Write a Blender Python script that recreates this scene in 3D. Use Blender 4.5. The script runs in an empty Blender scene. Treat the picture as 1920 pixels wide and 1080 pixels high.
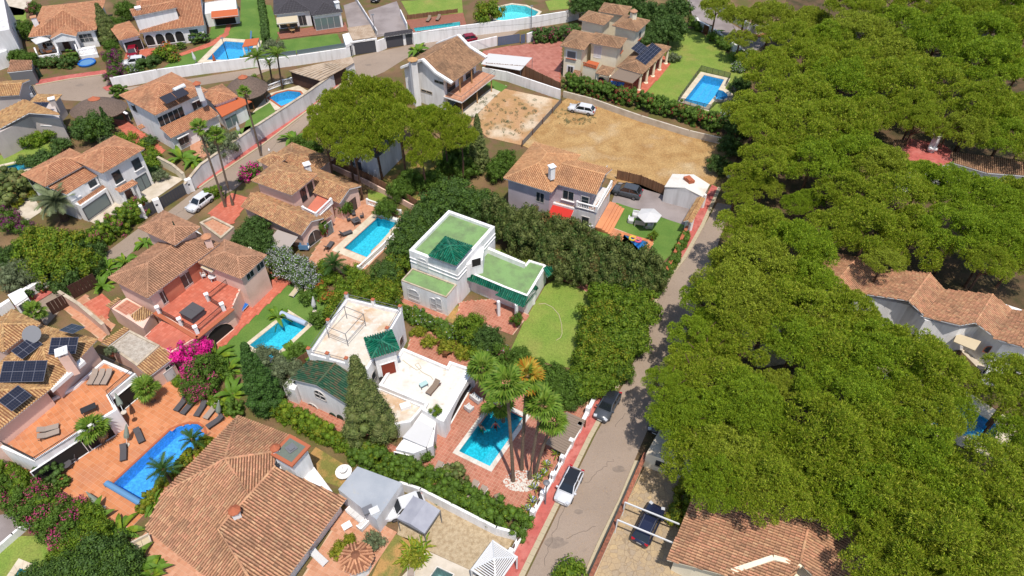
import bpy, math, random
import numpy as np
from mathutils import Vector, Matrix
from mathutils.geometry import tessellate_polygon
S = bpy.context.scene
COL = S.collection
RNG = random.Random(11)
NR = np.random.default_rng(5)
CAM_H, FPX, PITCH = 65.0, 1330.0, math.radians(44.5)
cd = bpy.data.cameras.new('camera')
cd.sensor_width = 36.0
cd.lens = FPX / 1920 * 36.0
cd.clip_start, cd.clip_end = 0.5, 2000
cam = bpy.data.objects.new('camera', cd)
cam.location = (0, 0, CAM_H)
cam.rotation_euler = (math.radians(90) - PITCH, 0, 0)
COL.objects.link(cam)
S.camera = cam
SUN_EL, SUN_DIR = 68.0, Vector((0.30, -0.954, 0)).normalized()   # horizontal direction towards the sun
w = bpy.data.worlds.new('World')
S.world = w
w.use_nodes = True
nt = w.node_tree
sky = nt.nodes.new('ShaderNodeTexSky')
sky.sky_type = 'NISHITA'
sky.sun_disc = False
sky.sun_elevation = math.radians(SUN_EL)
sky.sun_rotation = math.atan2(SUN_DIR.x, SUN_DIR.y)
nt.links.new(sky.outputs[0], nt.nodes['Background'].inputs[0])
nt.nodes['Background'].inputs[1].default_value = 0.15
sl = bpy.data.lights.new('sun', 'SUN')
sl.energy, sl.angle, sl.color = 4.2, math.radians(0.53), (1.0, 0.945, 0.865)
so = bpy.data.objects.new('sun', sl)
e = math.radians(SUN_EL)
sv = Vector((SUN_DIR.x * math.cos(e), SUN_DIR.y * math.cos(e), math.sin(e)))
so.rotation_euler = sv.to_track_quat('Z', 'Y').to_euler()
so.location = (0, 0, 120)
COL.objects.link(so)
S.view_settings.view_transform = 'Standard'
S.view_settings.look = 'None'
S.view_settings.gamma = 1
S.view_settings.use_curve_mapping = False
S.view_settings.exposure = 0.2
S.render.engine = 'CYCLES'
S.cycles.max_bounces = 6
S.cycles.diffuse_bounces = 4
S.cycles.transparent_max_bounces = 6
S.cycles.caustics_reflective = False
S.cycles.caustics_refractive = False
_f = Vector((0, math.cos(PITCH), -math.sin(PITCH)))
_u = Vector((0, math.sin(PITCH), math.cos(PITCH)))
def ray(px, py):
 return _f + Vector((1, 0, 0)) * ((px - 960) / FPX) - _u * ((py - 540) / FPX)
def W(px, py, z=0.0):
 d = ray(px, py)
 t = (z - CAM_H) / d.z
 return Vector((d.x * t, d.y * t, z))
def WL(pts, z=0.0):
 return [W(p[0], p[1], p[2] if len(p) > 2 else z) for p in pts]
def wall_hit(a, b, px, py):
 n = Vector((-(b - a).y, (b - a).x, 0)).normalized()
 d = ray(px, py)
 t = n.dot(a - Vector((0, 0, CAM_H))) / n.dot(d)
 return Vector((0, 0, CAM_H)) + d * t
MATS = {}
def mat(name, col, rough=0.85, col2=None, scale=1.0, lo=0.4, hi=0.65, amt=1.0, isl=None, islv=0.0, bump=0.0, bscale=30.0,
  metal=0.0, spec=0.3, trans=0.0, fine=0.0, fscale=25.0, col3=None, scale3=0.3, lo3=.5, hi3=.7, stretch=None, vor=None):
 m = bpy.data.materials.new(name)
 m.use_nodes = True
 t = m.node_tree; N = t.nodes; L = t.links
 b = N['Principled BSDF']
 b.inputs['Roughness'].default_value = rough
 b.inputs['Metallic'].default_value = metal
 b.inputs['Specular IOR Level'].default_value = spec
 tc = N.new('ShaderNodeTexCoord')
 co = tc.outputs['Object']
 if stretch:
  mp = N.new('ShaderNodeMapping'); mp.inputs['Scale'].default_value = stretch
  L.new(co, mp.inputs[0]); co = mp.outputs[0]
 rgb = N.new('ShaderNodeRGB'); rgb.outputs[0].default_value = (*col, 1)
 cur = rgb.outputs[0]
 geo = None
 if isl:
  geo = N.new('ShaderNodeNewGeometry')
  cr = N.new('ShaderNodeValToRGB')
  el = cr.color_ramp.elements
  while len(el) < len(isl): el.new(0.5)
  for i, c in enumerate(isl):
   el[i].position = i / (len(isl) - 1) if len(isl) > 1 else 0
   el[i].color = (*c, 1)
  L.new(geo.outputs['Random Per Island'], cr.inputs[0]); cur = cr.outputs[0]
 def noise(sc, det=5):
  n = N.new('ShaderNodeTexNoise'); n.inputs['Scale'].default_value = sc; n.inputs['Detail'].default_value = det
  L.new(co, n.inputs['Vector']); return n.outputs[0]
 def mixin(fac, c, a=1.0, mode='MIX'):
  nonlocal cur
  mx = N.new('ShaderNodeMix'); mx.data_type = 'RGBA'; mx.blend_type = mode
  if a != 1.0:
   ma = N.new('ShaderNodeMath'); ma.operation = 'MULTIPLY'; ma.inputs[1].default_value = a
   L.new(fac, ma.inputs[0]); fac = ma.outputs[0]
  L.new(fac, mx.inputs[0]); L.new(cur, mx.inputs[6])
  mx.inputs[7].default_value = (*c, 1); cur = mx.outputs[2]
 def rng(v, a, b_):
  mr = N.new('ShaderNodeMapRange'); mr.inputs[1].default_value = a; mr.inputs[2].default_value = b_
  L.new(v, mr.inputs[0]); return mr.outputs[0]
 if col2: mixin(rng(noise(scale), lo, hi), col2, amt)
 if col3: mixin(rng(noise(scale3), lo3, hi3), col3)
 if vor:
  v = N.new('ShaderNodeTexVoronoi'); v.feature = 'DISTANCE_TO_EDGE'; v.inputs['Scale'].default_value = vor[0]
  L.new(co, v.inputs['Vector'])
  v2 = N.new('ShaderNodeTexVoronoi'); v2.inputs['Scale'].default_value = vor[0]; L.new(co, v2.inputs['Vector'])
  bw = N.new('ShaderNodeRGBToBW'); L.new(v2.outputs['Color'], bw.inputs[0])
  mixin(rng(bw.outputs[0], 0.2, 0.8), vor[3], 0.75)
  mixin(rng(v.outputs['Distance'], vor[1], vor[1] * .4), vor[2], 0.8)
 if islv or fine:
  hs = N.new('ShaderNodeHueSaturation'); L.new(cur, hs.inputs['Color'])
  val = None
  if islv:
   if geo is None: geo = N.new('ShaderNodeNewGeometry')
   mr = N.new('ShaderNodeMapRange'); mr.inputs[3].default_value = 1 - islv; mr.inputs[4].default_value = 1 + islv
   ad = N.new('ShaderNodeMath'); ad.operation = 'MULTIPLY'; ad.inputs[1].default_value = 7.31
   fr = N.new('ShaderNodeMath'); fr.operation = 'FRACT'
   L.new(geo.outputs['Random Per Island'], ad.inputs[0]); L.new(ad.outputs[0], fr.inputs[0])
   L.new(fr.outputs[0], mr.inputs[0]); val = mr.outputs[0]
  if fine:
   mr = N.new('ShaderNodeMapRange'); mr.inputs[1].default_value = .3; mr.inputs[2].default_value = .7
   mr.inputs[3].default_value = 1 - fine; mr.inputs[4].default_value = 1 + fine
   L.new(noise(fscale, 8), mr.inputs[0])
   if val is not None:
    mm = N.new('ShaderNodeMath'); mm.operation = 'MULTIPLY'; L.new(val, mm.inputs[0]); L.new(mr.outputs[0], mm.inputs[1]); val = mm.outputs[0]
   else: val = mr.outputs[0]
  L.new(val, hs.inputs['Value']); cur = hs.outputs[0]
 L.new(cur, b.inputs['Base Color'])
 if bump:
  bp = N.new('ShaderNodeBump'); bp.inputs['Strength'].default_value = bump; bp.inputs['Distance'].default_value = 0.05
  L.new(noise(bscale, 4), bp.inputs['Height']); L.new(bp.outputs[0], b.inputs['Normal'])
 if trans:
  out = N['Material Output']
  tr = N.new('ShaderNodeBsdfTranslucent'); L.new(cur, tr.inputs[0])
  ms = N.new('ShaderNodeMixShader'); ms.inputs[0].default_value = trans
  L.new(b.outputs[0], ms.inputs[1]); L.new(tr.outputs[0], ms.inputs[2]); L.new(ms.outputs[0], out.inputs[0])
 MATS[name] = m
 return m
def water_mat(name, tint, rough=0.03):
 m = bpy.data.materials.new(name); m.use_nodes = True
 t = m.node_tree; N = t.nodes; L = t.links
 N.remove(N['Principled BSDF'])
 tr = N.new('ShaderNodeBsdfTransparent'); tr.inputs[0].default_value = (*tint, 1)
 gl = N.new('ShaderNodeBsdfGlossy'); gl.inputs['Roughness'].default_value = rough; gl.inputs[0].default_value = (1, 1, 1, 1)
 fr = N.new('ShaderNodeFresnel'); fr.inputs[0].default_value = 1.33
 tc = N.new('ShaderNodeTexCoord')
 n = N.new('ShaderNodeTexNoise'); n.inputs['Scale'].default_value = 2.2; n.inputs['Detail'].default_value = 3
 L.new(tc.outputs['Object'], n.inputs['Vector'])
 bp = N.new('ShaderNodeBump'); bp.inputs['Strength'].default_value = 0.5; bp.inputs['Distance'].default_value = 0.12
 L.new(n.outputs[0], bp.inputs['Height']); L.new(bp.outputs[0], gl.inputs['Normal']); L.new(bp.outputs[0], fr.inputs['Normal'])
 mx = N.new('ShaderNodeMixShader')
 L.new(fr.outputs[0], mx.inputs[0]); L.new(tr.outputs[0], mx.inputs[1]); L.new(gl.outputs[0], mx.inputs[2])
 L.new(mx.outputs[0], N['Material Output'].inputs[0])
 return m
def rootloc(o):
 v = Vector((0, 0, 0))
 while o is not None:
  v += o.location; o = o.parent
 return v
def tag(o, label=None, cat=None, group=None, kind=None):
 if label: o['label'] = label
 if cat: o['category'] = cat
 if group: o['group'] = group
 if kind: o['kind'] = kind
 return o
def thing(name, label, cat, loc=(0, 0, 0), group=None):
 o = bpy.data.objects.new(name, None)
 o.empty_display_size = 0.3
 COL.objects.link(o); o.location = loc
 return tag(o, label, cat, group)
def link(name, me, parent=None, loc=None):
 o = bpy.data.objects.new(name, me); COL.objects.link(o)
 o.parent = parent
 if loc is not None: o.location = loc
 return o
CHILD = {}
def copy_tree(src, loc=None, rz=None, label=None, group=None, scale=None, parent=None):
 c = src.copy(); COL.objects.link(c)
 if parent is not None: c.parent = parent
 if loc is not None: c.location = loc
 if rz is not None: c.rotation_euler = (0, 0, rz)
 if scale is not None: c.scale = scale if hasattr(scale, '__len__') else (scale,) * 3
 if label: c['label'] = label
 if group: c['group'] = group
 for ch in src.children:
  copy_tree(ch, parent=c)
 return c
def ang(a, b):
 d = b - a
 return math.atan2(d.y, d.x)
def xy(v, z=0.0): return Vector((v[0], v[1], z))
def ccw(p):
 s = sum(p[i][0] * p[(i + 1) % len(p)][1] - p[(i + 1) % len(p)][0] * p[i][1] for i in range(len(p)))
 return list(p) if s > 0 else list(reversed(p))
class MB:
 def __init__(s): s.v = []; s.f = []; s.mi = []
 def poly(s, pts, m=0):
  i = len(s.v); s.v += [tuple(p) for p in pts]; s.f.append(tuple(range(i, i + len(pts)))); s.mi.append(m); return s
 def raw(s, vs, fs, m=0):
  i = len(s.v); s.v += [tuple(p) for p in vs]
  for f in fs: s.f.append(tuple(k + i for k in f)); s.mi.append(m)
  return s
 def box(s, c, sz, rz=0.0, m=0, M=None):
  x, y, z = sz[0] / 2, sz[1] / 2, sz[2] / 2
  vs = [Vector((a * x, b * y, d * z)) for d in (-1, 1) for a, b in ((-1, -1), (1, -1), (1, 1), (-1, 1))]
  R = M if M is not None else Matrix.Rotation(rz, 3, 'Z')
  c = Vector(c)
  return s.raw([c + R @ v for v in vs], [(3, 2, 1, 0), (4, 5, 6, 7), (0, 1, 5, 4), (1, 2, 6, 5), (2, 3, 7, 6), (3, 0, 4, 7)], m)
 def beam(s, a, b, wd, h, m=0):
  a = Vector(a); b = Vector(b); d = (b - a); L = d.length
  if L < 1e-6: return s
  d /= L
  sd = Vector((-d.y, d.x, 0)); sd = sd.normalized() if sd.length > 1e-4 else Vector((1, 0, 0))
  up = d.cross(sd).normalized()
  M = Matrix((d, sd, up)).transposed()
  return s.box((a + b) / 2, (L, wd, h), m=m, M=M)
 def prism(s, poly, z0, z1, m=0, mtop=None, cap=True, bottom=False):
  p = ccw(poly); n = len(p)
  tops = z1 if hasattr(z1, '__len__') else [z1] * n
  if hasattr(z1, '__len__') and p[0] is not poly[0]: tops = list(reversed(tops))
  for i in range(n):
   j = (i + 1) % n
   s.poly([(p[i][0], p[i][1], z0), (p[j][0], p[j][1], z0), (p[j][0], p[j][1], tops[j]), (p[i][0], p[i][1], tops[i])], m)
  if cap:
   top = [(p[i][0], p[i][1], tops[i]) for i in range(n)]
   if n <= 4: s.poly(top, m if mtop is None else mtop)
   else: s.flat(top, m if mtop is None else mtop)
  if bottom: s.poly([(q[0], q[1], z0) for q in reversed(p)], m)
  return s
 def flat(s, pts, m=0, holes=()):
  loops = [[Vector(p) for p in pts]] + [[Vector(p) for p in h] for h in holes]
  tris = tessellate_polygon(loops)
  al = [p for l in loops for p in l]
  i = len(s.v); s.v += [tuple(p) for p in al]
  for t in tris:
   a, b, c = (al[k] for k in t)
   if (b - a).cross(c - a).length < 1e-7: continue
   if (b - a).cross(c - a).z < 0: t = (t[0], t[2], t[1])
   s.f.append(tuple(k + i for k in t)); s.mi.append(m)
  return s
 def tube(s, pts, r, n=6, m=0, cap=True):
  pts = [Vector(p) for p in pts]; K = len(pts)
  rs = r if hasattr(r, '__len__') else [r] * K
  i0 = len(s.v); ref = Vector((0, 0, 1))
  for k in range(K):
   d = (pts[min(k + 1, K - 1)] - pts[max(k - 1, 0)]).normalized()
   a = d.cross(ref)
   if a.length < 0.05: a = d.cross(Vector((1, 0, 0)))
   a.normalize(); b = d.cross(a)
   for q in range(n):
    t = 2 * math.pi * q / n
    s.v.append(tuple(pts[k] + (a * math.cos(t) + b * math.sin(t)) * rs[k]))
  for k in range(K - 1):
   for q in range(n):
    r2 = (q + 1) % n
    s.f.append((i0 + k * n + q, i0 + (k + 1) * n + q, i0 + (k + 1) * n + r2, i0 + k * n + r2)); s.mi.append(m)
  if cap:
   s.f.append(tuple(i0 + q for q in range(n))); s.mi.append(m)
   s.f.append(tuple(i0 + (K - 1) * n + q for q in reversed(range(n)))); s.mi.append(m)
  return s
 def lathe(s, c, prof, n=12, m=0, sx=1, sy=1):
  i0 = len(s.v); c = Vector(c)
  for r, z in prof:
   for q in range(n):
    t = 2 * math.pi * q / n
    s.v.append((c.x + r * sx * math.cos(t), c.y + r * sy * math.sin(t), c.z + z))
  for k in range(len(prof) - 1):
   for q in range(n):
    r2 = (q + 1) % n
    s.f.append((i0 + k * n + q, i0 + k * n + r2, i0 + (k + 1) * n + r2, i0 + (k + 1) * n + q)); s.mi.append(m)
  s.f.append(tuple(i0 + q for q in reversed(range(n)))); s.mi.append(m)
  s.f.append(tuple(i0 + (len(prof) - 1) * n + q for q in range(n))); s.mi.append(m)
  return s
 def ball(s, c, r, n=10, k=6, m=0):
  r = r if hasattr(r, '__len__') else (r, r, r)
  prof = [(math.sin(math.pi * j / k), -math.cos(math.pi * j / k)) for j in range(k + 1)]
  prof[0] = (1e-3, -1); prof[-1] = (1e-3, 1)
  i = len(s.v)
  s.lathe((0, 0, 0), prof, n, m)
  for q in range(i, len(s.v)):
   v = s.v[q]; s.v[q] = (c[0] + v[0] * r[0], c[1] + v[1] * r[1], c[2] + v[2] * r[2])
  return s
 def mesh(s, name, mats, off=Vector((0, 0, 0)), smooth=False):
  me = bpy.data.meshes.new(name)
  o = off
  me.from_pydata([(v[0] - o.x, v[1] - o.y, v[2] - o.z) for v in s.v], [], s.f)
  for m_ in (mats if isinstance(mats, (list, tuple)) else [mats]): me.materials.append(m_)
  if any(s.mi): me.polygons.foreach_set('material_index', s.mi)
  if smooth: me.polygons.foreach_set('use_smooth', [True] * len(me.polygons))
  me.update()
  return me
 def build(s, name, mats, parent=None, smooth=False, kind=None, label=None, loc=None):
  off = rootloc(parent) if parent is not None else Vector(loc or (0, 0, 0))
  o = link(name, s.mesh(name, mats, off, smooth), parent, loc)
  if kind: o['kind'] = kind
  if label: o['label'] = label
  return o
class Rect:
 def __init__(s, o, u, v): s.o, s.u, s.v = Vector(o), Vector(u), Vector(v)
 def pt(s, a, b, z=0.0): return xy(s.o + s.u * a + s.v * b, z)
 def corners(s, z=0.0): return [s.pt(0, 0, z), s.pt(1, 0, z), s.pt(1, 1, z), s.pt(0, 1, z)]
 def inset(s, d, d2=None):
  d2 = d if d2 is None else d2
  un, vn = s.u.normalized(), s.v.normalized()
  return Rect(s.o + un * d + vn * d2, s.u - un * 2 * d, s.v - vn * 2 * d2)
 def sub(s, a0, b0, a1, b1): return Rect(s.pt(a0, b0), s.u * (a1 - a0), s.v * (b1 - b0))
 def edge(s, k):
  c = s.corners(); return c[k], c[(k + 1) % 4]
 @property
 def c(s): return s.pt(.5, .5)
def rect(A, B, D, z=0.0):
 """A, B, D: photo points of three corners at height z; squared up."""
 a, b, d = W(*A, z), W(*B, z), W(*D, z)
 u = b - a; v = d - a
 v = v - u * (v.dot(u) / u.dot(u))
 return Rect(xy(a), xy(u), xy(v))
def sheet(name, pts, z, material, kind='structure', holes=(), world=False, parent=None):
 p = [xy(q, z) for q in pts] if world else [xy(W(q[0], q[1], z), z) for q in pts]
 hs = []
 for h in list(holes) + [h for h in POOLHOLES if inside(sum((Vector(q) for q in h), Vector((0, 0, 0))) / len(h), p)]:
  hs.append([xy(q, z) for q in h])
 o = MB().flat(ccw(p), 0, hs).build(name, material, parent)
 if kind: o['kind'] = kind
 return o
POOLHOLES = []
def inside(q, poly):
 c = False; n = len(poly)
 for i in range(n):
  a, b = poly[i], poly[(i + 1) % n]
  if (a[1] > q[1]) != (b[1] > q[1]) and q[0] < (b[0] - a[0]) * (q[1] - a[1]) / (b[1] - a[1]) + a[0]: c = not c
 return c
def paved(name, pts, z, pitch, mats, ang0=None, world=False, parent=None, gap=0.02, pitch2=None, thick=0.015, holes=()):
 """A field of separate flat tiles over a joint bed: one joined part of real tiles."""
 P = [xy(q, z) for q in pts] if world else [xy(W(q[0], q[1], z), z) for q in pts]
 bed = sheet(name, P, z, mats[1], 'structure', world=True, parent=parent, holes=holes)
 a = ang0 if ang0 is not None else ang(P[0], P[1])
 ca, sa = math.cos(a), math.sin(a)
 X = [(p.x * ca + p.y * sa, -p.x * sa + p.y * ca) for p in P]
 p1, p2 = pitch, pitch2 or pitch
 hs = [h for h in list(POOLHOLES) + list(holes)]
 mb = MB()
 i0, i1 = int(min(x for x, _ in X) / p1) - 1, int(max(x for x, _ in X) / p1) + 1
 j0, j1 = int(min(y for _, y in X) / p2) - 1, int(max(y for _, y in X) / p2) + 1
 for i in range(i0, i1):
  for j in range(j0, j1):
   cx, cy = (i + .5) * p1, (j + .5) * p2
   q = (cx * ca - cy * sa, cx * sa + cy * ca)
   if not inside(q, P): continue
   if any(inside(q, h) for h in hs): continue
   hx, hy = p1 / 2 - gap / 2, p2 / 2 - gap / 2
   zz = z + thick + RNG.uniform(-.003, .003)
   vs = [(q[0] + dx * ca - dy * sa, q[1] + dx * sa + dy * ca, zz) for dx, dy in ((-hx, -hy), (hx, -hy), (hx, hy), (-hx, hy))]
   mb.poly(vs)
 t = mb.build('paving_tiles', mats[0], bed)
 t['kind'] = 'stuff'
 return bed
def A(r, g, b, k=1.5):
 f = lambda v: ((v / 255 + .055) / 1.055) ** 2.4 if v > 10 else v / 255 / 12.92
 return tuple(min(.85, f(v) / k) for v in (r, g, b))
WHITE = mat('white_render', (.76, .74, .725), col2=(.50, .47, .44), scale=1.1, lo=.5, hi=.9, stretch=(1, 1, .16), fine=.06, fscale=3, bump=.15, bscale=12)
WHITE_D = mat('weathered_white_render', (.62, .60, .60), col2=(.40, .37, .36), scale=1.0, lo=.45, hi=.85, stretch=(1, 1, .16), fine=.06, fscale=3, bump=.2, bscale=12)
CREAM = mat('cream_render', (.78, .69, .52), col2=(.66, .56, .41), scale=.4, lo=.45, hi=.8, fine=.03, fscale=4)
PINKR = mat('pink_render', (.72, .49, .40), col2=(.56, .36, .28), scale=.4, lo=.45, hi=.8, fine=.04, fscale=4)
GREYR = mat('taupe_render', (.46, .40, .37), col2=(.36, .31, .29), scale=.4, lo=.45, hi=.8, fine=.04, fscale=4)
SALMON = mat('salmon_render', A(225, 140, 110), col2=A(205, 120, 95), scale=.6, fine=.04)
STONEC = mat('cap_stone', A(222, 205, 180), col2=A(190, 170, 145), scale=1.2, fine=.08)
ASPH = mat('sun_bleached_asphalt', A(178, 158, 140), col2=A(164, 145, 128), scale=.12, lo=.4, hi=.7, fine=.2, fscale=22, col3=A(140, 124, 112), scale3=.9, lo3=.62, hi3=.85, bump=.3, bscale=60)
ASPH2 = mat('grey_asphalt', A(172, 160, 156), col2=A(150, 138, 134), scale=.3, fine=.10, fscale=25)
REDP = mat('red_pavement', A(206, 108, 98), col2=A(222, 140, 128), scale=.5, lo=.45, hi=.75, fine=.10, fscale=12, col3=A(180, 92, 82), scale3=1.6)
KERB = mat('kerb_concrete', A(208, 192, 160), islv=.10, fine=.08, fscale=8)
DRYG = mat('dry_straw_grass', A(202, 164, 108), col2=A(176, 134, 82), scale=.4, lo=.36, hi=.66, fine=.28, fscale=5, col3=A(220, 192, 148), scale3=.2, lo3=.55, hi3=.75, bump=.5, bscale=6)
SOIL = mat('bare_soil', A(206, 160, 116), col2=A(190, 150, 100), scale=.3, fine=.14, fscale=4, col3=A(228, 205, 175), scale3=.12, lo3=.52, hi3=.62, bump=.5, bscale=5)
EARTH = mat('garden_earth', A(128, 100, 72), col2=A(108, 104, 52), scale=.4, lo=.42, hi=.6, fine=.2, fscale=6, col3=A(150, 120, 85), scale3=.15)
FOREST = mat('pine_needle_floor', A(112, 88, 62), col2=A(80, 72, 42), scale=.5, fine=.2, fscale=6)
LAWN = mat('mown_lawn', A(130, 156, 62), col2=A(150, 164, 74), scale=.35, lo=.4, hi=.7, fine=.26, fscale=7, col3=A(164, 156, 84), scale3=.25, lo3=.54, hi3=.78, bump=.4, bscale=25)
TURF = mat('artificial_turf', A(98, 134, 54), col2=A(116, 146, 64), scale=.3, fine=.22, fscale=11, bump=.3, bscale=25)
LAWNP = mat('patchy_lawn', A(138, 134, 66), col2=A(196, 152, 92), scale=.5, lo=.45, hi=.6, fine=.2, fscale=8, bump=.4, bscale=20)
GRAVEL = mat('tan_gravel', A(206, 184, 150), col2=A(180, 156, 122), scale=2.5, fine=.2, fscale=14, bump=.6, bscale=16)
PEBBLE = mat('white_pebbles', A(236, 228, 215), islv=.15, fine=.1)
FLAG = mat('crazy_paving', A(196, 170, 134), vor=(1.9, .05, A(160, 138, 110), A(178, 160, 138)), fine=.10, fscale=8, col2=A(214, 186, 140), scale=.4)
CONCR = mat('pale_paving', A(232, 218, 198), col2=A(210, 195, 172), scale=.8, fine=.06)
WROOF = mat('white_roof_coat', A(246, 240, 230), col2=A(220, 196, 165), scale=.35, lo=.55, hi=.8, fine=.05, fscale=4, col3=A(222, 200, 176), scale3=1.3, lo3=.62, hi3=.8)
WROOF2 = mat('stained_roof_coat', A(238, 226, 208), col2=A(214, 172, 128), scale=.3, lo=.46, hi=.68, fine=.06, fscale=4, col3=A(246, 238, 226), scale3=1.6, lo3=.5, hi3=.7)
GROOF = mat('green_roof_coat', A(142, 178, 112), col2=A(128, 152, 104), scale=.8, fine=.07, fscale=6, col3=A(186, 180, 138), scale3=.3, lo3=.62, hi3=.9, bump=.2)
ORT = mat('orange_terrace_tile', A(228, 146, 96), isl=[A(218, 138, 90), A(226, 146, 96), A(232, 152, 104), A(236, 160, 112)], islv=.04, fine=.08, col2=A(198, 132, 100), scale=.3, lo=.48, hi=.8)
SAT = mat('salmon_terrace_tile', A(205, 130, 105), isl=[A(190, 118, 94), A(204, 132, 108), A(212, 142, 118), A(200, 126, 100)], islv=.06, fine=.1, col2=A(176, 122, 100), scale=.3, lo=.48, hi=.8)
REDT = mat('red_terrace_tile', A(222, 112, 84), isl=[A(214, 114, 88), A(222, 124, 98), A(228, 136, 110)], islv=.05, fine=.08, col2=A(196, 112, 92), scale=.3, lo=.48, hi=.8)
PKT = mat('pink_terrace_tile', A(216, 156, 122), isl=[A(208, 146, 112), A(218, 158, 124), A(226, 168, 136)], islv=.04, fine=.05)
ROSEP = mat('rose_block_paving', A(196, 128, 112), isl=[A(184, 116, 100), A(196, 128, 112), A(206, 140, 122)], islv=.06, fine=.06)
JOINT = mat('pale_joint', A(226, 190, 160), fine=.05)
JOINTR = mat('red_joint', A(196, 108, 84), fine=.06)
DECK = mat('brown_deck', A(168, 112, 92), islv=.1, fine=.08)
WOODG = mat('grey_deck_board', A(158, 138, 120), islv=.14, fine=.1)
COPING = mat('cream_coping', A(240, 226, 200), col2=A(224, 206, 178), scale=1.0, fine=.05, islv=.04)
COPW = mat('white_coping', A(244, 238, 228), col2=A(226, 216, 200), scale=1.0, fine=.04)
T_OR = [A(180, 108, 76), A(206, 132, 94), A(214, 144, 102), A(222, 160, 118), A(198, 122, 88)]
T_TAN = [A(150, 104, 74), A(196, 146, 98), A(214, 164, 112), A(222, 180, 128), A(204, 134, 92), A(176, 126, 88)]
T_SAL = [A(160, 112, 84), A(205, 140, 102), A(216, 162, 120), A(224, 150, 116), A(190, 128, 96), A(222, 176, 132)]
T_BRN = [A(128, 94, 70), A(160, 118, 88), A(178, 134, 100), A(190, 146, 108), A(150, 108, 80)]
T_PNK = [A(160, 108, 84), A(192, 134, 104), A(204, 148, 116), A(180, 122, 94)]
T_YEL = [A(150, 106, 66), A(206, 158, 96), A(222, 178, 112), A(196, 140, 84), A(228, 190, 130)]
def tm(name, pal, lich=.45):
 q = A(206, 168, 132); pal = [tuple((a * .66 + b * .34) * 1.06 for a, b in zip(p, q)) for p in pal]
 return mat(name, pal[0], isl=pal, islv=.13, col2=A(112, 92, 74), scale=.55, lo=.48, hi=.78, amt=lich, fine=.16, fscale=9, col3=A(126, 104, 84), scale3=.22, lo3=.56, hi3=.86)
R_OR = tm('orange_roof_tile', T_OR, .22); R_TAN = tm('tan_roof_tile', T_TAN, .4); R_SAL = tm('salmon_roof_tile', T_SAL, .36)
R_BRN = tm('brown_roof_tile', T_BRN, .55); R_PNK = tm('rose_roof_tile', T_PNK, .45); R_YEL = tm('straw_roof_tile', T_YEL, .35)
R_PEA = tm('peach_roof_tile', [A(206, 142, 92), A(222, 160, 106), A(230, 172, 118), A(216, 150, 98)], .18)
R_CHR = mat('charcoal_roof_tile', A(88, 84, 88), islv=.10, fine=.08)
R_GRN = mat('green_glazed_tile', A(20, 108, 80), isl=[A(8, 84, 60), A(16, 104, 76), A(24, 122, 92), A(60, 120, 90)], islv=.2, rough=.25, spec=.6, fine=.1)
R_GRW = mat('weathered_green_tile', A(60, 100, 70), isl=[A(38, 84, 58), A(60, 100, 70), A(84, 108, 76), A(112, 92, 66)], islv=.16, rough=.45, spec=.4, col2=A(120, 100, 74), scale=1.2, lo=.5, hi=.75, amt=.5)
CH_W = mat('tile_channel_warm', A(146, 96, 70), fine=.15, fscale=8)
CH_B = mat('tile_channel_brown', A(112, 80, 60), fine=.15, fscale=8)
CH_G = mat('tile_channel_green', A(12, 70, 52), rough=.4, fine=.15, fscale=8)
CH_C = mat('tile_channel_dark', A(62, 60, 64), fine=.1)
FASC = mat('fascia_white', A(226, 218, 212))
GLASS = mat('window_glass', (.025, .035, .04), rough=.06, spec=.7)
GLASSG = mat('grey_glass', A(120, 136, 138), rough=.08, spec=.7)
DARK = mat('painted_shade', (.02, .018, .016), rough=.9)  # near-black fill for flat panels: shade inside openings put into the colour
IRON = mat('black_iron', (.025, .025, .027), rough=.5, spec=.4)
GREYM = mat('grey_metal', A(128, 128, 132), rough=.45, spec=.5)
DGREY = mat('anthracite_panel', A(86, 86, 92), rough=.5, fine=.04)
WMET = mat('white_metal', A(240, 240, 240), rough=.4, spec=.5)
WOOD = mat('brown_wood', A(130, 84, 54), fine=.12, fscale=12)
WOODL = mat('tan_wood', A(206, 160, 110), fine=.1, islv=.08)
DOORR = mat('oxblood_door', A(150, 62, 40), fine=.08)
DOORG = mat('bottle_green_shutter', A(34, 66, 50), rough=.5)
DOORD = mat('dark_brown_door', A(84, 58, 50), rough=.6)
SOLAR = mat('solar_cell', (.012, .013, .024), rough=.12, spec=.7, islv=.1)
SOLARF = mat('solar_frame', A(118, 118, 128), rough=.4)
CANVW = mat('white_canvas', A(244, 242, 240), rough=.9, trans=.15)
CANVC = mat('cream_canvas', A(232, 214, 180), rough=.9, trans=.12)
CANVO = mat('orange_awning', A(226, 122, 78), rough=.9, trans=.15)
CANVR = mat('red_awning', A(232, 66, 56), rough=.9, trans=.15)
CANVG = mat('grey_green_canvas', A(150, 158, 142), rough=.9, trans=.1)
CANVT = mat('taupe_awning', A(196, 182, 172), rough=.9, trans=.1)
CHARC = mat('charcoal_cushion', A(96, 92, 94), rough=.9, fine=.05)
TAUPE = mat('taupe_sling', A(178, 160, 146), rough=.9)
STRAW = mat('reed_fence', A(148, 108, 80), islv=.25, fine=.15, fscale=14)
THATCH = mat('grey_thatch', A(140, 118, 104), col2=A(108, 92, 82), scale=6, lo=.35, hi=.65, fine=.25, fscale=30, bump=.8, bscale=40)
FIBRE = mat('weathered_fibre_sheet', A(205, 182, 158), col2=A(180, 154, 128), scale=.8, fine=.1, fscale=10)
GSHEET = mat('grey_roof_felt', A(188, 192, 198), col2=A(172, 178, 186), scale=.4, fine=.06, col3=A(206, 196, 170), scale3=.7, lo3=.66, hi3=.78)
BLUEC = mat('pool_cover_blue', A(110, 160, 205), rough=.6)
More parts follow.
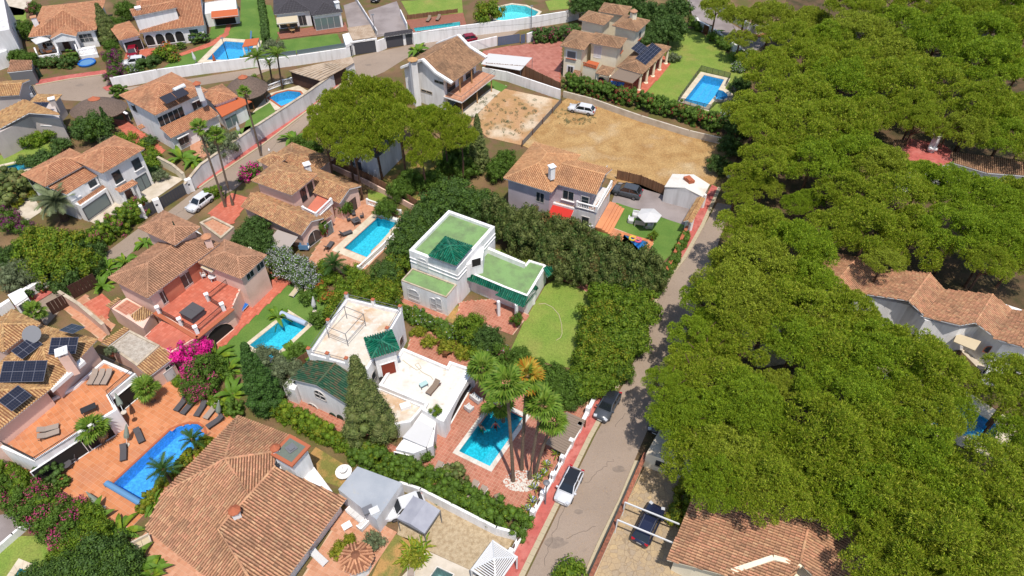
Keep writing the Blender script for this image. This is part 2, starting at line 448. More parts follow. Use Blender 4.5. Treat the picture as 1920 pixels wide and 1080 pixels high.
BLUEB = mat('bright_blue', A(40, 120, 215), rough=.6)
YELLOW = mat('yellow_plastic', A(235, 210, 70), rough=.5)
PINKP = mat('pink_plastic', A(240, 110, 140), rough=.5)
REDPL = mat('red_plastic', A(215, 50, 45), rough=.5)
TURQ = mat('turquoise_plastic', A(60, 200, 190), rough=.5)
TPOT = mat('terracotta_pot', A(196, 112, 78), rough=.8, fine=.08)
BLUEPOT = mat('blue_white_pot', A(70, 80, 130), col2=A(220, 220, 226), scale=6, lo=.48, hi=.52, rough=.3)
SKIN = mat('skin', A(214, 158, 124), rough=.6)
HAIR = mat('dark_hair', (.02, .014, .01), rough=.6)
def lm(name, c, v=.28, tr=.3, isl=None): return mat(name, A(*c), rough=.6, spec=.25, islv=v, trans=tr, isl=[A(*q) for q in isl] if isl else None)
L_PINE = lm('pine_needles', (162, 184, 44), .34, .4, [(128, 156, 36), (158, 182, 42), (182, 198, 50), (200, 200, 76)])
L_PINE2 = lm('dull_pine_needles', (136, 140, 60), .3, .3, [(144, 162, 46), (172, 188, 54), (196, 202, 70)])
L_PINE3 = lm('fresh_pine_needles', (140, 160, 30), .3, .35, [(126, 160, 38), (156, 184, 42), (182, 200, 52)])
L_DARK = lm('dark_leaf', (90, 120, 54), .35, .25)
L_MID = lm('mid_leaf', (104, 136, 48), .35, .3)
L_FRESH = lm('fresh_leaf', (128, 160, 44), .35, .35, [(96, 132, 34), (128, 160, 44), (152, 170, 48)])
L_YEL = lm('yellow_green_leaf', (160, 168, 44), .3, .35, [(124, 148, 38), (160, 168, 44), (178, 170, 60)])
L_OLIVE = lm('olive_leaf', (128, 140, 100), .3, .25)
L_CYP = lm('cypress_leaf', (84, 96, 52), .3, .2, [(92, 110, 54), (120, 134, 68), (144, 148, 86)])
L_CONE = lm('cone_cypress_leaf', (78, 114, 46), .35, .2)
L_PALM = lm('palm_leaf', (126, 158, 50), .2, .3, [(96, 136, 38), (128, 160, 52), (146, 170, 66)])
L_PALMD = lm('dark_palm_leaf', (80, 118, 52), .25, .3)
L_PALMG = lm('grey_palm_leaf', (158, 170, 126), .2, .2)
L_DEAD = lm('dead_palm_leaf', (190, 156, 112), .25, .2)
L_GOLD = lm('yellowing_palm_leaf', (214, 176, 60), .2, .35, [(226, 150, 50), (206, 184, 70), (180, 176, 60)])
L_BAN = lm('banana_leaf', (120, 160, 56), .15, .35)
L_RUST = lm('rusty_leaf', (136, 112, 64), .3, .2)
F_MAG = mat('magenta_bracts', A(236, 44, 160, 1.1), rough=.7, islv=.25, trans=.3)
F_PNK = mat('pink_bracts', A(222, 84, 140), rough=.7, islv=.25, trans=.3)
F_RED = mat('red_bracts', A(206, 52, 84), rough=.7, islv=.25, trans=.3)
F_WHT = mat('white_blossom', A(226, 226, 232), rough=.7, islv=.15, trans=.3)
F_PUR = mat('purple_bracts', A(170, 60, 140), rough=.7, islv=.25, trans=.3)
F_ORG = mat('orange_blossom', A(220, 110, 60), rough=.7, islv=.2, trans=.3)
BARK = mat('pine_bark', A(128, 96, 76), col2=A(92, 68, 54), scale=3, fine=.25, fscale=10, bump=.6, bscale=14)
BARKP = mat('palm_bark', A(142, 122, 104), col2=A(112, 94, 80), scale=4, fine=.2, fscale=10, stretch=(1, 1, 4), bump=.5, bscale=10)
BARKD = mat('dark_palm_bark', A(104, 84, 66), col2=A(80, 62, 50), scale=4, fine=.2, fscale=10, bump=.6, bscale=12)
TWIG = mat('bare_twig', A(178, 156, 132))
class Roof:
 def __init__(s, house, tile, chan=CH_W, fascia=FASC, pitch=.25, L=.42, name='roof', flat=False):
  s.h, s.tile, s.chan, s.fas, s.p, s.L, s.name, s.flat_ = house, tile, chan, fascia, pitch, L, name, flat
  s.slab, s.t, s.r = MB(), MB(), MB()
 def plane(s, pts, th=.14, over=.07):
  pts = [Vector(p) for p in pts]
  n = Vector((0, 0, 0))
  for i in range(len(pts)):
   a, b = pts[i], pts[(i + 1) % len(pts)]
   n += a.cross(b)
  if n.z < 0: pts.reverse(); n = -n
  n.normalize()
  low = [p - Vector((0, 0, th)) for p in pts]
  if len(pts) <= 4:
   s.slab.poly(pts, 0); s.slab.poly(list(reversed(low)), 1)
  else:
   s.slab.flat(pts, 0); s.slab.flat(low, 1)
  for i in range(len(pts)):
   j = (i + 1) % len(pts); s.slab.poly([low[i], low[j], pts[j], pts[i]], 1)
  h = Vector((n.x, n.y, 0))
  if h.length < 1e-4: return
  d = Vector((n.x, n.y, -(n.x ** 2 + n.y ** 2) / n.z)).normalized()
  u = Vector((-n.y, n.x, 0)).normalized()
  o = pts[0]
  Q = [((p - o).dot(u), (p - o).dot(d)) for p in pts]
  smin, smax = min(q[0] for q in Q), max(q[0] for q in Q)
  k = max(1, round((smax - smin) / s.p)); st = (smax - smin) / k
  hw, hh = st * .36, st * .30
  tl_all = max(q[1] for q in Q)
  V, F = s.t.v, s.t.f
  for i in range(k):
   sc = smin + (i + .5) * st
   ts = []
   for a in range(len(Q)):
    (s0, t0), (s1, t1) = Q[a], Q[(a + 1) % len(Q)]
    if (s0 > sc) != (s1 > sc): ts.append(t0 + (t1 - t0) * (sc - s0) / (s1 - s0))
   ts.sort()
   for a in range(0, len(ts) - 1, 2):
    t0, t1 = ts[a], ts[a + 1]
    e = t1 + (over if abs(t1 - tl_all) < .02 else 0)
    while e > t0 + .05:
     b_ = max(e - s.L * 1.06, t0)
     jx = RNG.uniform(-.012, .012); lift = .045 + RNG.uniform(-.008, .008)
     lo_ = o + u * (sc + jx) + d * e + n * lift; up_ = o + u * (sc - jx) + d * b_ + n * .012
     q = len(V)
     for c, f_ in ((lo_, 1.06), (up_, .9)):
      for x, z in ((-hw, -.05), (-hw * .62, hh * .82), (hw * .62, hh * .82), (hw, -.05)):
       V.append(tuple(c + u * (x * f_) + n * (z * f_)))
     for y in range(3): F.append((q + y, q + y + 1, q + y + 5, q + y + 4))
     F.append((q, q + 3, q + 2, q + 1))
     s.t.mi += [0] * 4
     e -= s.L
 def pp(s, ref, pts, over=.07):
  """roof plane through three (px, py, z) points, outline given by photo points on that plane"""
  a, b, c = [W(*q) for q in ref]; n = (b - a).cross(c - a)
  o = Vector((0, 0, CAM_H)); out = []
  for q in pts:
   d = ray(*q[:2]); out.append(o + d * (n.dot(a - o) / n.dot(d)))
  s.plane(out, over=over); return out
 def cap(s, a, b, r=.13, L=.45):
  a, b = Vector(a), Vector(b); d = b - a; D = d.length
  if D < .2: return
  d /= D; sd = Vector((-d.y, d.x, 0)).normalized(); up = sd.cross(d) * -1
  if up.z < 0: up = -up
  k = max(1, round(D / L)); st = D / k
  for i in range(k):
   p0 = a + d * (i * st) + Vector((0, 0, .05 + RNG.uniform(-.01, .01))); p1 = a + d * ((i + 1.06) * st) + Vector((0, 0, .03))
   vs = []
   for c, f_ in ((p0, 1.1), (p1, .92)):
    for t in (0, 45, 90, 135, 180):
     t = math.radians(t); vs.append(c + sd * (math.cos(t) * r * f_) + up * (math.sin(t) * r * f_ - .03))
   s.r.raw(vs, [(k_, k_ + 1, k_ + 6, k_ + 5) for k_ in range(4)] + [(0, 4, 3, 2, 1)])
 def hip(s, R, z, slope=.36, caps=True):
  lu, lv = R.u.length, R.v.length
  if lu >= lv: C = R.corners(z); hl, along = lv / 2, lu
  else:
   C = R.corners(z); C = C[1:] + C[:1]; hl, along = lu / 2, lv
  un = (C[1] - C[0]).normalized(); h = hl * slope
  mid0 = (C[0] + C[3]) / 2; mid1 = (C[1] + C[2]) / 2
  r0 = mid0 + un * hl + Vector((0, 0, h)); r1 = mid1 - un * hl + Vector((0, 0, h))
  if (r1 - r0).dot(un) < .15:
   r0 = r1 = (r0 + r1) / 2
   for i in range(4): s.plane([C[i], C[(i + 1) % 4], r0])
  else:
   s.plane([C[0], C[1], r1, r0]); s.plane([C[2], C[3], r0, r1]); s.plane([C[1], C[2], r1]); s.plane([C[3], C[0], r0])
   s.cap(r0, r1)
  if caps:
   for c, r_ in ((C[0], r0), (C[3], r0), (C[1], r1), (C[2], r1)): s.cap(c, r_)
  return r0, r1
 def gable(s, R, z, slope=.36, axis='u', caps=True, off=.5):
  c = R.corners(z)
  if axis == 'v': c = c[1:] + c[:1]
  half = (c[3] - c[0]).length * off
  h = half * slope if off <= .5 else (c[3] - c[0]).length * (1 - off) * slope
  r0 = c[0].lerp(c[3], off) + Vector((0, 0, h)); r1 = c[1].lerp(c[2], off) + Vector((0, 0, h))
  s.plane([c[0], c[1], r1, r0]); s.plane([c[2], c[3], r0, r1])
  if caps: s.cap(r0, r1)
  return r0, r1
 def shed(s, R, z, rise, low=0):
  c = R.corners(z)
  for k in ((low + 2) % 4, (low + 3) % 4): c[k] = c[k] + Vector((0, 0, rise))
  s.plane(c); return c
 def done(s):
  o = s.slab.build(s.name, [s.chan, s.fas], s.h)
  if s.t.v:
   t = s.t.build('roof_tiles', s.tile, o); t['kind'] = 'stuff'
  if s.r.v:
   t = s.r.build('ridge_tiles', s.tile, o); t['kind'] = 'stuff'
  return o
def block(house, R, z0, z1, m, name='wall', top=None, mtop=None):
 return MB().prism(R.corners(), z0, z1, 0, 1 if mtop else 0).build(name, [m, mtop] if mtop else m, house)
def gable_block(house, R, z0, z1, slope, m, axis='u', name='wall', off=.5):
 c = R.corners()
 if axis == 'v': c = c[1:] + c[:1]
 D = (c[3] - c[0]).length
 h = min(D * off, D * (1 - off)) * slope
 mb = MB().prism(c, z0, z1, 0)
 for a, b in ((c[0], c[3]), (c[1], c[2])):
  mb.poly([xy(a, z1), xy(b, z1), xy(a.lerp(b, off), z1 + h)])
 return mb.build(name, m, house)
def parapet(house, R, z, h, t, m, sides=(0, 1, 2, 3), name='parapet'):
 mb = MB(); c = R.corners()
 i = R.inset(t).corners()
 for k in sides:
  j = (k + 1) % 4
  mb.prism([c[k], c[j], i[j], i[k]], z, z + h, 0)
 return mb.build(name, m, house)
def _wf(a, b, px, py):
 a, b = xy(a), xy(b)
 u = (b - a).normalized(); n = Vector((-u.y, u.x, 0))
 if n.dot(Vector((0, 0, 0)) - a) < 0: n = -n
 return wall_hit(a, b, px, py), u, n
def window(house, a, b, px, py, w, h, frame=None, glass=None, arch=False, sill=None, bars=None, mull=1, trans=0, lintel=None, name='window', depth=.05, surround=None, shutter=None, z=None):
 c, u, n = _wf(a, b, px, py)
 if z is not None: c.z = z
 frame = frame or FASC; glass = glass or GLASS
 rz = math.atan2(u.y, u.x)
 def outline(w, h):
  if not arch: return [(-w / 2, -h / 2), (w / 2, -h / 2), (w / 2, h / 2), (-w / 2, h / 2)]
  k = h - w / 2
  return [(-w / 2, -h / 2), (w / 2, -h / 2)] + [(w / 2 * math.cos(t), -h / 2 + k + w / 2 * math.sin(t)) for t in [math.pi * i / 8 for i in range(9)]]
 P = lambda q, o_: c + u * q[0] + Vector((0, 0, q[1])) + n * o_
 o1, o2 = outline(w, h), outline(w - .14, h - .14)
 mb = MB(); N_ = len(o1)
 for i in range(N_):
  j = (i + 1) % N_
  mb.poly([P(o1[i], depth), P(o1[j], depth), P(o2[j], depth), P(o2[i], depth)])
  mb.poly([P(o1[i], .0), P(o1[j], .0), P(o1[j], depth), P(o1[i], depth)])
  mb.poly([P(o2[i], depth), P(o2[j], depth), P(o2[j], .0), P(o2[i], .0)])
 for k in range(mull):
  x = -w / 2 + w * (k + 1) / (mull + 1)
  mb.box(P((x, 0), depth * .5 + .003), (.06, depth, h - .1 - (w * .18 if arch else 0)), rz)
 for k in range(trans):
  mb.box(P((0, -h / 2 + h * (k + 1) / (trans + 1)), depth * .5 + .002), (w - .1, depth, .05), rz)
 f = mb.build(name, frame, house)
 g = MB().poly([P(q, depth * .35) for q in o2]).build('pane', glass, f)
 if sill: MB().box(P((0, -h / 2 - .06), .1), (w + .3, .26, .1), rz).build('sill', sill, f)
 if lintel: MB().box(P((0, h / 2 + .1), .18), (w + .35, .4, .12), rz).build('hood', lintel, f)
 if surround:
  s_ = MB(); o3 = outline(w + .4, h + .4)
  for i in range(N_):
   j = (i + 1) % N_
   s_.poly([P(o3[i], .025), P(o3[j], .025), P(o1[j], .025), P(o1[i], .025)])
   s_.poly([P(o3[i], 0), P(o3[j], 0), P(o3[j], .025), P(o3[i], .025)])
  s_.build('surround', surround, f)
 if bars:
  b_ = MB(); k = max(3, int(w / .16))
  for i in range(k + 1): b_.box(P((-w / 2 + w * i / k, 0), .13), (.025, .025, h), rz)
  for i in range(3): b_.box(P((0, -h / 2 + h * i / 2), .13), (w, .03, .03), rz)
  b_.build('grille', bars, f)
 if shutter:
  for sg in (-1, 1): MB().box(P((sg * (w / 2 + w * .27), 0), .04), (w * .5, .05, h), rz).build('shutter', shutter, f)
 return f
def door(house, a, b, px, py, w, h, m, frame=None, name='door', z=None, handle=True):
 c, u, n = _wf(a, b, px, py)
 if z is not None: c.z = z
 rz = math.atan2(u.y, u.x)
 mb = MB().box(c + n * .03, (w, .06, h), rz)
 f = mb.build(name, m, house)
 if frame:
  fr = MB()
  for sg in (-1, 1): fr.box(c + u * (sg * (w / 2 + .06)) + n * .045, (.1, .09, h + .1), rz)
  fr.box(c + Vector((0, 0, h / 2 + .06)) + n * .046, (w + .24, .09, .1), rz)
  fr.build('frame', frame, f)
 if handle: MB().box(c + u * (w * .36) + n * .09, (.05, .06, .18), rz).build('handle', GREYM, f)
 return f
def awning(house_or_none, a, b, drop, out, z, m, label=None, name='awning', side=None):
 """fabric awning hung from wall line a-b (world) reaching outwards"""
 u = (b - a).normalized(); n = Vector((-u.y, u.x, 0))
 if side is None:
  if n.dot(-a) < 0: n = -n
 else: n = n * side
 p = [xy(a, z), xy(b, z), xy(b + n * out, z - drop), xy(a + n * out, z - drop)]
 mb = MB(); k = 10
 for i in range(k):
  for dz, fl in ((0, 0), (-.04, 1)):
   q = [p[0].lerp(p[1], i / k), p[0].lerp(p[1], (i + 1) / k), p[3].lerp(p[2], (i + 1) / k), p[3].lerp(p[2], i / k)]
   q = [v + Vector((0, 0, dz)) for v in q]
   mb.poly(q if not fl else q[::-1])
 for i in range(k * 2):
  q0, q1 = p[3].lerp(p[2], i / k / 2), p[3].lerp(p[2], (i + 1) / k / 2)
  mb.poly([q0, q1, q1 - Vector((0, 0, .2 + .05 * (i % 2))), q0 - Vector((0, 0, .25 - .05 * (i % 2)))])
 o = mb.build(name, m, house_or_none)
 fr = MB()
 for q0, q1 in ((p[0], p[3]), (p[1], p[2])): fr.tube([q0 - Vector((0, 0, .06)), q1 - Vector((0, 0, .06))], .03)
 fr.tube([p[3], p[2]], .04)
 fr.build('awning_arms', WMET, o)
 return o
def canopy(parent, a, b, c, d, z, zlow, m, posts=WMET, name='canopy_roof', slats=0):
 p = [xy(a, z), xy(b, z), xy(c, zlow), xy(d, zlow)]
 mb = MB().poly(p).poly([q - Vector((0, 0, .06)) for q in reversed(p)])
 for i in range(4):
  j = (i + 1) % 4; mb.poly([p[i] - Vector((0, 0, .06)), p[j] - Vector((0, 0, .06)), p[j], p[i]])
 return mb.build(name, m, parent)
def chimney(house, px, py, z0, z1, w=.7, m=None, cap='tile', capm=None, zat=None):
 m = m or WHITE; q = W(px, py, zat if zat is not None else z1)
 f = MB().box((q.x, q.y, (z0 + z1) / 2), (w, w, z1 - z0), .5).build('chimney', m, house)
 cm = capm or R_OR; mb = MB()
 if cap == 'tile':
  for a in range(4):
   t = .5 + math.pi / 4 + a * math.pi / 2; mb.box((q.x + math.cos(t) * w * .55, q.y + math.sin(t) * w * .55, z1 + .15), (.12, .12, .3), .5)
  mb.lathe((q.x, q.y, z1 + .3), [(w * .85, 0), (w * .8, .08), (w * .12, .45)], 8)
 elif cap == 'flat': mb.box((q.x, q.y, z1 + .05), (w + .25, w + .25, .1), .5)
 elif cap == 'vent':
  for a in range(4):
   t = .5 + math.pi / 4 + a * math.pi / 2; mb.box((q.x + math.cos(t) * w * .5, q.y + math.sin(t) * w * .5, z1 + .2), (.16, .16, .4), .5)
  mb.box((q.x, q.y, z1 + .45), (w + .25, w + .25, .1), .5); mb.box((q.x, q.y, z1 + .58), (w * .6, w * .6, .16), .5)
  cm = capm or m
 mb.build('chimney_cap', cm, f)
 return f
def rail(parent, pts, h, m, name='railing', dx=.14, post=1.8, top=.05):
 """pts world points at floor level"""
 mb = MB()
 for a, b in zip(pts, pts[1:]):
  a, b = Vector(a), Vector(b); L = (b - a).length; k = max(1, round(L / dx))
  mb.beam(a + Vector((0, 0, h)), b + Vector((0, 0, h)), top, top); mb.beam(a + Vector((0, 0, .1)), b + Vector((0, 0, .1)), .03, .03)
  for i in range(k + 1):
   q = a.lerp(b, i / k); mb.box(q + Vector((0, 0, h / 2)), (.022, .022, h))
 return mb.build(name, m, parent)
def balusters(parent, pts, h, m, name='balustrade', pill=True):
 f = MB(); b_ = MB()
 for a, b in zip(pts, pts[1:]):
  a, b = Vector(a), Vector(b); L = (b - a).length; k = max(2, round(L / .26))
  f.beam(a + Vector((0, 0, h - .06)), b + Vector((0, 0, h - .06)), .22, .12); f.beam(a + Vector((0, 0, .06)), b + Vector((0, 0, .06)), .22, .12)
  for i in range(k):
   q = a.lerp(b, (i + .5) / k)
   b_.lathe(q + Vector((0, 0, .12)), [(.05, 0), (.085, (h - .24) * .3), (.045, (h - .24) * .65), (.06, h - .24)], 6)
 for q in pts: f.box(Vector(q) + Vector((0, 0, (h + .08) / 2)), (.3, .3, h + .08), ang(Vector(pts[0]), Vector(pts[1])))
 o = f.build(name, m, parent)
 t = b_.build('balusters', m, o); t['kind'] = 'stuff'
 return o
def gwall(label, pts, h, m=None, t=.22, capm=None, name='garden_wall', world=False, group=None, z0=-.05, cat='wall', pil=0, pilh=.35):
 m = m or WHITE
 P = [xy(q) for q in pts] if world else [xy(W(*q[:2], 0)) for q in pts]
 r = thing(name, label, cat, P[0], group)
 mb = MB(); cp = MB(); pm = MB()
 hs = h if hasattr(h, '__len__') else [h] * len(P)
 for i in range(len(P) - 1):
  a, b = P[i], P[i + 1]; d = (b - a)
  if d.length < .01: continue
  u = d.normalized(); sd = Vector((-u.y, u.x, 0)) * t / 2
  e0 = u * (t / 2 if i else 0); a2 = a - e0 * .0; h0, h1 = hs[i], hs[i + 1]
  for q0, q1, s0, s1 in ((a - u * .002 * i, b + u * (t * .45 if i < len(P) - 2 else 0), h0, h1),):
   vs = [xy(q0 - sd, z0), xy(q1 - sd, z0), xy(q1 + sd, z0), xy(q0 + sd, z0), xy(q0 - sd, s0), xy(q1 - sd, s1), xy(q1 + sd, s1), xy(q0 + sd, s0)]
   mb.raw(vs, [(4, 5, 6, 7), (0, 1, 5, 4), (1, 2, 6, 5), (2, 3, 7, 6), (3, 0, 4, 7)])
  if capm: cp.beam(xy(a, h0 + .035), xy(b, h1 + .035), t + .12, .07)
  if pil:
   k = max(1, round(d.length / pil))
   for j in range(k + 1):
    q = a.lerp(b, j / k); hh = h0 + (h1 - h0) * j / k + pilh
    pm.box(xy(q, hh / 2), (t + .16, t + .16, hh), math.atan2(u.y, u.x))
 mb.build('wall_face', m, r)
 if capm: cp.build('wall_coping', capm, r)
 if pil:
  o = pm.build('pillars', m, r); o['kind'] = 'stuff'
 return r
def reed_fence(label, pts, h, m=None, group=None, name='reed_fence', world=False, dx=.09):
 P = [xy(q) for q in pts] if world else [xy(W(*q[:2], 0)) for q in pts]
 r = thing(name, label, 'fence', P[0], group)
 mb = MB(); rl = MB()
 for a, b in zip(P, P[1:]):
  L = (b - a).length; k = max(2, int(L / dx)); rz = ang(a, b)
  for i in range(k):
   q = a.lerp(b, (i + .5) / k); hh = h + RNG.uniform(-.07, .07)
   mb.box(xy(q, hh / 2), (L / k * .96, .04 + RNG.uniform(0, .02), hh), rz)
  kk = max(1, round(L / 2.4))
  for i in range(kk + 1): rl.box(xy(a.lerp(b, i / kk), (h + .1) / 2) , (.07, .12, h + .1), rz)
 o = mb.build('reeds', m or STRAW, r); o['kind'] = 'stuff'
 rl.build('posts', WOOD, r)['kind'] = 'stuff'
 return r
def slat_gate(label, a, b, h, m, name='gate', group=None, n=None, frame=None, z0=.05, vertical=True, cat='gate'):
 """a, b world points; separate boards"""
 a, b = xy(a), xy(b); L = (b - a).length; rz = ang(a, b)
 r = thing(name, label, cat, a, group)
 fr = MB().beam(xy(a, h), xy(b, h), .07, .08).beam(xy(a, z0 + .06), xy(b, z0 + .06), .07, .08)
 for q in (a, b, a.lerp(b, .5)): fr.box(xy(q, h / 2), (.09, .08, h), rz)
 fr.build('gate_frame', frame or m, r)
 n = n or max(3, round(L / .45))
 me = MB().box((0, 0, 0), (L / n - .03, .04, h - .16)).mesh('board', m)
 for i in range(n):
  o = link('board', me, r, xy(a.lerp(b, (i + .5) / n), h / 2 + .02) - a); o.rotation_euler = (0, 0, rz)
 return r
def caustic_mosaic(name, c, v=.12):
 return mat(name, c, isl=None, rough=.4, col2=tuple(x * .78 for x in c), scale=3.2, lo=.42, hi=.58, fine=v, fscale=7)  # darker noise patches put the water's caustic dapple into the mosaic colour
def pool(label, pts, mos, cop=None, copw=.45, depth=1.5, tint=(.72, .93, .97), water=None, group=None, level=-.12, z=.06, world=False, steps=None, copts=None, coph=.06):
 P = ccw([xy(q) for q in pts] if world else [xy(W(q[0], q[1], 0)) for q in pts])
 c = sum(P, Vector((0, 0, 0))) / len(P)
 r = thing('swimming_pool', label, 'swimming pool', xy(c), group)
 n = len(P)
 mb = MB()
 for i in range(n):
  j = (i + 1) % n
  mb.poly([xy(P[i], z), xy(P[j], z), xy(P[j], -depth), xy(P[i], -depth)])
 mb.flat([xy(p, -depth) for p in P])
 mb.build('basin', mos, r)
 MB().flat([xy(p, level) for p in P]).build('water', water or POOLW, r)
 if copw:
  O = []
  for i in range(n):
   a, b, d = P[i - 1], P[i], P[(i + 1) % n]
   e1, e2 = (b - a).normalized(), (d - b).normalized()
   n1, n2 = Vector((e1.y, -e1.x, 0)), Vector((e2.y, -e2.x, 0))
   m_ = (n1 + n2); m_ = m_ / max(.3, m_.dot(n1))
   O.append(b + m_ * copw)
  cm = MB()
  for i in range(n):
   j = (i + 1) % n
   L = (O[j] - O[i]).length; k = max(1, round(L / .6))
   for q in range(k):
    f0, f1 = q / k + (.008 / max(L, .1) if q else 0), (q + 1) / k - (.008 / max(L, .1) if q < k - 1 else 0)
    p = [P[i].lerp(P[j], f0), P[i].lerp(P[j], f1), O[i].lerp(O[j], f1), O[i].lerp(O[j], f0)]
    zt = z + coph + RNG.uniform(-.003, .003)
    pp = ccw(p)
    for e_ in range(4):
     a_, b_ = pp[e_], pp[(e_ + 1) % 4]; cm.poly([xy(a_, z - .04), xy(b_, z - .04), xy(b_, zt), xy(a_, zt)])
    cm.poly([xy(v, zt) for v in pp])
  o = cm.build('coping', cop or COPING, r); o['kind'] = 'stuff'
 if steps:
  k, m_ = steps
  a, b = P[k], P[(k + 1) % n]; u = (b - a).normalized(); nn = Vector((-u.y, u.x, 0)); L = (b - a).length
  for i in range(4):
   MB().prism([a + nn * (.05), b + nn * (.05), b + nn * (.35 * (4 - i)), a + nn * (.35 * (4 - i))], -depth, -depth + (i + 1) * (depth - .25) / 4).build('step', m_ or mos, r)
 return r
POOLW = water_mat('pool_water', (.70, .93, .97))
POOLWB = water_mat('blue_pool_water', (.62, .88, .98))
def hole(pts, world=False):
 P = ccw([xy(q) for q in pts] if world else [xy(W(q[0], q[1], 0)) for q in pts]); POOLHOLES.append(P); return P
def np_mesh(name, V, k, mats, midx=None, extra=None):
 """V: (N*k,3) separate k-gons; extra: (verts, faces) of a core"""
 n = len(V) // k
 me = bpy.data.meshes.new(name)
 ev, ef = extra if extra else ([], [])
 nv = len(V); tot = nv + len(ev)
 me.vertices.add(tot)
 co = np.empty((tot, 3), np.float32); co[:nv] = V
 if len(ev): co[nv:] = ev
 me.vertices.foreach_set('co', co.ravel())
 lens = np.concatenate([np.full(n, k), np.array([len(f) for f in ef], int)]) if len(ef) else np.full(n, k)
 idx = np.concatenate([np.arange(nv), np.concatenate([np.array(f) + nv for f in ef])]) if len(ef) else np.arange(nv)
 me.loops.add(len(idx)); me.loops.foreach_set('vertex_index', idx.astype(np.int32))
 st = np.concatenate([[0], np.cumsum(lens)[:-1]])
 me.polygons.add(len(lens)); me.polygons.foreach_set('loop_start', st.astype(np.int32)); me.polygons.foreach_set('loop_total', lens.astype(np.int32))
 for m in mats: me.materials.append(m)
 if midx is not None:
  full = np.concatenate([midx, np.zeros(len(ef), int)]) if len(ef) else midx
  me.polygons.foreach_set('material_index', full.astype(np.int32))
 me.update(calc_edges=True); me.validate()
 return me
def unit(v): return v / np.maximum(1e-6, np.linalg.norm(v, axis=-1, keepdims=True))
def sph(n, zmin=-.4, rng=NR):
 z = rng.uniform(zmin, 1, n); t = rng.uniform(0, 2 * np.pi, n); r = np.sqrt(np.maximum(0, 1 - z * z))
 return np.stack([r * np.cos(t), r * np.sin(t), z], 1)
_ball = MB().ball((0, 0, 0), 1.0, 6, 4)
_BV = np.array(_ball.v); _BF = _ball.f
def cores(C, R, k=.72):
 ev = np.concatenate([_BV * (r * k) + c for c, r in zip(C, np.broadcast_to(R, len(C)))]); ef = []
 for i in range(len(C)): ef += [tuple(q + i * len(_BV) for q in f) for f in _BF]
 return ev, ef
def crown_mesh(name, C, R, per, L, Wd, mats, mix=None, kind='needle', zmin=-.35, core=.7, jit=.45, up=.25):
 """C: puff centres, R: puff radii; per: leaves per puff of radius 1"""
 C = np.asarray(C, float); R = np.broadcast_to(np.asarray(R, float), len(C))
 cnt = np.maximum(6, (per * R ** 2).astype(int)); tot = cnt.sum()
 ci = np.repeat(np.arange(len(C)), cnt)
 D = sph(tot, zmin); P = C[ci] + D * (R[ci] * NR.uniform(.72, 1.06, tot))[:, None]
 J = unit(D + NR.normal(0, jit, (tot, 3)) + np.array([0, 0, up]))
 sc = NR.uniform(.7, 1.25, tot)[:, None]
 T = unit(np.cross(J, NR.normal(0, 1, (tot, 3))))
 if kind == 'needle':
  a = P - T * Wd * .5 * sc; b = P + T * Wd * .5 * sc; c = P + J * L * sc
  V = np.stack([a, b, c], 1).reshape(-1, 3); k = 3
 else:
  B = np.cross(J, T)
  V = np.stack([P - T * L * .5 * sc, P + B * Wd * .5 * sc + J * .02, P + T * L * .5 * sc, P - B * Wd * .5 * sc + J * .02], 1).reshape(-1, 3); k = 4
 mi = np.zeros(tot, int)
 if mix:
  x = NR.uniform(0, 1, tot)
  pf = NR.uniform(0, 1, len(C))[ci]
  acc = 0
  for q, (f, clump) in enumerate(mix, 1):
   if clump: sel = (pf >= acc) & (pf < acc + f) & (x < .75)
   else: sel = (x >= acc) & (x < acc + f)
   mi[sel] = q; acc += f
 return np_mesh(name, V, k, mats, mi, cores(C, R, core) if core else None)
def dome_heads(R, n, hr, H):
 pts = []
 t = 0
 while len(pts) < n and t < 6000:
  t += 1
  a, r = NR.uniform(0, 2 * np.pi), R * math.sqrt(NR.uniform(0, 1))
  p = np.array([r * math.cos(a), r * math.sin(a), H * (1 - (r / R) ** 2 * .8) + NR.uniform(-.7, .6)])
  if all(np.hypot(*(p - q)[:2]) > hr * 1.22 for q in pts): pts.append(p)
 return pts
def pine_mesh(name, mats, R=5.0, heads=19, hr=1.55, H=2.5, per=460, L=.25, Wd=.095, pr=.40, npf=34):
 C, Rr = [], []
 for h in dome_heads(R - hr * .6, heads, hr, H):
  r = hr * NR.uniform(.7, 1.15)
  d = sph(npf, -.25);
  for q in d:
   C.append(h + q * np.array([r, r, r * .95]) * NR.uniform(.75, 1.0)); Rr.append(pr * NR.uniform(.75, 1.25))
 return crown_mesh(name, C, Rr, per, L, Wd, mats, zmin=-.45, core=0, jit=.5, up=.3)
PINES = [pine_mesh('crown', [L_PINE]) for _ in range(3)] + [pine_mesh('crown', [L_PINE3]) for _ in range(2)] + [pine_mesh('crown', [L_PINE2], heads=17)]
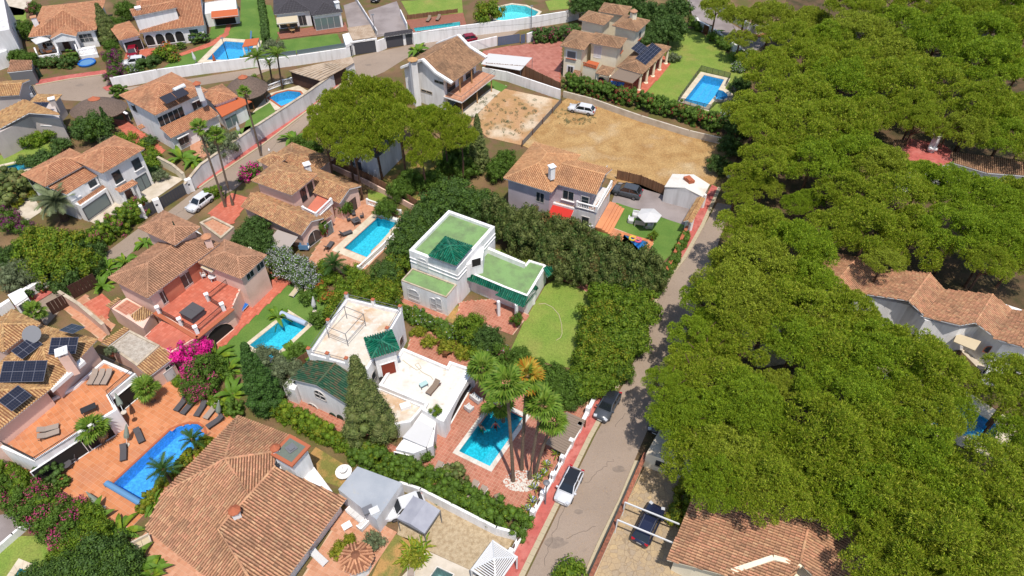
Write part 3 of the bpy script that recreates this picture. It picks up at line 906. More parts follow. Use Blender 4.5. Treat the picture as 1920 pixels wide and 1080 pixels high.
def trunk_mesh(h, r, mat_, limbs=6, spread=3.0, lean=.4, top=1.2):
 mb = MB(); a = NR.uniform(0, 6.28)
 base = Vector((0, 0, 0)); mid = Vector((lean * math.cos(a) * .5, lean * math.sin(a) * .5, h * .5)); tp = Vector((lean * math.cos(a) * .3, lean * math.sin(a) * .3, h))
 mb.tube([base, mid, tp], [r, r * .8, r * .55], 8)
 for i in range(limbs):
  t = a + 6.28 * i / limbs + NR.uniform(-.4, .4); k = NR.uniform(.55, .95)
  p0 = mid.lerp(tp, k) if k > .5 else base.lerp(mid, k)
  s_ = spread * NR.uniform(.6, 1)
  p2 = Vector((tp.x + math.cos(t) * s_, tp.y + math.sin(t) * s_, h + top * NR.uniform(.3, 1)))
  p1 = p0.lerp(p2, .5) + Vector((0, 0, -.3))
  mb.tube([p0, p1, p2], [r * .42, r * .3, r * .14], 5)
 return mb.mesh('trunk', mat_)
PTRUNK = [trunk_mesh(7.5, .3, BARK), trunk_mesh(7.5, .26, BARK, 7, 3.4, 1.0)]
def put(name, label, cat, x, y, parts, group=None, s=1.0, rz=None, sz=None, z=0.0):
 """a thing from shared meshes: parts = [(part name, mesh, z offset)]"""
 r = thing(name, label, cat, (x, y, z), group)
 r.rotation_euler = (0, 0, RNG.uniform(0, 6.28) if rz is None else rz)
 r.scale = (s, s, sz or s)
 for pn, me, dz in parts: link(pn, me, r, (0, 0, dz))
 return r
def pine(px, py, R, label, group=None, zc=9.0, var=None, cat='tree', zs=1.0):
 """px,py: centre of the crown's top; R crown radius; zc height of crown centre"""
 q = W(px, py, zc + 1.0); k = R / 5.35
 var = RNG.randrange(len(PINES)) if var is None else var
 r = thing('pine_tree', label, cat, (q.x, q.y, 0), group)
 c = link('crown', PINES[var], r, (0, 0, zc - .8 + RNG.uniform(-1.5, 1.2))); c.scale = (k, k, k * zs * RNG.uniform(.85, 1.15)); c.rotation_euler = (0, 0, RNG.uniform(0, 6.28))
 t = link('trunk', PTRUNK[RNG.randrange(2)], r); t.scale = (max(.7, k), max(.7, k), (zc - .4) / 7.5); t.rotation_euler = (0, 0, RNG.uniform(0, 6.28))
 return r
def blob(n, pr, sx=1, sy=1, sz=1, zc=.0, zmin=-.5):
 d = sph(n, zmin) * NR.uniform(.42, 1.0, (n, 1)); C = d * np.array([sx, sy, sz]); C[:, 2] += zc
 return C, pr * NR.uniform(.7, 1.3, n)
def bush_mesh(name, mats, mix=None, n=24, pr=.36, sz=.8, per=430, L=.15, Wd=.095, core=.6, zc=.65):
 C, R = blob(n, pr, 1, 1, sz, zc)
 return crown_mesh(name, C, R, per, L, Wd, mats, mix, 'leaf', -.5, core, .6, .3)
B = {
 'dark': bush_mesh('foliage', [L_DARK]), 'mid': bush_mesh('foliage', [L_MID]), 'mid2': bush_mesh('foliage', [L_MID], n=16, pr=.45),
 'fresh': bush_mesh('foliage', [L_FRESH]), 'fresh2': bush_mesh('foliage', [L_FRESH], n=15, pr=.42), 'yel': bush_mesh('foliage', [L_YEL]),
 'olive': bush_mesh('foliage', [L_OLIVE], L=.2, Wd=.06, n=26, pr=.32), 'rust': bush_mesh('foliage', [L_MID, L_RUST], [(.4, 1)]),
 'mag': bush_mesh('foliage', [L_MID, F_MAG], [(.8, 1)]), 'pnk': bush_mesh('foliage', [L_MID, F_PNK], [(.35, 1)]),
 'red': bush_mesh('foliage', [L_MID, F_RED], [(.3, 1)]), 'wht': bush_mesh('foliage', [L_MID, F_WHT], [(.32, 0)]),
 'pur': bush_mesh('foliage', [L_MID, F_PUR], [(.5, 1)]), 'org': bush_mesh('foliage', [L_FRESH, F_ORG], [(.2, 1)]),
 'ball': crown_mesh('foliage', *blob(60, .2, .95, .95, .95, .85, -.8), 500, .1, .07, [L_DARK], None, 'leaf', -1, .8, .5, .1),
 'ballf': crown_mesh('foliage', *blob(60, .2, .95, .95, .95, .85, -.8), 500, .1, .07, [L_MID], None, 'leaf', -1, .8, .5, .1),
 'balld': crown_mesh('foliage', *blob(70, .2, .95, .95, .9, .8, -.8), 520, .09, .06, [L_CYP, L_RUST], [(.15, 1)], 'leaf', -1, .8, .5, .1),
}
def tree_mesh(name, mats, mix=None, n=55, pr=.26, sz=.8, per=1500, L=.085, Wd=.055, zc=0, core=.55):
 C, R = blob(n, pr, 1, 1, sz, zc, -.6)
 return crown_mesh(name, C, R, per, L, Wd, mats, mix, 'leaf', -.5, core, .6, .3)
T = {
 'dark': tree_mesh('crown', [L_DARK]), 'mid': tree_mesh('crown', [L_MID]), 'fresh': tree_mesh('crown', [L_FRESH]), 'dm': tree_mesh('crown', [L_DARK, L_MID], [(.45, 1)]),
 'yel': tree_mesh('crown', [L_FRESH, L_YEL], [(.5, 1)]), 'olive': tree_mesh('crown', [L_OLIVE], L=.1, Wd=.035), 'hedge': tree_mesh('crown', [L_CYP, L_RUST], [(.14, 1)]),
 'hedge2': tree_mesh('crown', [L_CYP, L_DARK], [(.4, 1)], sz=1.0),
 'wht': tree_mesh('crown', [L_MID, F_WHT], [(.4, 0)]), 'pnk': tree_mesh('crown', [L_MID, F_PNK], [(.3, 1)]), 'mag': tree_mesh('crown', [F_MAG, L_MID], [(.25, 1)]),
 'pur': tree_mesh('crown', [L_MID, F_PUR], [(.5, 1)]), 'red': tree_mesh('crown', [L_MID, F_RED], [(.25, 1)]),
}
def shrub(px, py, r, kind, label, group=None, h=None, name='shrub', cat='shrub', z=0.0):
 q = W(px, py, z + (h or r) * .6)
 return put(name, label, cat, q.x, q.y, [('foliage', B[kind], 0)], group, r, None, (h / 1.45 if h else r * .8), z)
TRK = trunk_mesh(2.0, .12, BARK, 4, .7, .15, .5)
def tree(px, py, r, kind, label, zc=3.5, group=None, sz=1.0, name='tree', cat='tree'):
 q = W(px, py, zc + r * .5)
 o = thing(name, label, cat, (q.x, q.y, 0), group)
 c = link('crown', T[kind], o, (0, 0, zc)); c.scale = (r, r, r * sz); c.rotation_euler = (0, 0, RNG.uniform(0, 6.28))
 t = link('trunk', TRK, o); t.scale = (max(.6, r * .5), max(.6, r * .5), zc / 2.0)
 return o
def cypress(px, py, h, r, label, kind='cone', group=None):
 """px,py at the foot"""
 q = W(px, py, 0); n = int(34 * h * r / 3)
 n = max(60, min(n * 3, 320))
 z = NR.uniform(.04, 1, n) ** .9; t = NR.uniform(0, 6.28, n)
 if kind == 'cone': prof = np.minimum(1, (1 - z) * 1.2 + .02) ** 1.1 * (.85 + .15 * np.minimum(1, z * 8))
 elif kind == 'col': prof = np.minimum(1, (1 - z) * 1.3 + .02) ** .9 * (.8 + .2 * np.minimum(1, z * 5))
 else: prof = (1 - z) ** .75
 rr = r * prof * NR.uniform(.62, .95, n)
 C = np.stack([rr * np.cos(t), rr * np.sin(t), z * h * .97], 1)
 R = np.maximum(.16, .34 * r * (.5 + .5 * prof)) * NR.uniform(.7, 1.2, n)
 m = L_CYP if kind == 'cone' else L_CONE
 me = crown_mesh('crown', C, R, 300 / max(.5, r * .6), .2, .1, [m], None, 'leaf', -.6, .75, .5, .6)
 o = thing('cypress_tree', label, 'cypress', (q.x, q.y, 0), group)
 link('crown', me, o)
 MB().tube([(0, 0, 0), (0, 0, h * .6)], [.16, .08], 7).build('trunk', BARK, o, loc=(0, 0, 0)) if False else link('trunk', MB().tube([(0, 0, -.05), (0, 0, h * .7)], [.18, .06], 7).mesh('trunk', BARK), o)
 return o
def hedge(pts, wd, h, kind, label, group=None, name='hedge', world=False, mix=None, wob=.25, L=.17, Wd=.11, pr=.42, dens=1.0, z0=0.0, zt=0.0, cat='hedge'):
 P = [xy(q) for q in pts] if world else [xy(W(q[0], q[1], zt)) for q in pts]
 mats = kind if isinstance(kind, list) else [kind]
 C = []
 for a, b in zip(P, P[1:]):
  Ln = (b - a).length; u = (b - a).normalized(); sd = Vector((-u.y, u.x, 0))
  k = int(max(2, Ln * (wd + 2 * h) / (pr * pr * 1.5)) * dens)
  for _ in range(k):
   f = NR.uniform(-.2 / max(Ln, .3), 1); peri = NR.uniform(0, wd + 1.8 * h)
   if peri < .9 * h: o, z = -wd / 2, h * .1 + peri
   elif peri < .9 * h + wd: o, z = peri - .9 * h - wd / 2, h
   else: o, z = wd / 2, h * .1 + peri - .9 * h - wd
   q = a + u * (f * Ln) + sd * (o * .8 + NR.normal(0, wob * .3)); C.append((q.x, q.y, z0 + max(.1, z - pr * .5 + NR.normal(0, wob * .4))))
 C = np.array(C); o0 = P[0]
 C[:, 0] -= o0.x; C[:, 1] -= o0.y
 R = pr * NR.uniform(.65, 1.25, len(C))
 me = crown_mesh('foliage', C, R, 300, L, Wd, mats, mix, 'leaf', -.5, .8, .6, .3)
 r = thing(name, label, cat, o0, group); link('foliage', me, r)
 return r
def fan_leaf(m, R=.75, pet=.8, name='frond', droop=.3):
 mb = MB(); n = 15
 mb.tube([(0, 0, 0), (pet * .5, 0, .06), (pet, 0, 0)], [.03, .022, .018], 4)
 for i in range(n):
  t = math.radians(-140 + 280 * i / (n - 1)); hw = math.radians(11)
  rr = R * (.8 + .2 * math.cos(t))
  p0 = Vector((pet, 0, 0)); z = -.1 * (i % 2) * .6
  a = Vector((pet + rr * .62 * math.cos(t - hw), rr * .62 * math.sin(t - hw), z * .5 - .03)); b = Vector((pet + rr * .62 * math.cos(t + hw), rr * .62 * math.sin(t + hw), -z * .5 - .06))
  c = Vector((pet + rr * math.cos(t), rr * math.sin(t), -droop * rr))
  mb.poly([p0, a, c, b])
 return mb.mesh(name, m)
def feather_leaf(m, L=2.2, n=22, droop=.9, w=.42, name='frond'):
 mb = MB(); pts = []
 for i in range(9):
  f = i / 8; pts.append(Vector((L * f * (1 - .18 * f * droop), 0, L * (.32 * f - .62 * droop * f * f))))
 mb.tube(pts, [.035 - .028 * i / 8 for i in range(9)], 4)
 for i in range(n):
  f = .12 + .87 * i / (n - 1); k = f * 8; a = pts[min(7, int(k))].lerp(pts[min(8, int(k) + 1)], k - int(k))
  ln = w * (math.sin(math.pi * (.12 + .8 * f)) * .9 + .2)
  for sg in (-1, 1):
   tip = a + Vector((ln * .55, sg * ln, -.28 * ln + RNG.uniform(-.05, .05)))
   mb.poly([a + Vector((-.035, 0, 0)), a + Vector((.05, 0, 0)), tip])
 return mb.mesh(name, m)
def blade_leaf(m, L=1.6, w=.42, droop=.5, name='leaf', up=.6):
 mb = MB(); k = 6; prev = None
 for i in range(k + 1):
  f = i / k; x = L * f * (1 - .15 * droop * f); z = L * (up * f - (up * .4 + droop) * f * f)
  hw = w * math.sin(math.pi * min(1, .08 + .92 * f)) ** .7 * .5
  cur = (Vector((x, -hw, z + hw * .35)), Vector((x, 0, z)), Vector((x, hw, z + hw * .35)))
  if prev: mb.poly([prev[0], cur[0], cur[1], prev[1]]); mb.poly([prev[1], cur[1], cur[2], prev[2]])
  prev = cur
 return mb.mesh(name, m)
FAN = [fan_leaf(L_PALM), fan_leaf(L_PALM, .85, .9, droop=.45)]; FANG = [fan_leaf(L_GOLD), fan_leaf(L_GOLD, .85, .7, droop=.5)]; FAND = [fan_leaf(L_DEAD, .7, .7, droop=.7)]
FEA = [feather_leaf(L_PALM), feather_leaf(L_PALM, 2.0, droop=1.2)]; FEAD = [feather_leaf(L_PALMD), feather_leaf(L_PALMD, 2.0, droop=1.2)]; FEAG = [feather_leaf(L_PALMG, 2.6, 40, .75, .5), feather_leaf(L_PALMG, 2.4, 40, 1.1, .5)]
BANL = [blade_leaf(L_BAN), blade_leaf(L_BAN, 1.9, .5, .8), blade_leaf(L_FRESH, 1.4, .4, .4)]
AGA = [blade_leaf(L_FRESH, .8, .11, .2, up=.9), blade_leaf(L_YEL, .8, .11, .45, up=.8)]; SPK = [blade_leaf(L_PALMD, .9, .09, .15, up=1.1), blade_leaf(L_PALM, .8, .09, .4, up=.9)]
def leafy(root, meshes, n, z, s=1.0, lo=-.3, hi=1.2, name='frond', jit=.25, ox=0, oy=0):
 for i in range(n):
  f = i / max(1, n - 1); a = i * 2.39996 + RNG.uniform(-.2, .2); tilt = lo + (hi - lo) * (1 - f) + RNG.uniform(-jit, jit) * .6
  o = link(name, RNG.choice(meshes), root, (ox, oy, z))
  o.rotation_euler = (RNG.uniform(-.25, .25), -tilt, a); o.scale = (s * RNG.uniform(.85, 1.1),) * 3
def palm(px, py, h, label, kind='fan', n=26, s=1.0, lean=(0, 0), tr=.17, dead=10, group=None, top=None, mats=None, deadm=None, name='palm_tree'):
 """px,py: foot of the trunk. top: photo point of the crown at height h."""
 q = W(px, py, 0); o = thing(name, label, 'palm', (q.x, q.y, 0), group)
 lx, ly = lean
 if top: t_ = W(*top, h); lx, ly = t_.x - q.x, t_.y - q.y
 pts = [(lx * f ** 1.3, ly * f ** 1.3, h * f) for f in (0, .08, .3, .6, .85, 1)]
 link('trunk', MB().tube(pts, [tr * 1.5, tr * 1.15, tr, tr * .9, tr * .85, tr * .95], 9).mesh('trunk', BARKP if kind == 'fan' else BARKD), o)
 ms = mats or (FAN if kind == 'fan' else FEA)
 if h > 1.5: link('crown_shaft', MB().ball((0, 0, 0), (tr * 1.5, tr * 1.5, .4), 8, 5).mesh('crown_shaft', L_DEAD), o, (lx, ly, h - .1))
 leafy(o, ms, n, h, s, -.25 if kind == 'fan' else -.1, 1.25, ox=lx, oy=ly)
 if dead: leafy(o, deadm or FAND, dead, h - .25, s, -1.5, -.9, ox=lx, oy=ly)
 return o
def clump(px, py, label, meshes, n=14, s=1.0, name='plant', cat='plant', group=None, lo=.15, hi=1.2, spread=.3, z=0.0, leaf='leaf'):
 q = W(px, py, z + .4 * s); o = thing(name, label, cat, (q.x, q.y, z), group)
 for i in range(n):
  a = i * 2.39996 + RNG.uniform(-.3, .3); r = spread * s * RNG.random()
  l = link(leaf, RNG.choice(meshes), o, (r * math.cos(a), r * math.sin(a), .05))
  l.rotation_euler = (RNG.uniform(-.3, .3), -RNG.uniform(lo, hi) + .5, a); l.scale = (s * RNG.uniform(.75, 1.2),) * 3
 return o
H_TR = hole([(1320, 141.5), (1357.8, 150), (1347, 169), (1355, 171), (1364, 178), (1364, 184), (1355, 188), (1343, 187), (1341, 180), (1322.8, 202), (1282.5, 189.5)])
H_MID = hole([(707.6, 408), (745, 419), (687.5, 484), (643.4, 466.5)])
H_BOT = hole([(860.8, 847), (918.3, 875), (955, 818), (951, 775), (931, 752)] if False else [(860.8, 847), (918.3, 875), (983, 783), (927, 757)])
H_SOL = hole([(210, 910), (268, 947), (381, 826), (384, 812), (381, 803), (371, 796), (355, 795), (336, 800), (320, 807), (316, 811)])
H_SUN = hole([(540, 590), (575, 612), (510, 672), (468, 648)])
H_TL = hole([(388, 113), (422, 78), (478, 82), (462, 113)])
H_ROUND = hole([(505, 184), (520, 176), (540, 171), (562, 173), (566, 178), (556, 186), (546, 192), (528, 200)])
H_T2 = hole([(775, 53), (862, 41), (864, 48), (778, 60)])
H_T3 = hole([(930, 38), (936, 14), (960, 9), (985, 12), (1010, 23), (1000, 34), (960, 40)])
H_ACT = hole([(1170, 441), (1217, 455), (1190, 500), (1150, 482)])
H_GOLD = hole([(1690, 720), (1735, 790), (1860, 838), (1872, 800), (1790, 750)])
H_WEST = hole([(8, 312), (60, 300), (84, 308), (30, 324)])
H_SW = hole([(22, 1090), (38, 1066), (62, 1076), (50, 1100)])
H_DARK = hole([(805, 1085), (820, 1064), (850, 1078), (838, 1098)])
def big(v): return [(-v, -60), (v, -60), (v, 2 * v), (-v, 2 * v)]
sheet('ground', big(420), 0.0, EARTH, world=True)
sheet('pine_wood_ground', [(1345, 1100), (1180, 900), (1230, 740), (1290, 600), (1345, 430), (1380, 300), (1440, 120), (1480, -20), (2100, -60), (2100, 1140), (1700, 1140)], .02, FOREST)
sheet('east_street', [(985, 1085), (975, 1110), (1085, 1110), (1092, 1080), (1120, 1017), (1160, 935), (1190, 862), (1245, 735), (1292, 610), (1332, 500), (1352, 440), (1372, 385), (1345, 380), (1320, 424), (1284, 487), (1238, 545), (1204, 640), (1176, 707), (1127, 797), (1119, 810)], .03, ASPH)
sheet('west_street', [(-60, 690), (-10, 730), (60, 640), (100, 597), (128, 565), (176, 537), (246, 474), (290, 440), (352, 412), (400, 375), (440, 355), (480, 319), (525, 287), (575, 235), (650, 165), (720, 135), (760, 110), (800, 92), (858, 80), (960, 66), (1000, 40), (960, 46), (860, 64), (770, 84), (664, 106), (640, 125), (664, 150), (587, 201), (494, 271), (392, 340), (358, 364), (315, 397), (260, 428), (175, 491), (110, 541), (42, 583)], .03, ASPH)
sheet('north_lane', [(62, 160), (205, 135), (215, 168), (250, 162), (330, 152), (480, 128), (520, 118), (520, 126), (470, 145), (260, 178), (160, 190), (120, 188), (70, 175)], .03, ASPH)
sheet('corner_street', [(1286, -10), (1302, 40), (1340, 55), (1375, 85), (1415, 105), (1425, 90), (1450, 70), (1400, 62), (1350, 30), (1318, -10)], .03, ASPH2)
def kerb_line(label, pts, step, w=.32, h=.13, m=KERB, z=.03):
 P = [W(p[0], p[1]) for p in pts]
 r = thing('kerb', label, 'kerb', xy(P[0])); r['kind'] = 'structure'
 me = MB().box((0, 0, h / 2), (step - .02, w, h)).mesh('kerb_stone', m)
 n = 0
 for a, b in zip(P, P[1:]):
  k = max(1, round((b - a).length / step)); u = (b - a).normalized(); sd = Vector((-u.y, u.x, 0))
  for i in range(k):
   o = link('kerb_stone', me, r, xy(a.lerp(b, (i + .5) / k), z) - xy(P[0])); o.rotation_euler = (0, 0, ang(a, b)); o.scale = ((b - a).length / k / step, 1, 1 + RNG.uniform(-.05, .05))
 return r
def footway(name, inner, outer, m, z=.14):
 return sheet(name, list(inner) + list(reversed(outer)), z, m)
EK = [(976, 1085), (1105, 822), (1128, 780), (1168, 703), (1196, 640), (1238, 541), (1283, 484), (1317, 423), (1349, 352)]
footway('red_pavement', [(938, 1085), (962, 1041), (1087, 808), (1118, 745), (1158, 690), (1184, 640), (1222, 560), (1243, 530), (1290, 432), (1335, 346)], [(972, 1085), (1105, 815), (1127, 779), (1166, 703), (1194, 640), (1236, 541), (1281, 484), (1315, 423), (1347, 352)], REDP)
kerb_line('pale concrete kerb stones edging the red pavement of the street beside the pines', EK, .8, .5)
WK = [(374, 353), (392, 340), (494, 271), (587, 201), (640, 158)]
footway('red_pavement', [(368, 350), (386, 337), (484, 266), (575, 205), (628, 160)], [(372, 353), (390, 341), (492, 271), (586, 201), (638, 158)], REDP)
kerb_line('pale kerb along the narrow red pavement under the long white wall', WK, .9, .3)
footway('red_pavement', [(22, 572), (85, 544)], [(42, 583), (100, 547)], REDP)
footway('red_pavement', [(70, 150), (130, 140), (204, 130)], [(66, 160), (130, 148), (206, 138)], REDP)
kerb_line('pale kerb of the short red pavement in front of the old cottages', [(67, 161), (130, 149), (206, 139)], .9, .25)
footway('red_pavement', [(1404, 64), (1436, 62)], [(1410, 70), (1440, 68)], REDP)
sheet('paved_island', [(192, 164), (206, 158), (214, 158), (215, 168), (200, 170)], .12, REDP)
sheet('gutter_strip', [(1092, 1082), (1120, 1018), (1160, 936), (1190, 863), (1199, 864), (1170, 936), (1130, 1018), (1104, 1082)], .045, KERB)
for nm, p in (('manhole_cover', (737, 106)), ('manhole_cover', (232, 150)), ('manhole_cover', (1021, 956)), ('manhole_cover', (1110, 795)), ('manhole_cover', (1309, 429))):
 q = W(*p); o = MB().box((0, 0, .01), (.7, .7, .02), .5).build(nm, mat('cast_cover', A(150, 112, 90), fine=.1) if 'cast_cover' not in MATS else MATS['cast_cover'], loc=(q.x, q.y, .15 if p[0] in (1021, 1110, 1309) else .035))
 tag(o, {737: 'round worn manhole cover in the asphalt before the garage doors', 232: 'small manhole cover in the dead-end lane', 1021: 'brown utility cover in the red pavement beside the white hatchback', 1110: 'brown utility cover in the red pavement by the parked dark car', 1309: 'grey utility cover in the red pavement near the tiled gate roof'}[p[0]], 'manhole cover')
# ================================================================== gardens: lawns, terraces, pools, walls
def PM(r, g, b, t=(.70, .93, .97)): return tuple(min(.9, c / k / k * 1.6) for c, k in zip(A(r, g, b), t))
M_AQ = caustic_mosaic('aqua_caustic_mosaic', PM(52, 182, 208)); M_BL = caustic_mosaic('blue_caustic_mosaic', PM(66, 156, 234, (.62, .88, .98)), .2); M_SKY = caustic_mosaic('sky_caustic_mosaic', PM(60, 166, 216)); M_TQ = caustic_mosaic('turquoise_caustic_mosaic', PM(90, 205, 215)); M_TEAL = caustic_mosaic('teal_caustic_mosaic', PM(30, 178, 202), .24)
pool('blue rectangular pool with a round step end inside a dark mesh safety fence', H_TR, M_SKY, COPING, .95, world=True)
pool('aqua pool edged by balustrades on the terrace of the pink house', H_MID, M_AQ, COPING, 1.1, world=True)
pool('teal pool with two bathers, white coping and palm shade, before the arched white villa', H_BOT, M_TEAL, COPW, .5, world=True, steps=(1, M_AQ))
pool('long deep-blue pool with a rounded end on the orange tiled terrace', H_SOL, M_BL, TPOT, .25, world=True, water=POOLWB)
pool('small aqua pool half under olive leaves beside the turf with sunbeds', H_SUN, M_AQ, COPING, .55, world=True)
pool('blue pool with white ring motifs beside the oval lawn', H_TL, M_SKY, COPING, 1.3, world=True)
pool('kidney-shaped blue pool behind the long grey street wall', H_ROUND, M_SKY, TPOT, .35, world=True)
pool('narrow turquoise lap pool behind the high white wall', H_T2, M_TQ, None, 0, world=True); pool('large pale turquoise pool at the top behind the white wall', H_T3, M_TQ, COPING, .6, world=True)
pool('small dark blue pool with floats and balls beside the tall hedge', H_ACT, M_BL, ORT, .5, world=True); pool('blue pool glimpsed between the pine crowns', H_GOLD, M_SKY, COPING, 1.6, world=True)
pool('narrow green-blue pool under shrubs at the western edge', H_WEST, M_AQ, COPING, .6, world=True); pool('pool corner with cream edge on the south-west lawn', H_SW, M_AQ, COPING, .7, world=True); pool('glass-covered plunge pool in the pale paved court', H_DARK, caustic_mosaic('dull_caustic_mosaic', PM(110, 150, 150)), COPW, .1, world=True)
for nm, z, m, pts in (
 ('lawn', .05, LAWN, [(958, 655), (982, 604), (1022, 536), (1046, 520), (1122, 552), (1112, 600), (1092, 650), (1078, 692), (1030, 682)]),
 ('lawn', .05, LAWN, [(1058, 498), (1130, 520), (1122, 545), (1048, 528)]),
 ('lawn', .045, LAWN, [(912, 462), (990, 480), (1060, 505), (1030, 525), (925, 480)]),
 ('rough_grass', .045, LAWNP, [(730, 560), (760, 515), (870, 580), (850, 606), (760, 580)]),
 ('rough_grass', .045, LAWNP, [(570, 865), (592, 838), (660, 880), (640, 915), (600, 900)]),
 ('rough_grass', .05, LAWNP, [(690, 1095), (735, 1000), (772, 1012), (765, 1050), (740, 1095)]),
 ('gravel_drive', .05, GRAVEL, [(750, 965), (775, 905), (968, 1002), (945, 1045), (895, 1075), (802, 1032), (745, 1002)]),
 ('pale_court', .07, CONCR, [(735, 1100), (800, 1032), (895, 1075), (880, 1110), (790, 1120)]),
 ('lawn', .05, LAWN, [(-30, 1100), (-20, 1030), (40, 1005), (90, 1005), (135, 1030), (125, 1065), (70, 1110)]),
 ('back_lane', .05, ASPH2, [(-30, 1000), (0, 965), (45, 960), (55, 985), (20, 1010), (-30, 1030)]),
 ('turf', .06, TURF, [(408, 648), (482, 572), (532, 528), (610, 558), (640, 620), (590, 660), (530, 700), (440, 690)]),
 ('lawn', .05, LAWN, [(1196, 190), (1256, 120), (1238, 80), (1250, 55), (1300, 52), (1345, 82), (1396, 130), (1396, 215), (1345, 226)]),
 ('dry_field', .05, DRYG, [(978, 272), (1050, 192), (1075, 178), (1200, 218), (1362, 262), (1368, 290), (1338, 345), (1246, 366), (1150, 338), (1040, 300)]),
 ('bare_plot', .05, SOIL, [(880, 232), (940, 165), (1050, 188), (976, 272), (915, 258)]),
 ('asphalt_drive', .05, ASPH2, [(1146, 382), (1160, 342), (1205, 344), (1250, 364), (1322, 384), (1286, 424), (1205, 394)]),
 ('turf', .07, TURF, [(1112, 408), (1130, 390), (1156, 380), (1284, 422), (1258, 478), (1232, 500), (1120, 440)]),
 ('pale_terrace', .06, CONCR, [(860, 212), (930, 158), (950, 160), (888, 220)]), ('turf', .08, TURF, [(905, 158), (925, 150), (952, 162), (940, 172)]),
 ('shaded_lawn', .05, LAWNP, [(700, 320), (800, 270), (900, 290), (880, 340), (790, 385), (700, 340)]), ('lawn', .05, LAWN, [(690, 355), (740, 370), (740, 395), (690, 378)]),
 ('turf', .06, TURF, [(300, 132), (330, 108), (398, 84), (430, 55), (450, 45), (452, -5), (488, -5), (504, 84), (490, 126), (430, 132), (350, 136)]), ('turf', .055, TURF, [(390, 75), (396, 50), (430, 45), (424, 66)]),
 ('turf', .06, TURF, [(524, 76), (632, 63), (644, 88), (522, 104)]), ('turf', .055, TURF, [(488, 8), (508, 10), (525, 60), (515, 80), (498, 80)]),
 ('paved_drive', .05, ASPH2, [(644, 10), (668, 2), (704, 55), (655, 60)]), ('paved_drive', .05, ASPH2, [(690, 20), (744, 2), (765, 58), (706, 70)]),
 ('lawn', .05, LAWN, [(752, 2), (866, -4), (868, 24), (770, 34)]), ('lawn', .05, LAWN, [(1022, 2), (1066, -4), (1068, 16), (1030, 20)]), ('lawn', .05, LAWN, [(10, 10), (48, 18), (50, 42), (16, 34)]),
 ('pale_terrace', .06, CONCR, [(140, 402), (200, 358), (300, 325), (345, 335), (268, 388), (190, 425)]), ('pale_terrace', .06, CONCR, [(20, 385), (60, 365), (80, 395), (50, 415)]),
 ('lawn', .05, LAWN, [(-20, 300), (40, 275), (115, 262), (112, 280), (40, 305), (-20, 320)]), ('turf', .06, TURF, [(464, 218), (506, 192), (520, 214), (478, 248), (455, 250)]), ('turf', .06, TURF, [(440, 245), (470, 235), (472, 256), (448, 262)]),
 ('flagged_yard', .05, FLAG, [(1106, 1095), (1168, 958), (1212, 868), (1305, 882), (1310, 915), (1255, 1050), (1300, 1095)]),
 ('poolside_paving', .05, COPING, [(1668, 705), (1800, 725), (1900, 790), (1880, 860), (1735, 810)]), ('pale_terrace', .05, CONCR, [(1780, 636), (1850, 706), (1910, 700), (1890, 660), (1800, 618)]), ('gravel_yard', .045, GRAVEL, [(1380, 600), (1450, 590), (1490, 680), (1420, 690)]),
 ('courtyard', .05, CONCR, [(0, 30), (44, 28), (60, 0), (0, -5)]), ('poolside_paving', .05, COPING, [(470, 215), (505, 175), (560, 160), (580, 172), (520, 206)])):
 sheet(nm, pts, z, m)
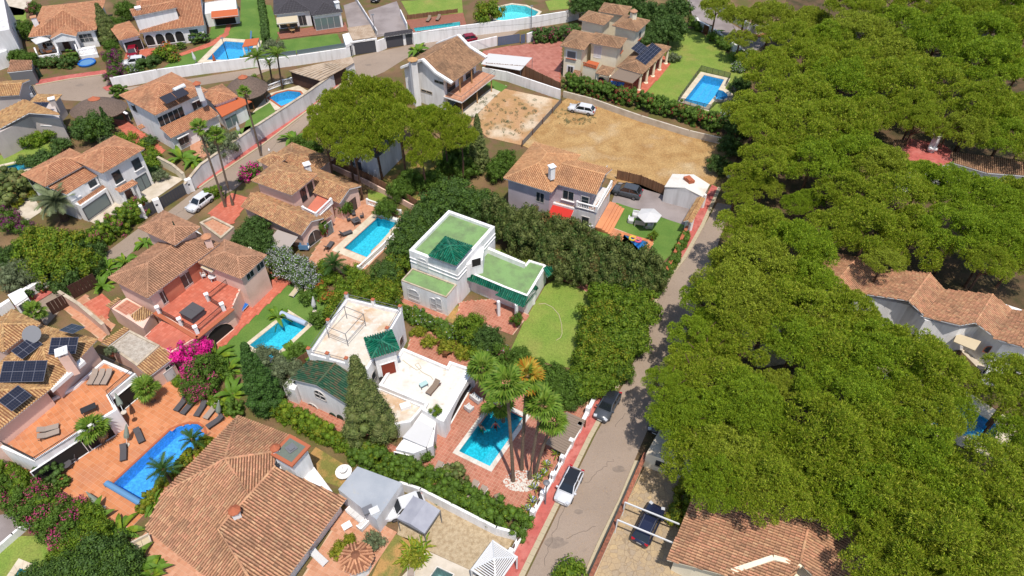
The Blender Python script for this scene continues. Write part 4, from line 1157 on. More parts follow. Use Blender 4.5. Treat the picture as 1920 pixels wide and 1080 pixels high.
for nm, z, pitch, mm, pts, k in (
 ('tiled_terrace', .06, .36, (SAT, JOINT), [(824, 806), (884, 730), (905, 700), (960, 690), (1104, 752), (1094, 792), (1004, 950), (985, 990), (890, 938), (785, 892), (800, 850)], (860.8, 847, 918.3, 875)),
 ('tiled_patio', .06, .36, (SAT, JOINT), [(772, 622), (802, 618), (886, 676), (872, 700), (836, 690), (762, 660)], (860.8, 847, 918.3, 875)),
 ('tiled_path', .055, .36, (SAT, JOINT), [(528, 752), (560, 735), (660, 795), (745, 840), (800, 880), (790, 895), (640, 815), (535, 770)], (860.8, 847, 918.3, 875)),
 ('tiled_patio', .06, .36, (SAT, JOINT), [(862, 566), (925, 560), (992, 590), (962, 628), (915, 612), (856, 596)], (860.8, 847, 918.3, 875)), ('tiled_path', .06, .36, (SAT, JOINT), [(742, 562), (750, 556), (838, 590), (832, 600)], (860.8, 847, 918.3, 875)),
 ('brick_path', .06, .3, (SAT, JOINT), [(1048, 522), (1056, 516), (1116, 540), (1106, 550)], (860.8, 847, 918.3, 875)),
 ('courtyard_tiles', .06, .4, (PKT, JOINT), [(560, 1092), (652, 944), (684, 958), (722, 985), (742, 1000), (690, 1080), (640, 1110)], (648, 936, 532, 1090)),
 ('side_terrace', .06, .4, (PKT, JOINT), [(246, 1012), (288, 996), (396, 1085), (370, 1110), (320, 1095)], (648, 936, 532, 1090)),
 ('orange_terrace', .06, .52, (ORT, JOINT), [(-30, 822), (30, 845), (100, 850), (200, 780), (250, 712), (330, 716), (424, 772), (446, 790), (300, 934), (244, 992), (200, 975), (110, 915), (-30, 862)], (210, 910, 316, 811)),
 ('red_steps', .10, .42, (REDT, JOINTR), [(380, 650), (428, 586), (502, 510), (548, 526), (414, 654)], None),
 ('pool_terrace', .08, .4, (PKT, JOINT), [(575, 492), (640, 392), (686, 372), (758, 398), (752, 436), (684, 506), (640, 512)], (643, 466, 707, 408)),
 ('red_forecourt', .06, .42, (REDT, JOINTR), [(392, 400), (436, 362), (470, 372), (436, 420), (410, 424)], None),
 ('rose_drive', .05, .6, (ROSEP, JOINTR), [(905, 97), (960, 86), (1054, 76), (1050, 162), (1030, 153), (905, 122)], None),
 ('porch_tiles', .10, .4, (REDT, JOINTR), [(1108, 172), (1150, 140), (1243, 104), (1257, 120), (1198, 189)], (1204, 139, 1251, 83)),
 ('pool_edge_tiles', .075, .4, (ORT, JOINT), [(1146, 425), (1226, 456), (1212, 480), (1186, 512), (1140, 480)], None),
 ('red_drive', .06, .5, (REDT, JOINTR), [(232, 116), (238, 96), (292, 90), (296, 104), (262, 122)], None), ('orange_path', .08, .4, (REDT, JOINTR), [(336, 100), (395, 79), (420, 62), (426, 44), (434, 44), (428, 66), (400, 85), (340, 105)], None),
 ('brown_deck', .1, .3, (DECK, JOINTR), [(520, 60), (648, 42), (652, 58), (526, 73)], None), ('brown_deck', .08, .3, (DECK, JOINTR), [(762, 38), (868, 24), (874, 46), (775, 62)], None),
 ('clay_terrace', .05, .4, (REDT, JOINTR), [(208, 222), (238, 226), (310, 282), (296, 296), (250, 268)], None), ('clay_terrace', .05, .4, (PKT, JOINT), [(356, 270), (384, 252), (412, 268), (392, 292), (360, 300)], None),
 ('clay_yard', .05, .4, (PKT, JOINT), [(120, 580), (160, 552), (215, 612), (190, 640)], None), ('red_yard', .055, .4, (REDT, JOINTR), [(155, 572), (190, 552), (210, 568), (200, 600)], None)):
 paved(nm, pts, z, pitch, mm, ang(W(*k[:2]), W(*k[2:])) if k else None)
mb = MB()
c = W(438, 81, -1.46); mb.tube([c + Vector((math.cos(t) * .75, math.sin(t) * 1.0, 0)) for t in [i * math.pi / 8 for i in range(17)]], .16, 4, cap=False)
for a_, b_ in (((-1, -.9), (1, -.9)), ((-.95, .9), (.95, -.8)), ((-.9, .95), (.9, .95))): mb.beam(W(450, 82, -1.46) + Vector((a_[0] * .6, a_[1], 0)), W(450, 82, -1.46) + Vector((b_[0] * .6, b_[1], 0)), .3, .05)
tag(mb.build('pool_lettering', WHITE), 'white letter motif set in the floor of the oval-lawn pool', 'lettering')
kk = thing('poolside_pavilion', 'orange-roofed open pavilion at the corner of the oval-lawn pool', 'pavilion', W(475, 100)); Q = WL([(454, 88), (482, 84), (486, 71), (460, 74)], 2.4)
MB().prism(ccw(Q), 2.3, 2.42).build('pavilion_roof', CANVO, kk)
for q in Q: MB().box(xy(q.lerp(W(470, 80, 2.4), .1), 1.15), (.25, .25, 2.3)).build('post', WHITE, kk)
tag(MB().beam(W(470, 74, .1), W(471, 58, 1.7), .5, .06).build('water_slide', BLUEC), 'small pale blue water slide at the head of the oval-lawn pool', 'slide')
for (x0, y0), (x1, y1) in (((1331, 152), (1304, 191)), ((1343, 154), (1317, 194))): MB().beam(W(x0, y0, -1.46), W(x1, y1, -1.46), .22, .04).build('lane_line', M_BL, bpy.data.objects['swimming_pool'])
PANEL = mat('brown_grille', A(120, 90, 80), fine=.1)
gwall('white street wall with brown grille panels and stone caps beside the red pavement', [(958, 1045), (1086, 809), (1116, 748)], .75, WHITE, .3, WHITE, pil=2.2, pilh=.75)
P0, P1 = W(958, 1045), W(1086, 809); d = P1 - P0; n = 15
r = thing('grille_panels', 'row of brown metal grilles between the white street wall pillars', 'railing', P0)
me = MB().box((0, 0, 1.1), (d.length / n - .55, .05, .6)).mesh('grille', PANEL)
for i in range(n): o = link('grille', me, r, d * ((i + .5) / n)); o.rotation_euler = (0, 0, ang(P0, P1))
gwall('cream yard wall with a broad brick cap along the far side of the street', [(1106, 1092), (1168, 955), (1208, 862)], 1.25, CREAM, .3, mat('brick_cap', A(176, 110, 84), islv=.2, col2=A(130, 84, 66), scale=4, fine=.2))
gwall('low terracotta-capped wall between the artificial turf and the red pavement', [(1222, 560), (1242, 530), (1286, 436)], 1.1, WHITE, .3, TPOT)
gwall('long white wall closing off the dead-end lane', [(214, 166), (300, 150), (385, 138), (480, 126), (520, 128)], 2.1, WHITE, .3)
gwall('white retaining wall with a glass rail below the square of artificial turf', [(488, 131), (560, 122), (652, 108)], 2.0, WHITE, .3)
gwall('tall grey-white retaining wall along the narrow red pavement', [(352, 364), (386, 337), (484, 266), (575, 205), (628, 162)], [1.8, 2.8, 2.8, 2.8, 2.4], WHITE_D, .35, STONEC)
gwall('high white wall in front of the two turquoise pools', [(776, 84), (862, 70), (965, 57), (1060, 42), (1112, 28)], 2.4, WHITE, .3)
gwall('white wall with a clay-capped pier facing the rose-paved drive', [(848, 100), (874, 98), (932, 85)], 1.9, WHITE, .3); gwall('white garden wall with blue panels beside the rose drive', [(988, 80), (1000, 76)], 1.9, WHITE, .3)
gwall('white wall between the bare plot and the cream villa', [(905, 144), (950, 152), (1050, 186)], 1.9, WHITE, .25)
gwall('white villa garden wall along the corner street', [(1304, 52), (1330, 66), (1360, 88), (1402, 118)], 1.7, WHITE, .3, WHITE, pil=3.5)
gwall('white wall on the outer side of the corner street', [(1316, -8), (1350, 24), (1400, 58), (1424, 66)], 1.8, WHITE_D, .3); gwall('white wall at the corner street beside the red kerb', [(1402, 66), (1422, 64), (1440, 60)], 1.7, WHITE_D, .3)
gwall('white boundary wall overgrown with creeper behind the gravel drive', [(752, 918), (790, 930), (930, 1002), (968, 1012)], 1.5, WHITE, .25)
gwall('sandy block wall under the flowering hedge at the edge of the dry field', [(1056, 182), (1110, 196), (1200, 228), (1290, 256), (1350, 270)], 1.2, CONCR, .25)
gwall('pink wall below the reed screen in the pine shade', [(625, 318), (690, 348), (790, 402)], 1.0, PINKR, .2)
gwall('white garden wall beside the western entrance court', [(302, 310), (330, 325), (350, 342)], 1.6, CREAM, .3, STONEC)
gwall('white wall with a sloping top below the western hedge', [(-20, 470), (30, 500), (75, 525)], 1.3, WHITE_D, .25)
gwall('pink yard wall dividing the clay-paved drives', [(122, 566), (160, 590), (205, 628)], 1.9, PINKR, .3, STONEC); gwall('low white wall on the turf edge of the south-west garden', [(-10, 1045), (30, 1010), (58, 985)], .9, WHITE, .25)
gwall('low white wall with a white gate by the forecourt', [(350, 428), (372, 442), (380, 448)], .8, WHITE, .2); gwall('white wall of the glass-railed lap pool', [(752, 30), (764, 56)], 1.4, WHITE, .2)
gwall('white wall between the two northern drives', [(666, 0), (708, 66)], 1.0, WHITE_D, .2); gwall('rear garden wall of the white house with green roofs', [(1128, 520), (1215, 560)], 1.6, WHITE, .2)
for l, p, h_ in (('brown reed screen behind the low pink wall under the pines', [(618, 310), (690, 343), (792, 398)], 1.9), ('brown reed fence between the dry field and the asphalt drive', [(1156, 336), (1200, 346), (1246, 366)], 1.7), ('reed fence on the white wall of the cream villa drive', [(912, 142), (985, 148), (1050, 180)], 2.6), ('short picket reed fence above the lap pool', [(764, 36), (858, 24)], .9), ('reed screen beside the olive tree and small pool', [(516, 720), (560, 690), (585, 672)], 1.6)):
 reed_fence(l, p, h_)
r = thing('panel_fence', 'pale metal panel fence on rusty posts between bare plot and dry field', 'fence', W(978, 276)); a, b = W(978, 276), W(1052, 194); n = 16
me = MB().box((0, 0, .6), ((b - a).length / n - .02, .03, .9)).mesh('panel', GREYM)
for i in range(n): o = link('panel', me, r, (b - a) * ((i + .5) / n)); o.rotation_euler = (0, 0, ang(a, b))
for i in range(0, n + 1, 4): MB().box(a.lerp(b, i / n) + Vector((.1, 0, .7)), (.09, .09, 1.4)).build('post', WOOD, r)
r = thing('glass_rail', 'low glass rail on top of the white wall under the turf', 'railing', W(490, 120))
for (x0, y0), (x1, y1) in (((490, 130), (560, 121)), ((562, 121), (650, 107))): MB().beam(xy(W(x0, y0), 2.45), xy(W(x1, y1), 2.45), .03, .85).build('glass_pane', GLASSG, r)
r = thing('pool_fence', 'dark mesh safety fence on thin posts around the blue villa pool', 'fence', W(1268, 195)); F = WL([(1270, 194), (1313, 134), (1368, 148), (1360, 163), (1378, 178), (1374, 190), (1344, 195), (1330, 208), (1270, 194)])
MESHM = bpy.data.materials.new('fence_mesh'); MESHM.use_nodes = True; N_ = MESHM.node_tree.nodes; t_ = N_.new('ShaderNodeBsdfTransparent'); mx = N_.new('ShaderNodeMixShader'); mx.inputs[0].default_value = .55; N_['Principled BSDF'].inputs['Base Color'].default_value = (.05, .05, .05, 1)
MESHM.node_tree.links.new(t_.outputs[0], mx.inputs[1]); MESHM.node_tree.links.new(N_['Principled BSDF'].outputs[0], mx.inputs[2]); MESHM.node_tree.links.new(mx.outputs[0], N_['Material Output'].inputs[0])
pm = MB()
for a, b in zip(F, F[1:]):
 MB().poly([xy(a, .1), xy(b, .1), xy(b, 1.2), xy(a, 1.2)]).build('mesh_panel', MESHM, r); k = max(1, round((b - a).length / 1.2))
 for i in range(k): pm.box(xy(a.lerp(b, i / k), .62), (.05, .05, 1.25))
 pm.beam(xy(a, 1.22), xy(b, 1.22), .03, .03)
pm.build('posts', IRON, r)['kind'] = 'stuff'
def bal(label, pts, h=.95): P = WL(pts); r = thing('balustrade', label, 'balustrade', xy(P[0])); balusters(r, [xy(p, .1) for p in P], h, WHITE, 'rails'); return r
bal('white balustrade along the upper end of the aqua pool', [(690, 384), (752, 405)]); bal('white balustrade on the garden side of the aqua pool', [(674, 510), (726, 462), (752, 436)])
bal('white balustrade behind the kidney-shaped pool', [(498, 172), (530, 160), (548, 156)])
slat_gate('wide anthracite panel gate at the western entrance court', W(305, 392), W(356, 360), 1.9, DGREY); slat_gate('narrow anthracite gate beside the house number pillar', W(277, 408), W(296, 397), 1.9, DGREY)
for i, (p, l) in enumerate((((270, 409), 'white gate pillar with letter box next to the flowering hedge'), ((301, 396), 'white gate pillar between the two anthracite gates'), ((360, 358), 'white gate pillar with a number plate at the street end'))):
 t = thing('gate_pillar', l, 'pillar', W(*p)); MB().box(W(*p) + Vector((0, 0, 1.1)), (.9, .6, 2.2), .6).build('shaft', WHITE, t); MB().box(W(*p) + Vector((.05, -.33, 1.4)), (.35, .04, .3), .6).build('letter_box', DGREY, t)
slat_gate('blue-grey sliding gate at the rose-paved drive', W(934, 86), W(974, 80), 1.8, mat('blue_gate', A(110, 122, 146))); slat_gate('small blue-grey garden gate by the oleander', W(977, 82), W(984, 80), 1.8, MATS['blue_gate'])
slat_gate('green wooden gate beside the grey garage', W(64, 150), W(80, 144), 1.8, DOORG); slat_gate('brown garage gate of the pink villa drive', W(140, 560), W(186, 536), 2.2, DOORD); slat_gate('brown slatted gate at the clay-paved drive', W(100, 590), W(134, 572), 2.0, DOORD)
slat_gate('brown door in the villa wall at the corner street', W(1318, 62), W(1326, 66), 1.8, WOOD)
t = thing('timber_deck', 'weathered grey timber deck roof beside the street wall', 'deck', W(1040, 830)); Q = WL([(1022, 832), (1062, 772), (1098, 788), (1058, 852)], 1.4); k = 16; me = None
for i in range(k):
 f = (i + .5) / k; p0, p1 = Q[0].lerp(Q[1], f), Q[3].lerp(Q[2], f)
 me = me or MB().box((0, 0, 0), ((p1 - p0).length, (Q[1] - Q[0]).length / k * .93, .05)).mesh('plank', WOODG); o = link('plank', me, t, (p0 + p1) / 2 + Vector((0, 0, RNG.uniform(0, .02))) - t.location); o.rotation_euler = (0, 0, ang(p0, p1))
for q in Q: MB().box(xy(q, .68), (.14, .14, 1.36)).build('post', WOOD, t)
t = thing('slatted_pergola', 'white slatted pyramid pergola at the street corner', 'pergola', W(920, 1060)); Rr = rect((884, 1068), (930, 1100), (930, 1018), 2.5); c = Rr.corners(2.5); ap = Rr.pt(.5, .5, 3.5)
for i in range(4):
 j = (i + 1) % 4; MB().beam(c[i], ap, .1, .1).beam(c[i], c[j], .1, .1).build('rafter', WMET, t)
 for s in range(9): f = (s + .5) / 9.5; MB().beam(c[i].lerp(ap, f), c[j].lerp(ap, f), .1, .04).build('slat', WMET, t)
 MB().box(xy(c[i], 1.25), (.16, .16, 2.5)).build('post', WMET, t)
t = thing('gazebo', 'grey fabric gazebo over a white car on the gravel drive', 'gazebo', W(790, 985)); Rr = rect((745, 972), (796, 1000), (777, 931), 2.5); c = Rr.corners(2.5); r0, r1 = (c[0] + c[1]) / 2 + Vector((0, 0, .35)), (c[2] + c[3]) / 2 + Vector((0, 0, .35))
GCL = mat('grey_gazebo_cloth', A(186, 186, 194), fine=.05, col2=A(170, 170, 180), scale=.8)
MB().poly([c[0], r0, r1, c[3]]).poly([r0, c[1], c[2], r1]).poly([c[0], c[1], r0]).poly([c[2], c[3], r1]).build('gazebo_cloth', GCL, t)
mb = MB()
for i in range(4): a, b = c[i], c[(i + 1) % 4]; mb.poly([a, b, b - Vector((0, 0, .25)), a - Vector((0, 0, .25))])
mb.build('valance', GCL, t)
for q in c: MB().tube([xy(q), q], .05).build('pole', GREYM, t)
t = thing('carport', 'two white carport beams spanning the flagged yard', 'carport', W(1190, 990))
for p0, p1 in (((1172, 942), (1274, 983)), ((1158, 975), (1262, 1018))):
 a, b = W(*p0, 2.6), W(*p1, 2.6); MB().beam(a, b, .12, .14).build('beam', WMET, t); MB().box(xy(a, 1.3), (.12, .12, 2.6)).build('post', WMET, t)
rail_t = thing('roller_cover', 'rolled blue pool cover at the square end of the long blue pool', 'pool cover', W(232, 930, .4)); MB().tube([W(200, 906, .45), W(264, 944, .45)], .32, 12).build('roll', BLUEC, rail_t); MB().box(W(200, 908, .3), (.2, .5, .6), -.7).build('stand', GREYM, rail_t); MB().box(W(264, 946, .3), (.2, .5, .6), -.7).build('stand', GREYM, rail_t)
rt = thing('roller_cover', 'rolled pale blue pool cover at the head of the small aqua pool', 'pool cover', W(550, 596, .4)); MB().tube([W(527, 587, .45), W(574, 607, .45)], .33, 12).build('roll', mat('pale_cover', A(196, 210, 232)), rt)
bx = thing('roller_box', 'white pool cover box at the upper end of the aqua pool', 'pool cover', W(725, 408, .3)); MB().beam(W(706, 400, .3), W(748, 415, .3), .5, .5).build('box', WHITE, bx)
sail = thing('shade_sail', 'white shade sail over the rose-paved drive', 'canopy', W(960, 112, 2.5)); canopy(sail, W(916, 100, 2.6), W(998, 108, 2.6), W(976, 131, 2.6), W(902, 119, 2.6), 2.6, 2.5, CANVW, name='sail_cloth')
for p in ((916, 100), (998, 108), (976, 131)): MB().tube([xy(W(*p, 2.6)), W(*p, 2.6)], .05).build('post', GREYM, sail)
MB().prism(ccw(WL([(232, 150), (234, 152), (236, 150)], .04)), .03, .05)
# ================================================================== houses in the middle of the place
def house(label, px, py, name='house', cat='house', group=None):
 q = W(px, py); return thing(name, label, cat, (q.x, q.y, 0), group)
def E(R, k): return R.edge(k)
def poly_block(h, pts, z0, z1, m, name='wall', top=None, zs=None):
 P = ccw([xy(W(p[0], p[1], zs if zs is not None else z1)) for p in pts])
 MB().prism(P, z0, z1, 0, 1 if top else 0).build(name, [m, top] if top else m, h); return P
def ring(h, P, z, hh, t, m, name='parapet', skip=()):
 mb = MB(); n = len(P); c = ccw(P)
 I = []
 for i in range(n):
  a, b, d = c[i - 1], c[i], c[(i + 1) % n]
  e1, e2 = (b - a).normalized(), (d - b).normalized()
  n1, n2 = Vector((-e1.y, e1.x, 0)), Vector((-e2.y, e2.x, 0)); m_ = n1 + n2; I.append(b + m_ / max(.4, m_.dot(n1)) * t)
 for i in range(n):
  if i in skip: continue
  j = (i + 1) % n; mb.prism([c[i], c[j], I[j], I[i]], z, z + hh)
 return mb.build(name, m, h)
def fascia_rail(a, b, z): return [xy(a, z), xy(b, z)]
h = house('white villa with flat stained roofs, green tiled turret and wide arch facing the teal pool', 690, 720)
R = rect((577, 662), (689, 691), (672, 561), 5.5)
block(h, R, 0, 4.85, WHITE, top=1, mtop=WROOF2)
parapet(h, R, 4.85, .5, .28, WHITE)
Ri = R.inset(.14)
for f in [(0, 0), (.33, 0), (.66, 0), (0, .5), (0, 1), (.5, 1), (1, 1), (1, .6), (1, .25)]:
 q = Ri.pt(*f); MB().box((q.x, q.y, 5.75), (.34, .34, .85), ang(q, q + R.u)).box((q.x, q.y, 6.22), (.4, .4, .1), ang(q, q + R.u), m=1).build('roof_post', [WHITE, TPOT], h)
for a, b in (((0, 0), (.66, 0)), ((0, 0), (0, 1)), ((0, 1), (1, 1)), ((1, 1), (1, .25))):
 mb = MB()
 for zz in (5.65, 6.05): mb.tube([Ri.pt(*a, zz), Ri.pt(*b, zz)], .03, 5)
 mb.build('handrail', GREYM, h)
c4 = [W(616, 632, 6.9), W(655, 624, 5.0), W(690, 611, 5.0), W(655, 580, 5.0)]
fr = thing('pergola', 'bare grey metal awning frame standing on the stained flat roof of the white villa', 'frame', xy(W(655, 620, 4.9), 4.87))
F = rect((617, 634), (653, 649), (655, 599), 4.87)
mb = MB()
for q in F.corners(): mb.tube([xy(q, 4.87), xy(q, 6.9)], .045, 6)
k = F.corners(6.9)
for i in range(4): mb.tube([k[i], k[(i + 1) % 4]], .04, 6)
k = F.corners(5.5); mb.tube([k[1], k[2]], .03, 6); mb.tube([k[0], k[1]], .03, 6)
mb.build('frame_tubes', GREYM, fr)
G = rect((546, 711), (648, 757), (584, 672), 4.2)
gable_block(h, G.inset(.25), 0, 4.12, .30, WHITE, 'v')
rf = Roof(h, R_GRW, CH_G, FASC, name='green_gable_roof'); rf.gable(G, 4.2, .30, 'v'); rf.done()
Gi = G.inset(.25); a, b = E(Gi, 0)
for p in ((600, 740), (588, 764)): window(h, a, b, *p, 1.5, 1.5, FASC, GLASS, arch=True, mull=1, trans=1, depth=.1)
for p in ((626, 785), (640, 789)): window(h, a, b, *p, .85, 2.2, DOORG, DOORG, arch=True, mull=0, depth=.1, name='shutter_door')
MB().prism(ccw(WL([(530, 724), (546, 706), (562, 713), (552, 732)], 2.6)), 0, 2.6).build('side_lean_to', [WHITE], h)
Wp = [(710, 722), (755, 652), (838, 687), (843, 677), (881, 690), (824, 788), (791, 768), (797, 757)]
P = poly_block(h, Wp, 0, 2.75, WHITE, 'wing_wall', WROOF, zs=3.1)
ring(h, P, 2.75, .38, .3, WHITE)
a, b = xy(W(824, 788, 3.1)), xy(W(881, 690, 3.1))
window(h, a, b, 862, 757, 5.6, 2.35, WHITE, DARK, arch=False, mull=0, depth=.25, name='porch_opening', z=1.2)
window(h, a, b, 862, 757, 6.6, 2.1, WHITE, DARK, arch=True, mull=0, depth=.12, name='porch_arch', z=1.5) if False else None
n_ = Vector(((b - a).y, -(b - a).x, 0)).normalized()
L = (b - a).length; u = (b - a).normalized(); pts = []
N_ = 18; x0, x1 = L * .16, L * .97
for i in range(N_ + 1):
 t = math.pi * i / N_; pts.append((x0 + (x1 - x0) * (1 - math.cos(t)) / 2, .02 + 2.35 * math.sin(t) ** .6))
mb = MB()
def wp(x, z, o): return xy(a + u * x + n_ * o, z)
for (xa, za), (xb, zb) in zip(pts, pts[1:]):
 mb.poly([wp(xa, za, .5), wp(xb, zb, .5), wp(xb, 3.12, .5), wp(xa, 3.12, .5)]); mb.poly([wp(xa, za, .02), wp(xb, zb, .02), wp(xb, zb, .5), wp(xa, za, .5)])
mb.poly([wp(0, 0, .5), wp(x0, 0, .5), wp(x0, 3.12, .5), wp(0, 3.12, .5)]); mb.poly([wp(x1, 0, .5), wp(L, 0, .5), wp(L, 3.12, .5), wp(x1, 3.12, .5)])
mb.poly([wp(0, 3.12, .02), wp(L, 3.12, .02), wp(L, 3.12, .5), wp(0, 3.12, .5)]); mb.poly([wp(0, 0, .02), wp(0, 0, .5), wp(0, 3.12, .5), wp(0, 3.12, .02)]); mb.poly([wp(L, 0, .02), wp(L, 0, .5), wp(L, 3.12, .5), wp(L, 3.12, .02)])
mb.build('arch_wall', WHITE, h)
P2 = poly_block(h, [(700, 730), (716, 728), (796, 762), (770, 792), (722, 800)], 0, 2.2, WHITE, 'low_terrace', WROOF2, zs=2.4)
ring(h, P2, 2.2, .3, .25, WHITE)
MB().box(xy(W(760, 762, 2.4), 2.45), (1.1, .7, .5), .4).build('roof_hatch', WHITE, h)
P3 = poly_block(h, [(742, 842), (792, 772), (818, 786), (812, 836), (775, 850)], 0, 2.3, WHITE_D, 'porch', WHITE, zs=2.3)
a2, b2 = xy(W(742, 842, 2.3)), xy(W(775, 850, 2.3))
window(h, a2, b2, 757, 856, 2.0, 1.7, WHITE, DARK, mull=0, name='porch_opening', depth=.12, z=1.0)
a2, b2 = xy(W(812, 836, 2.3)), xy(W(818, 786, 2.3))
aw = thing('shade_sail', 'white square canopy stretched over the porch beside the pointed cypress', 'canopy', xy(W(780, 812, 2.7)))
Q = [W(755, 822, 2.6), W(784, 786, 2.9), W(813, 801, 2.75), W(800, 840, 2.5)]
canopy(aw, *[xy(q) for q in Q], 2.85, 2.6, CANVW, name='canopy_cloth')
mb = MB(); [mb.tube([xy(q), xy(q, 2.7)], .04, 6) for q in Q]; mb.build('posts', IRON, aw)['kind'] = 'stuff'
Tq = rect((697, 672), (749, 656), (690, 632), 6.6)
Ti = Tq.inset(.35)
block(h, Ti, 2.75, 6.5, WHITE, 'turret')
rf = Roof(h, R_GRN, CH_G, FASC, name='turret_roof', pitch=.28); rf.hip(Tq, 6.6, .34); rf.done()
a, b = E(Ti, 0)
door(h, a, b, 728, 688, 1.5, 1.9, DOORR, WHITE, z=3.75, handle=False)
a, b = E(R, 1)
for p in ((752, 640), (700, 705)): window(h, a, b, *p, .9, 1.3, FASC, GLASS, arch=True, bars=IRON, mull=0)
h = house('white house with pale green flat roofs, glossy green turret and green tiled veranda', 850, 520)
R = rect((766.5, 467), (857, 502), (839, 391), 6.3)
block(h, R, 0, 5.7, WHITE, mtop=GROOF)
parapet(h, R, 5.7, .42, .42, WHITE)
for zz in (4.95, 4.35):
 mb = MB()
 for k in (0, 1):
  a, b = E(R, k); d = (b - a).normalized(); n_ = Vector((d.y, -d.x, 0)); n_ = n_ if n_.dot(a - R.c) > 0 else -n_
  mb.beam(xy(a + n_ * .04, zz), xy(b + n_ * .04, zz), .12, .09)
 mb.build('string_course', WHITE, h)
a, b = E(R, 0)
window(h, a, b, 793, 495, 1.7, 1.9, WHITE, WHITE_D, arch=True, bars=WMET, mull=0, depth=.06)
LR = rect((752, 525), (836.7, 557), (773.6, 502), 3.4)
block(h, LR, 0, 3.2, WHITE, 'annex_wall', mtop=GROOF); parapet(h, LR, 3.2, .16, .18, STONEC)
a, b = E(LR, 0)
window(h, a, b, 776, 552, 1.7, 1.8, WHITE, WHITE_D, arch=True, bars=WMET, mull=0, depth=.06)
for p in ((813, 569), (823, 569)): window(h, a, b, *p, .85, 2.0, WHITE, WHITE_D, arch=True, bars=WMET, mull=0, depth=.06)
a, b = E(LR, 1); window(h, a, b, 864, 545, .8, 1.3, WHITE, WHITE_D, mull=1) if False else None
Wp = [(866, 506), (910, 462), (958, 482), (985, 495), (992, 487), (1025, 497), (990, 556), (948, 540)]
P = poly_block(h, Wp, 0, 3.0, WHITE, 'wing_wall', GROOF, zs=3.15)
ring(h, P, 3.0, .16, .3, WHITE)
MB().prism(ccw(WL([(910, 462), (958, 482), (985, 494), (984, 497), (956, 486), (908, 466)], 3.6)), 3.0, 3.75).build('back_parapet', WHITE, h)
rf = Roof(h, R_GRN, CH_G, FASC, name='veranda_tiles', pitch=.28)
for pts in ([(866, 506, 3.3), (948, 540, 3.3), (945, 551, 2.6), (862, 519, 2.6)], [(948, 540, 3.3), (990, 556, 3.3), (981, 576, 2.6), (928, 553, 2.6)], [(990, 556, 3.3), (1004, 534, 3.3), (1010, 540, 2.6), (981, 576, 2.6)], [(1018, 503, 3.3), (1030, 494, 3.3), (1042, 506, 2.6), (1026, 520, 2.6)]):
 rf.plane([W(*p) for p in pts])
rf.done()
Tq = rect((855, 498), (885.6, 461.5), (805, 478), 6.9)
Ti = Tq.inset(.7)
block(h, Ti, 3.0, 6.8, WHITE, 'turret')
rf = Roof(h, R_GRN, CH_G, FASC, name='turret_roof', pitch=.28); rf.hip(Tq, 6.9, .45); rf.done()
a, b = E(Ti, 0)
MB().prism(ccw(WL([(874, 497), (905, 488), (908, 462), (884, 462)], 5.2)), 3.0, 5.2).build('stair_head', WHITE, h)
a, b = xy(W(874, 497, 5.2)), xy(W(905, 488, 5.2)); window(h, a, b, 893, 492, 1.3, 1.4, WHITE, DARK, mull=0)
a, b = xy(W(866, 506, 3.1)), xy(W(948, 540, 3.1)); window(h, a, b, 906, 554, 1.7, 1.9, WHITE, GLASS, arch=True, bars=WMET, mull=0, z=1.2)
for p in ((935, 592), (968, 598), (1000, 570)): MB().box(xy(W(*p), 1.3), (.35, .35, 2.6), .4).build('veranda_pillar', WHITE, h)
h = house('low white house under a huge lichened clay roof with a square roof tower', 440, 960)
rf = Roof(h, R_SAL, CH_B, WHITE, pitch=.27, L=.45)
FLr = [(272, 990, 2.7), (400, 1092, 2.7), (422, 860, 5.0)]
rf.pp(FLr, [(302, 928), (272, 990), (400, 1092), (470, 1148), (470, 1088), (410, 992), (466, 930), (422, 860)])
rf.pp([(302, 928, 3.15), (446, 780, 3.15), (422, 860, 5.0)], [(302, 928), (446, 780), (422, 860)])
rf.pp([(446, 780, 3.15), (556, 822, 3.15), (422, 860, 5.0)], [(446, 780), (556, 822), (528, 852), (422, 860)])
rf.pp([(422, 860, 5.0), (522, 846, 5.0), (466, 930, 4.2)], [(422, 860), (522, 846), (512, 878), (466, 930)])
rf.pp([(650, 934, 3.0), (532, 1092, 3.0), (516, 874, 4.9)], [(516, 874), (650, 934), (532, 1092), (490, 1148), (470, 1088), (410, 992)])
for a, b in (((302, 928, 3.2), (422, 860, 5.0)), ((422, 860, 5.0), (446, 780, 3.2)), ((422, 860, 5.0), (520, 846, 5.0)), ((422, 860, 5.0), (466, 930, 4.3)), ((410, 992, 4.4), (470, 1088, 3.9)), ((516, 874, 4.95), (410, 992, 4.8))): rf.cap(W(*a), W(*b))
rf.done()
poly_block(h, [(316, 928), (284, 982), (400, 1078), (470, 1140), (525, 1082), (634, 936), (552, 826), (446, 792)], 0, 2.45, WHITE, zs=2.45)
Tq = rect((507, 852), (547, 875), (546, 815), 6.2)
block(h, Tq.inset(.3), 0, 6.05, WHITE, 'roof_tower'); MB().prism(Tq.corners(), 6.0, 6.2, 0, 0).build('tower_rim', TPOT, h)
MB().prism(Tq.inset(.35).corners(), 6.1, 6.215).build('felt_deck', mat('green_grey_felt', A(122, 130, 118), fine=.08, fscale=4), h)
MB().box(xy(W(546, 840, 6.3), 6.28), (.9, .9, .12), .8).box(xy(W(546, 840, 6.4), 6.4), (.5, .5, .14), .8).build('roof_hatch', GREYM, h)
chimney(h, 517, 843, 4.5, 6.3, .6, WHITE, 'tile', capm=TPOT)
chimney(h, 441, 960, 4.2, 5.5, .7, WHITE, 'tile', capm=TPOT)
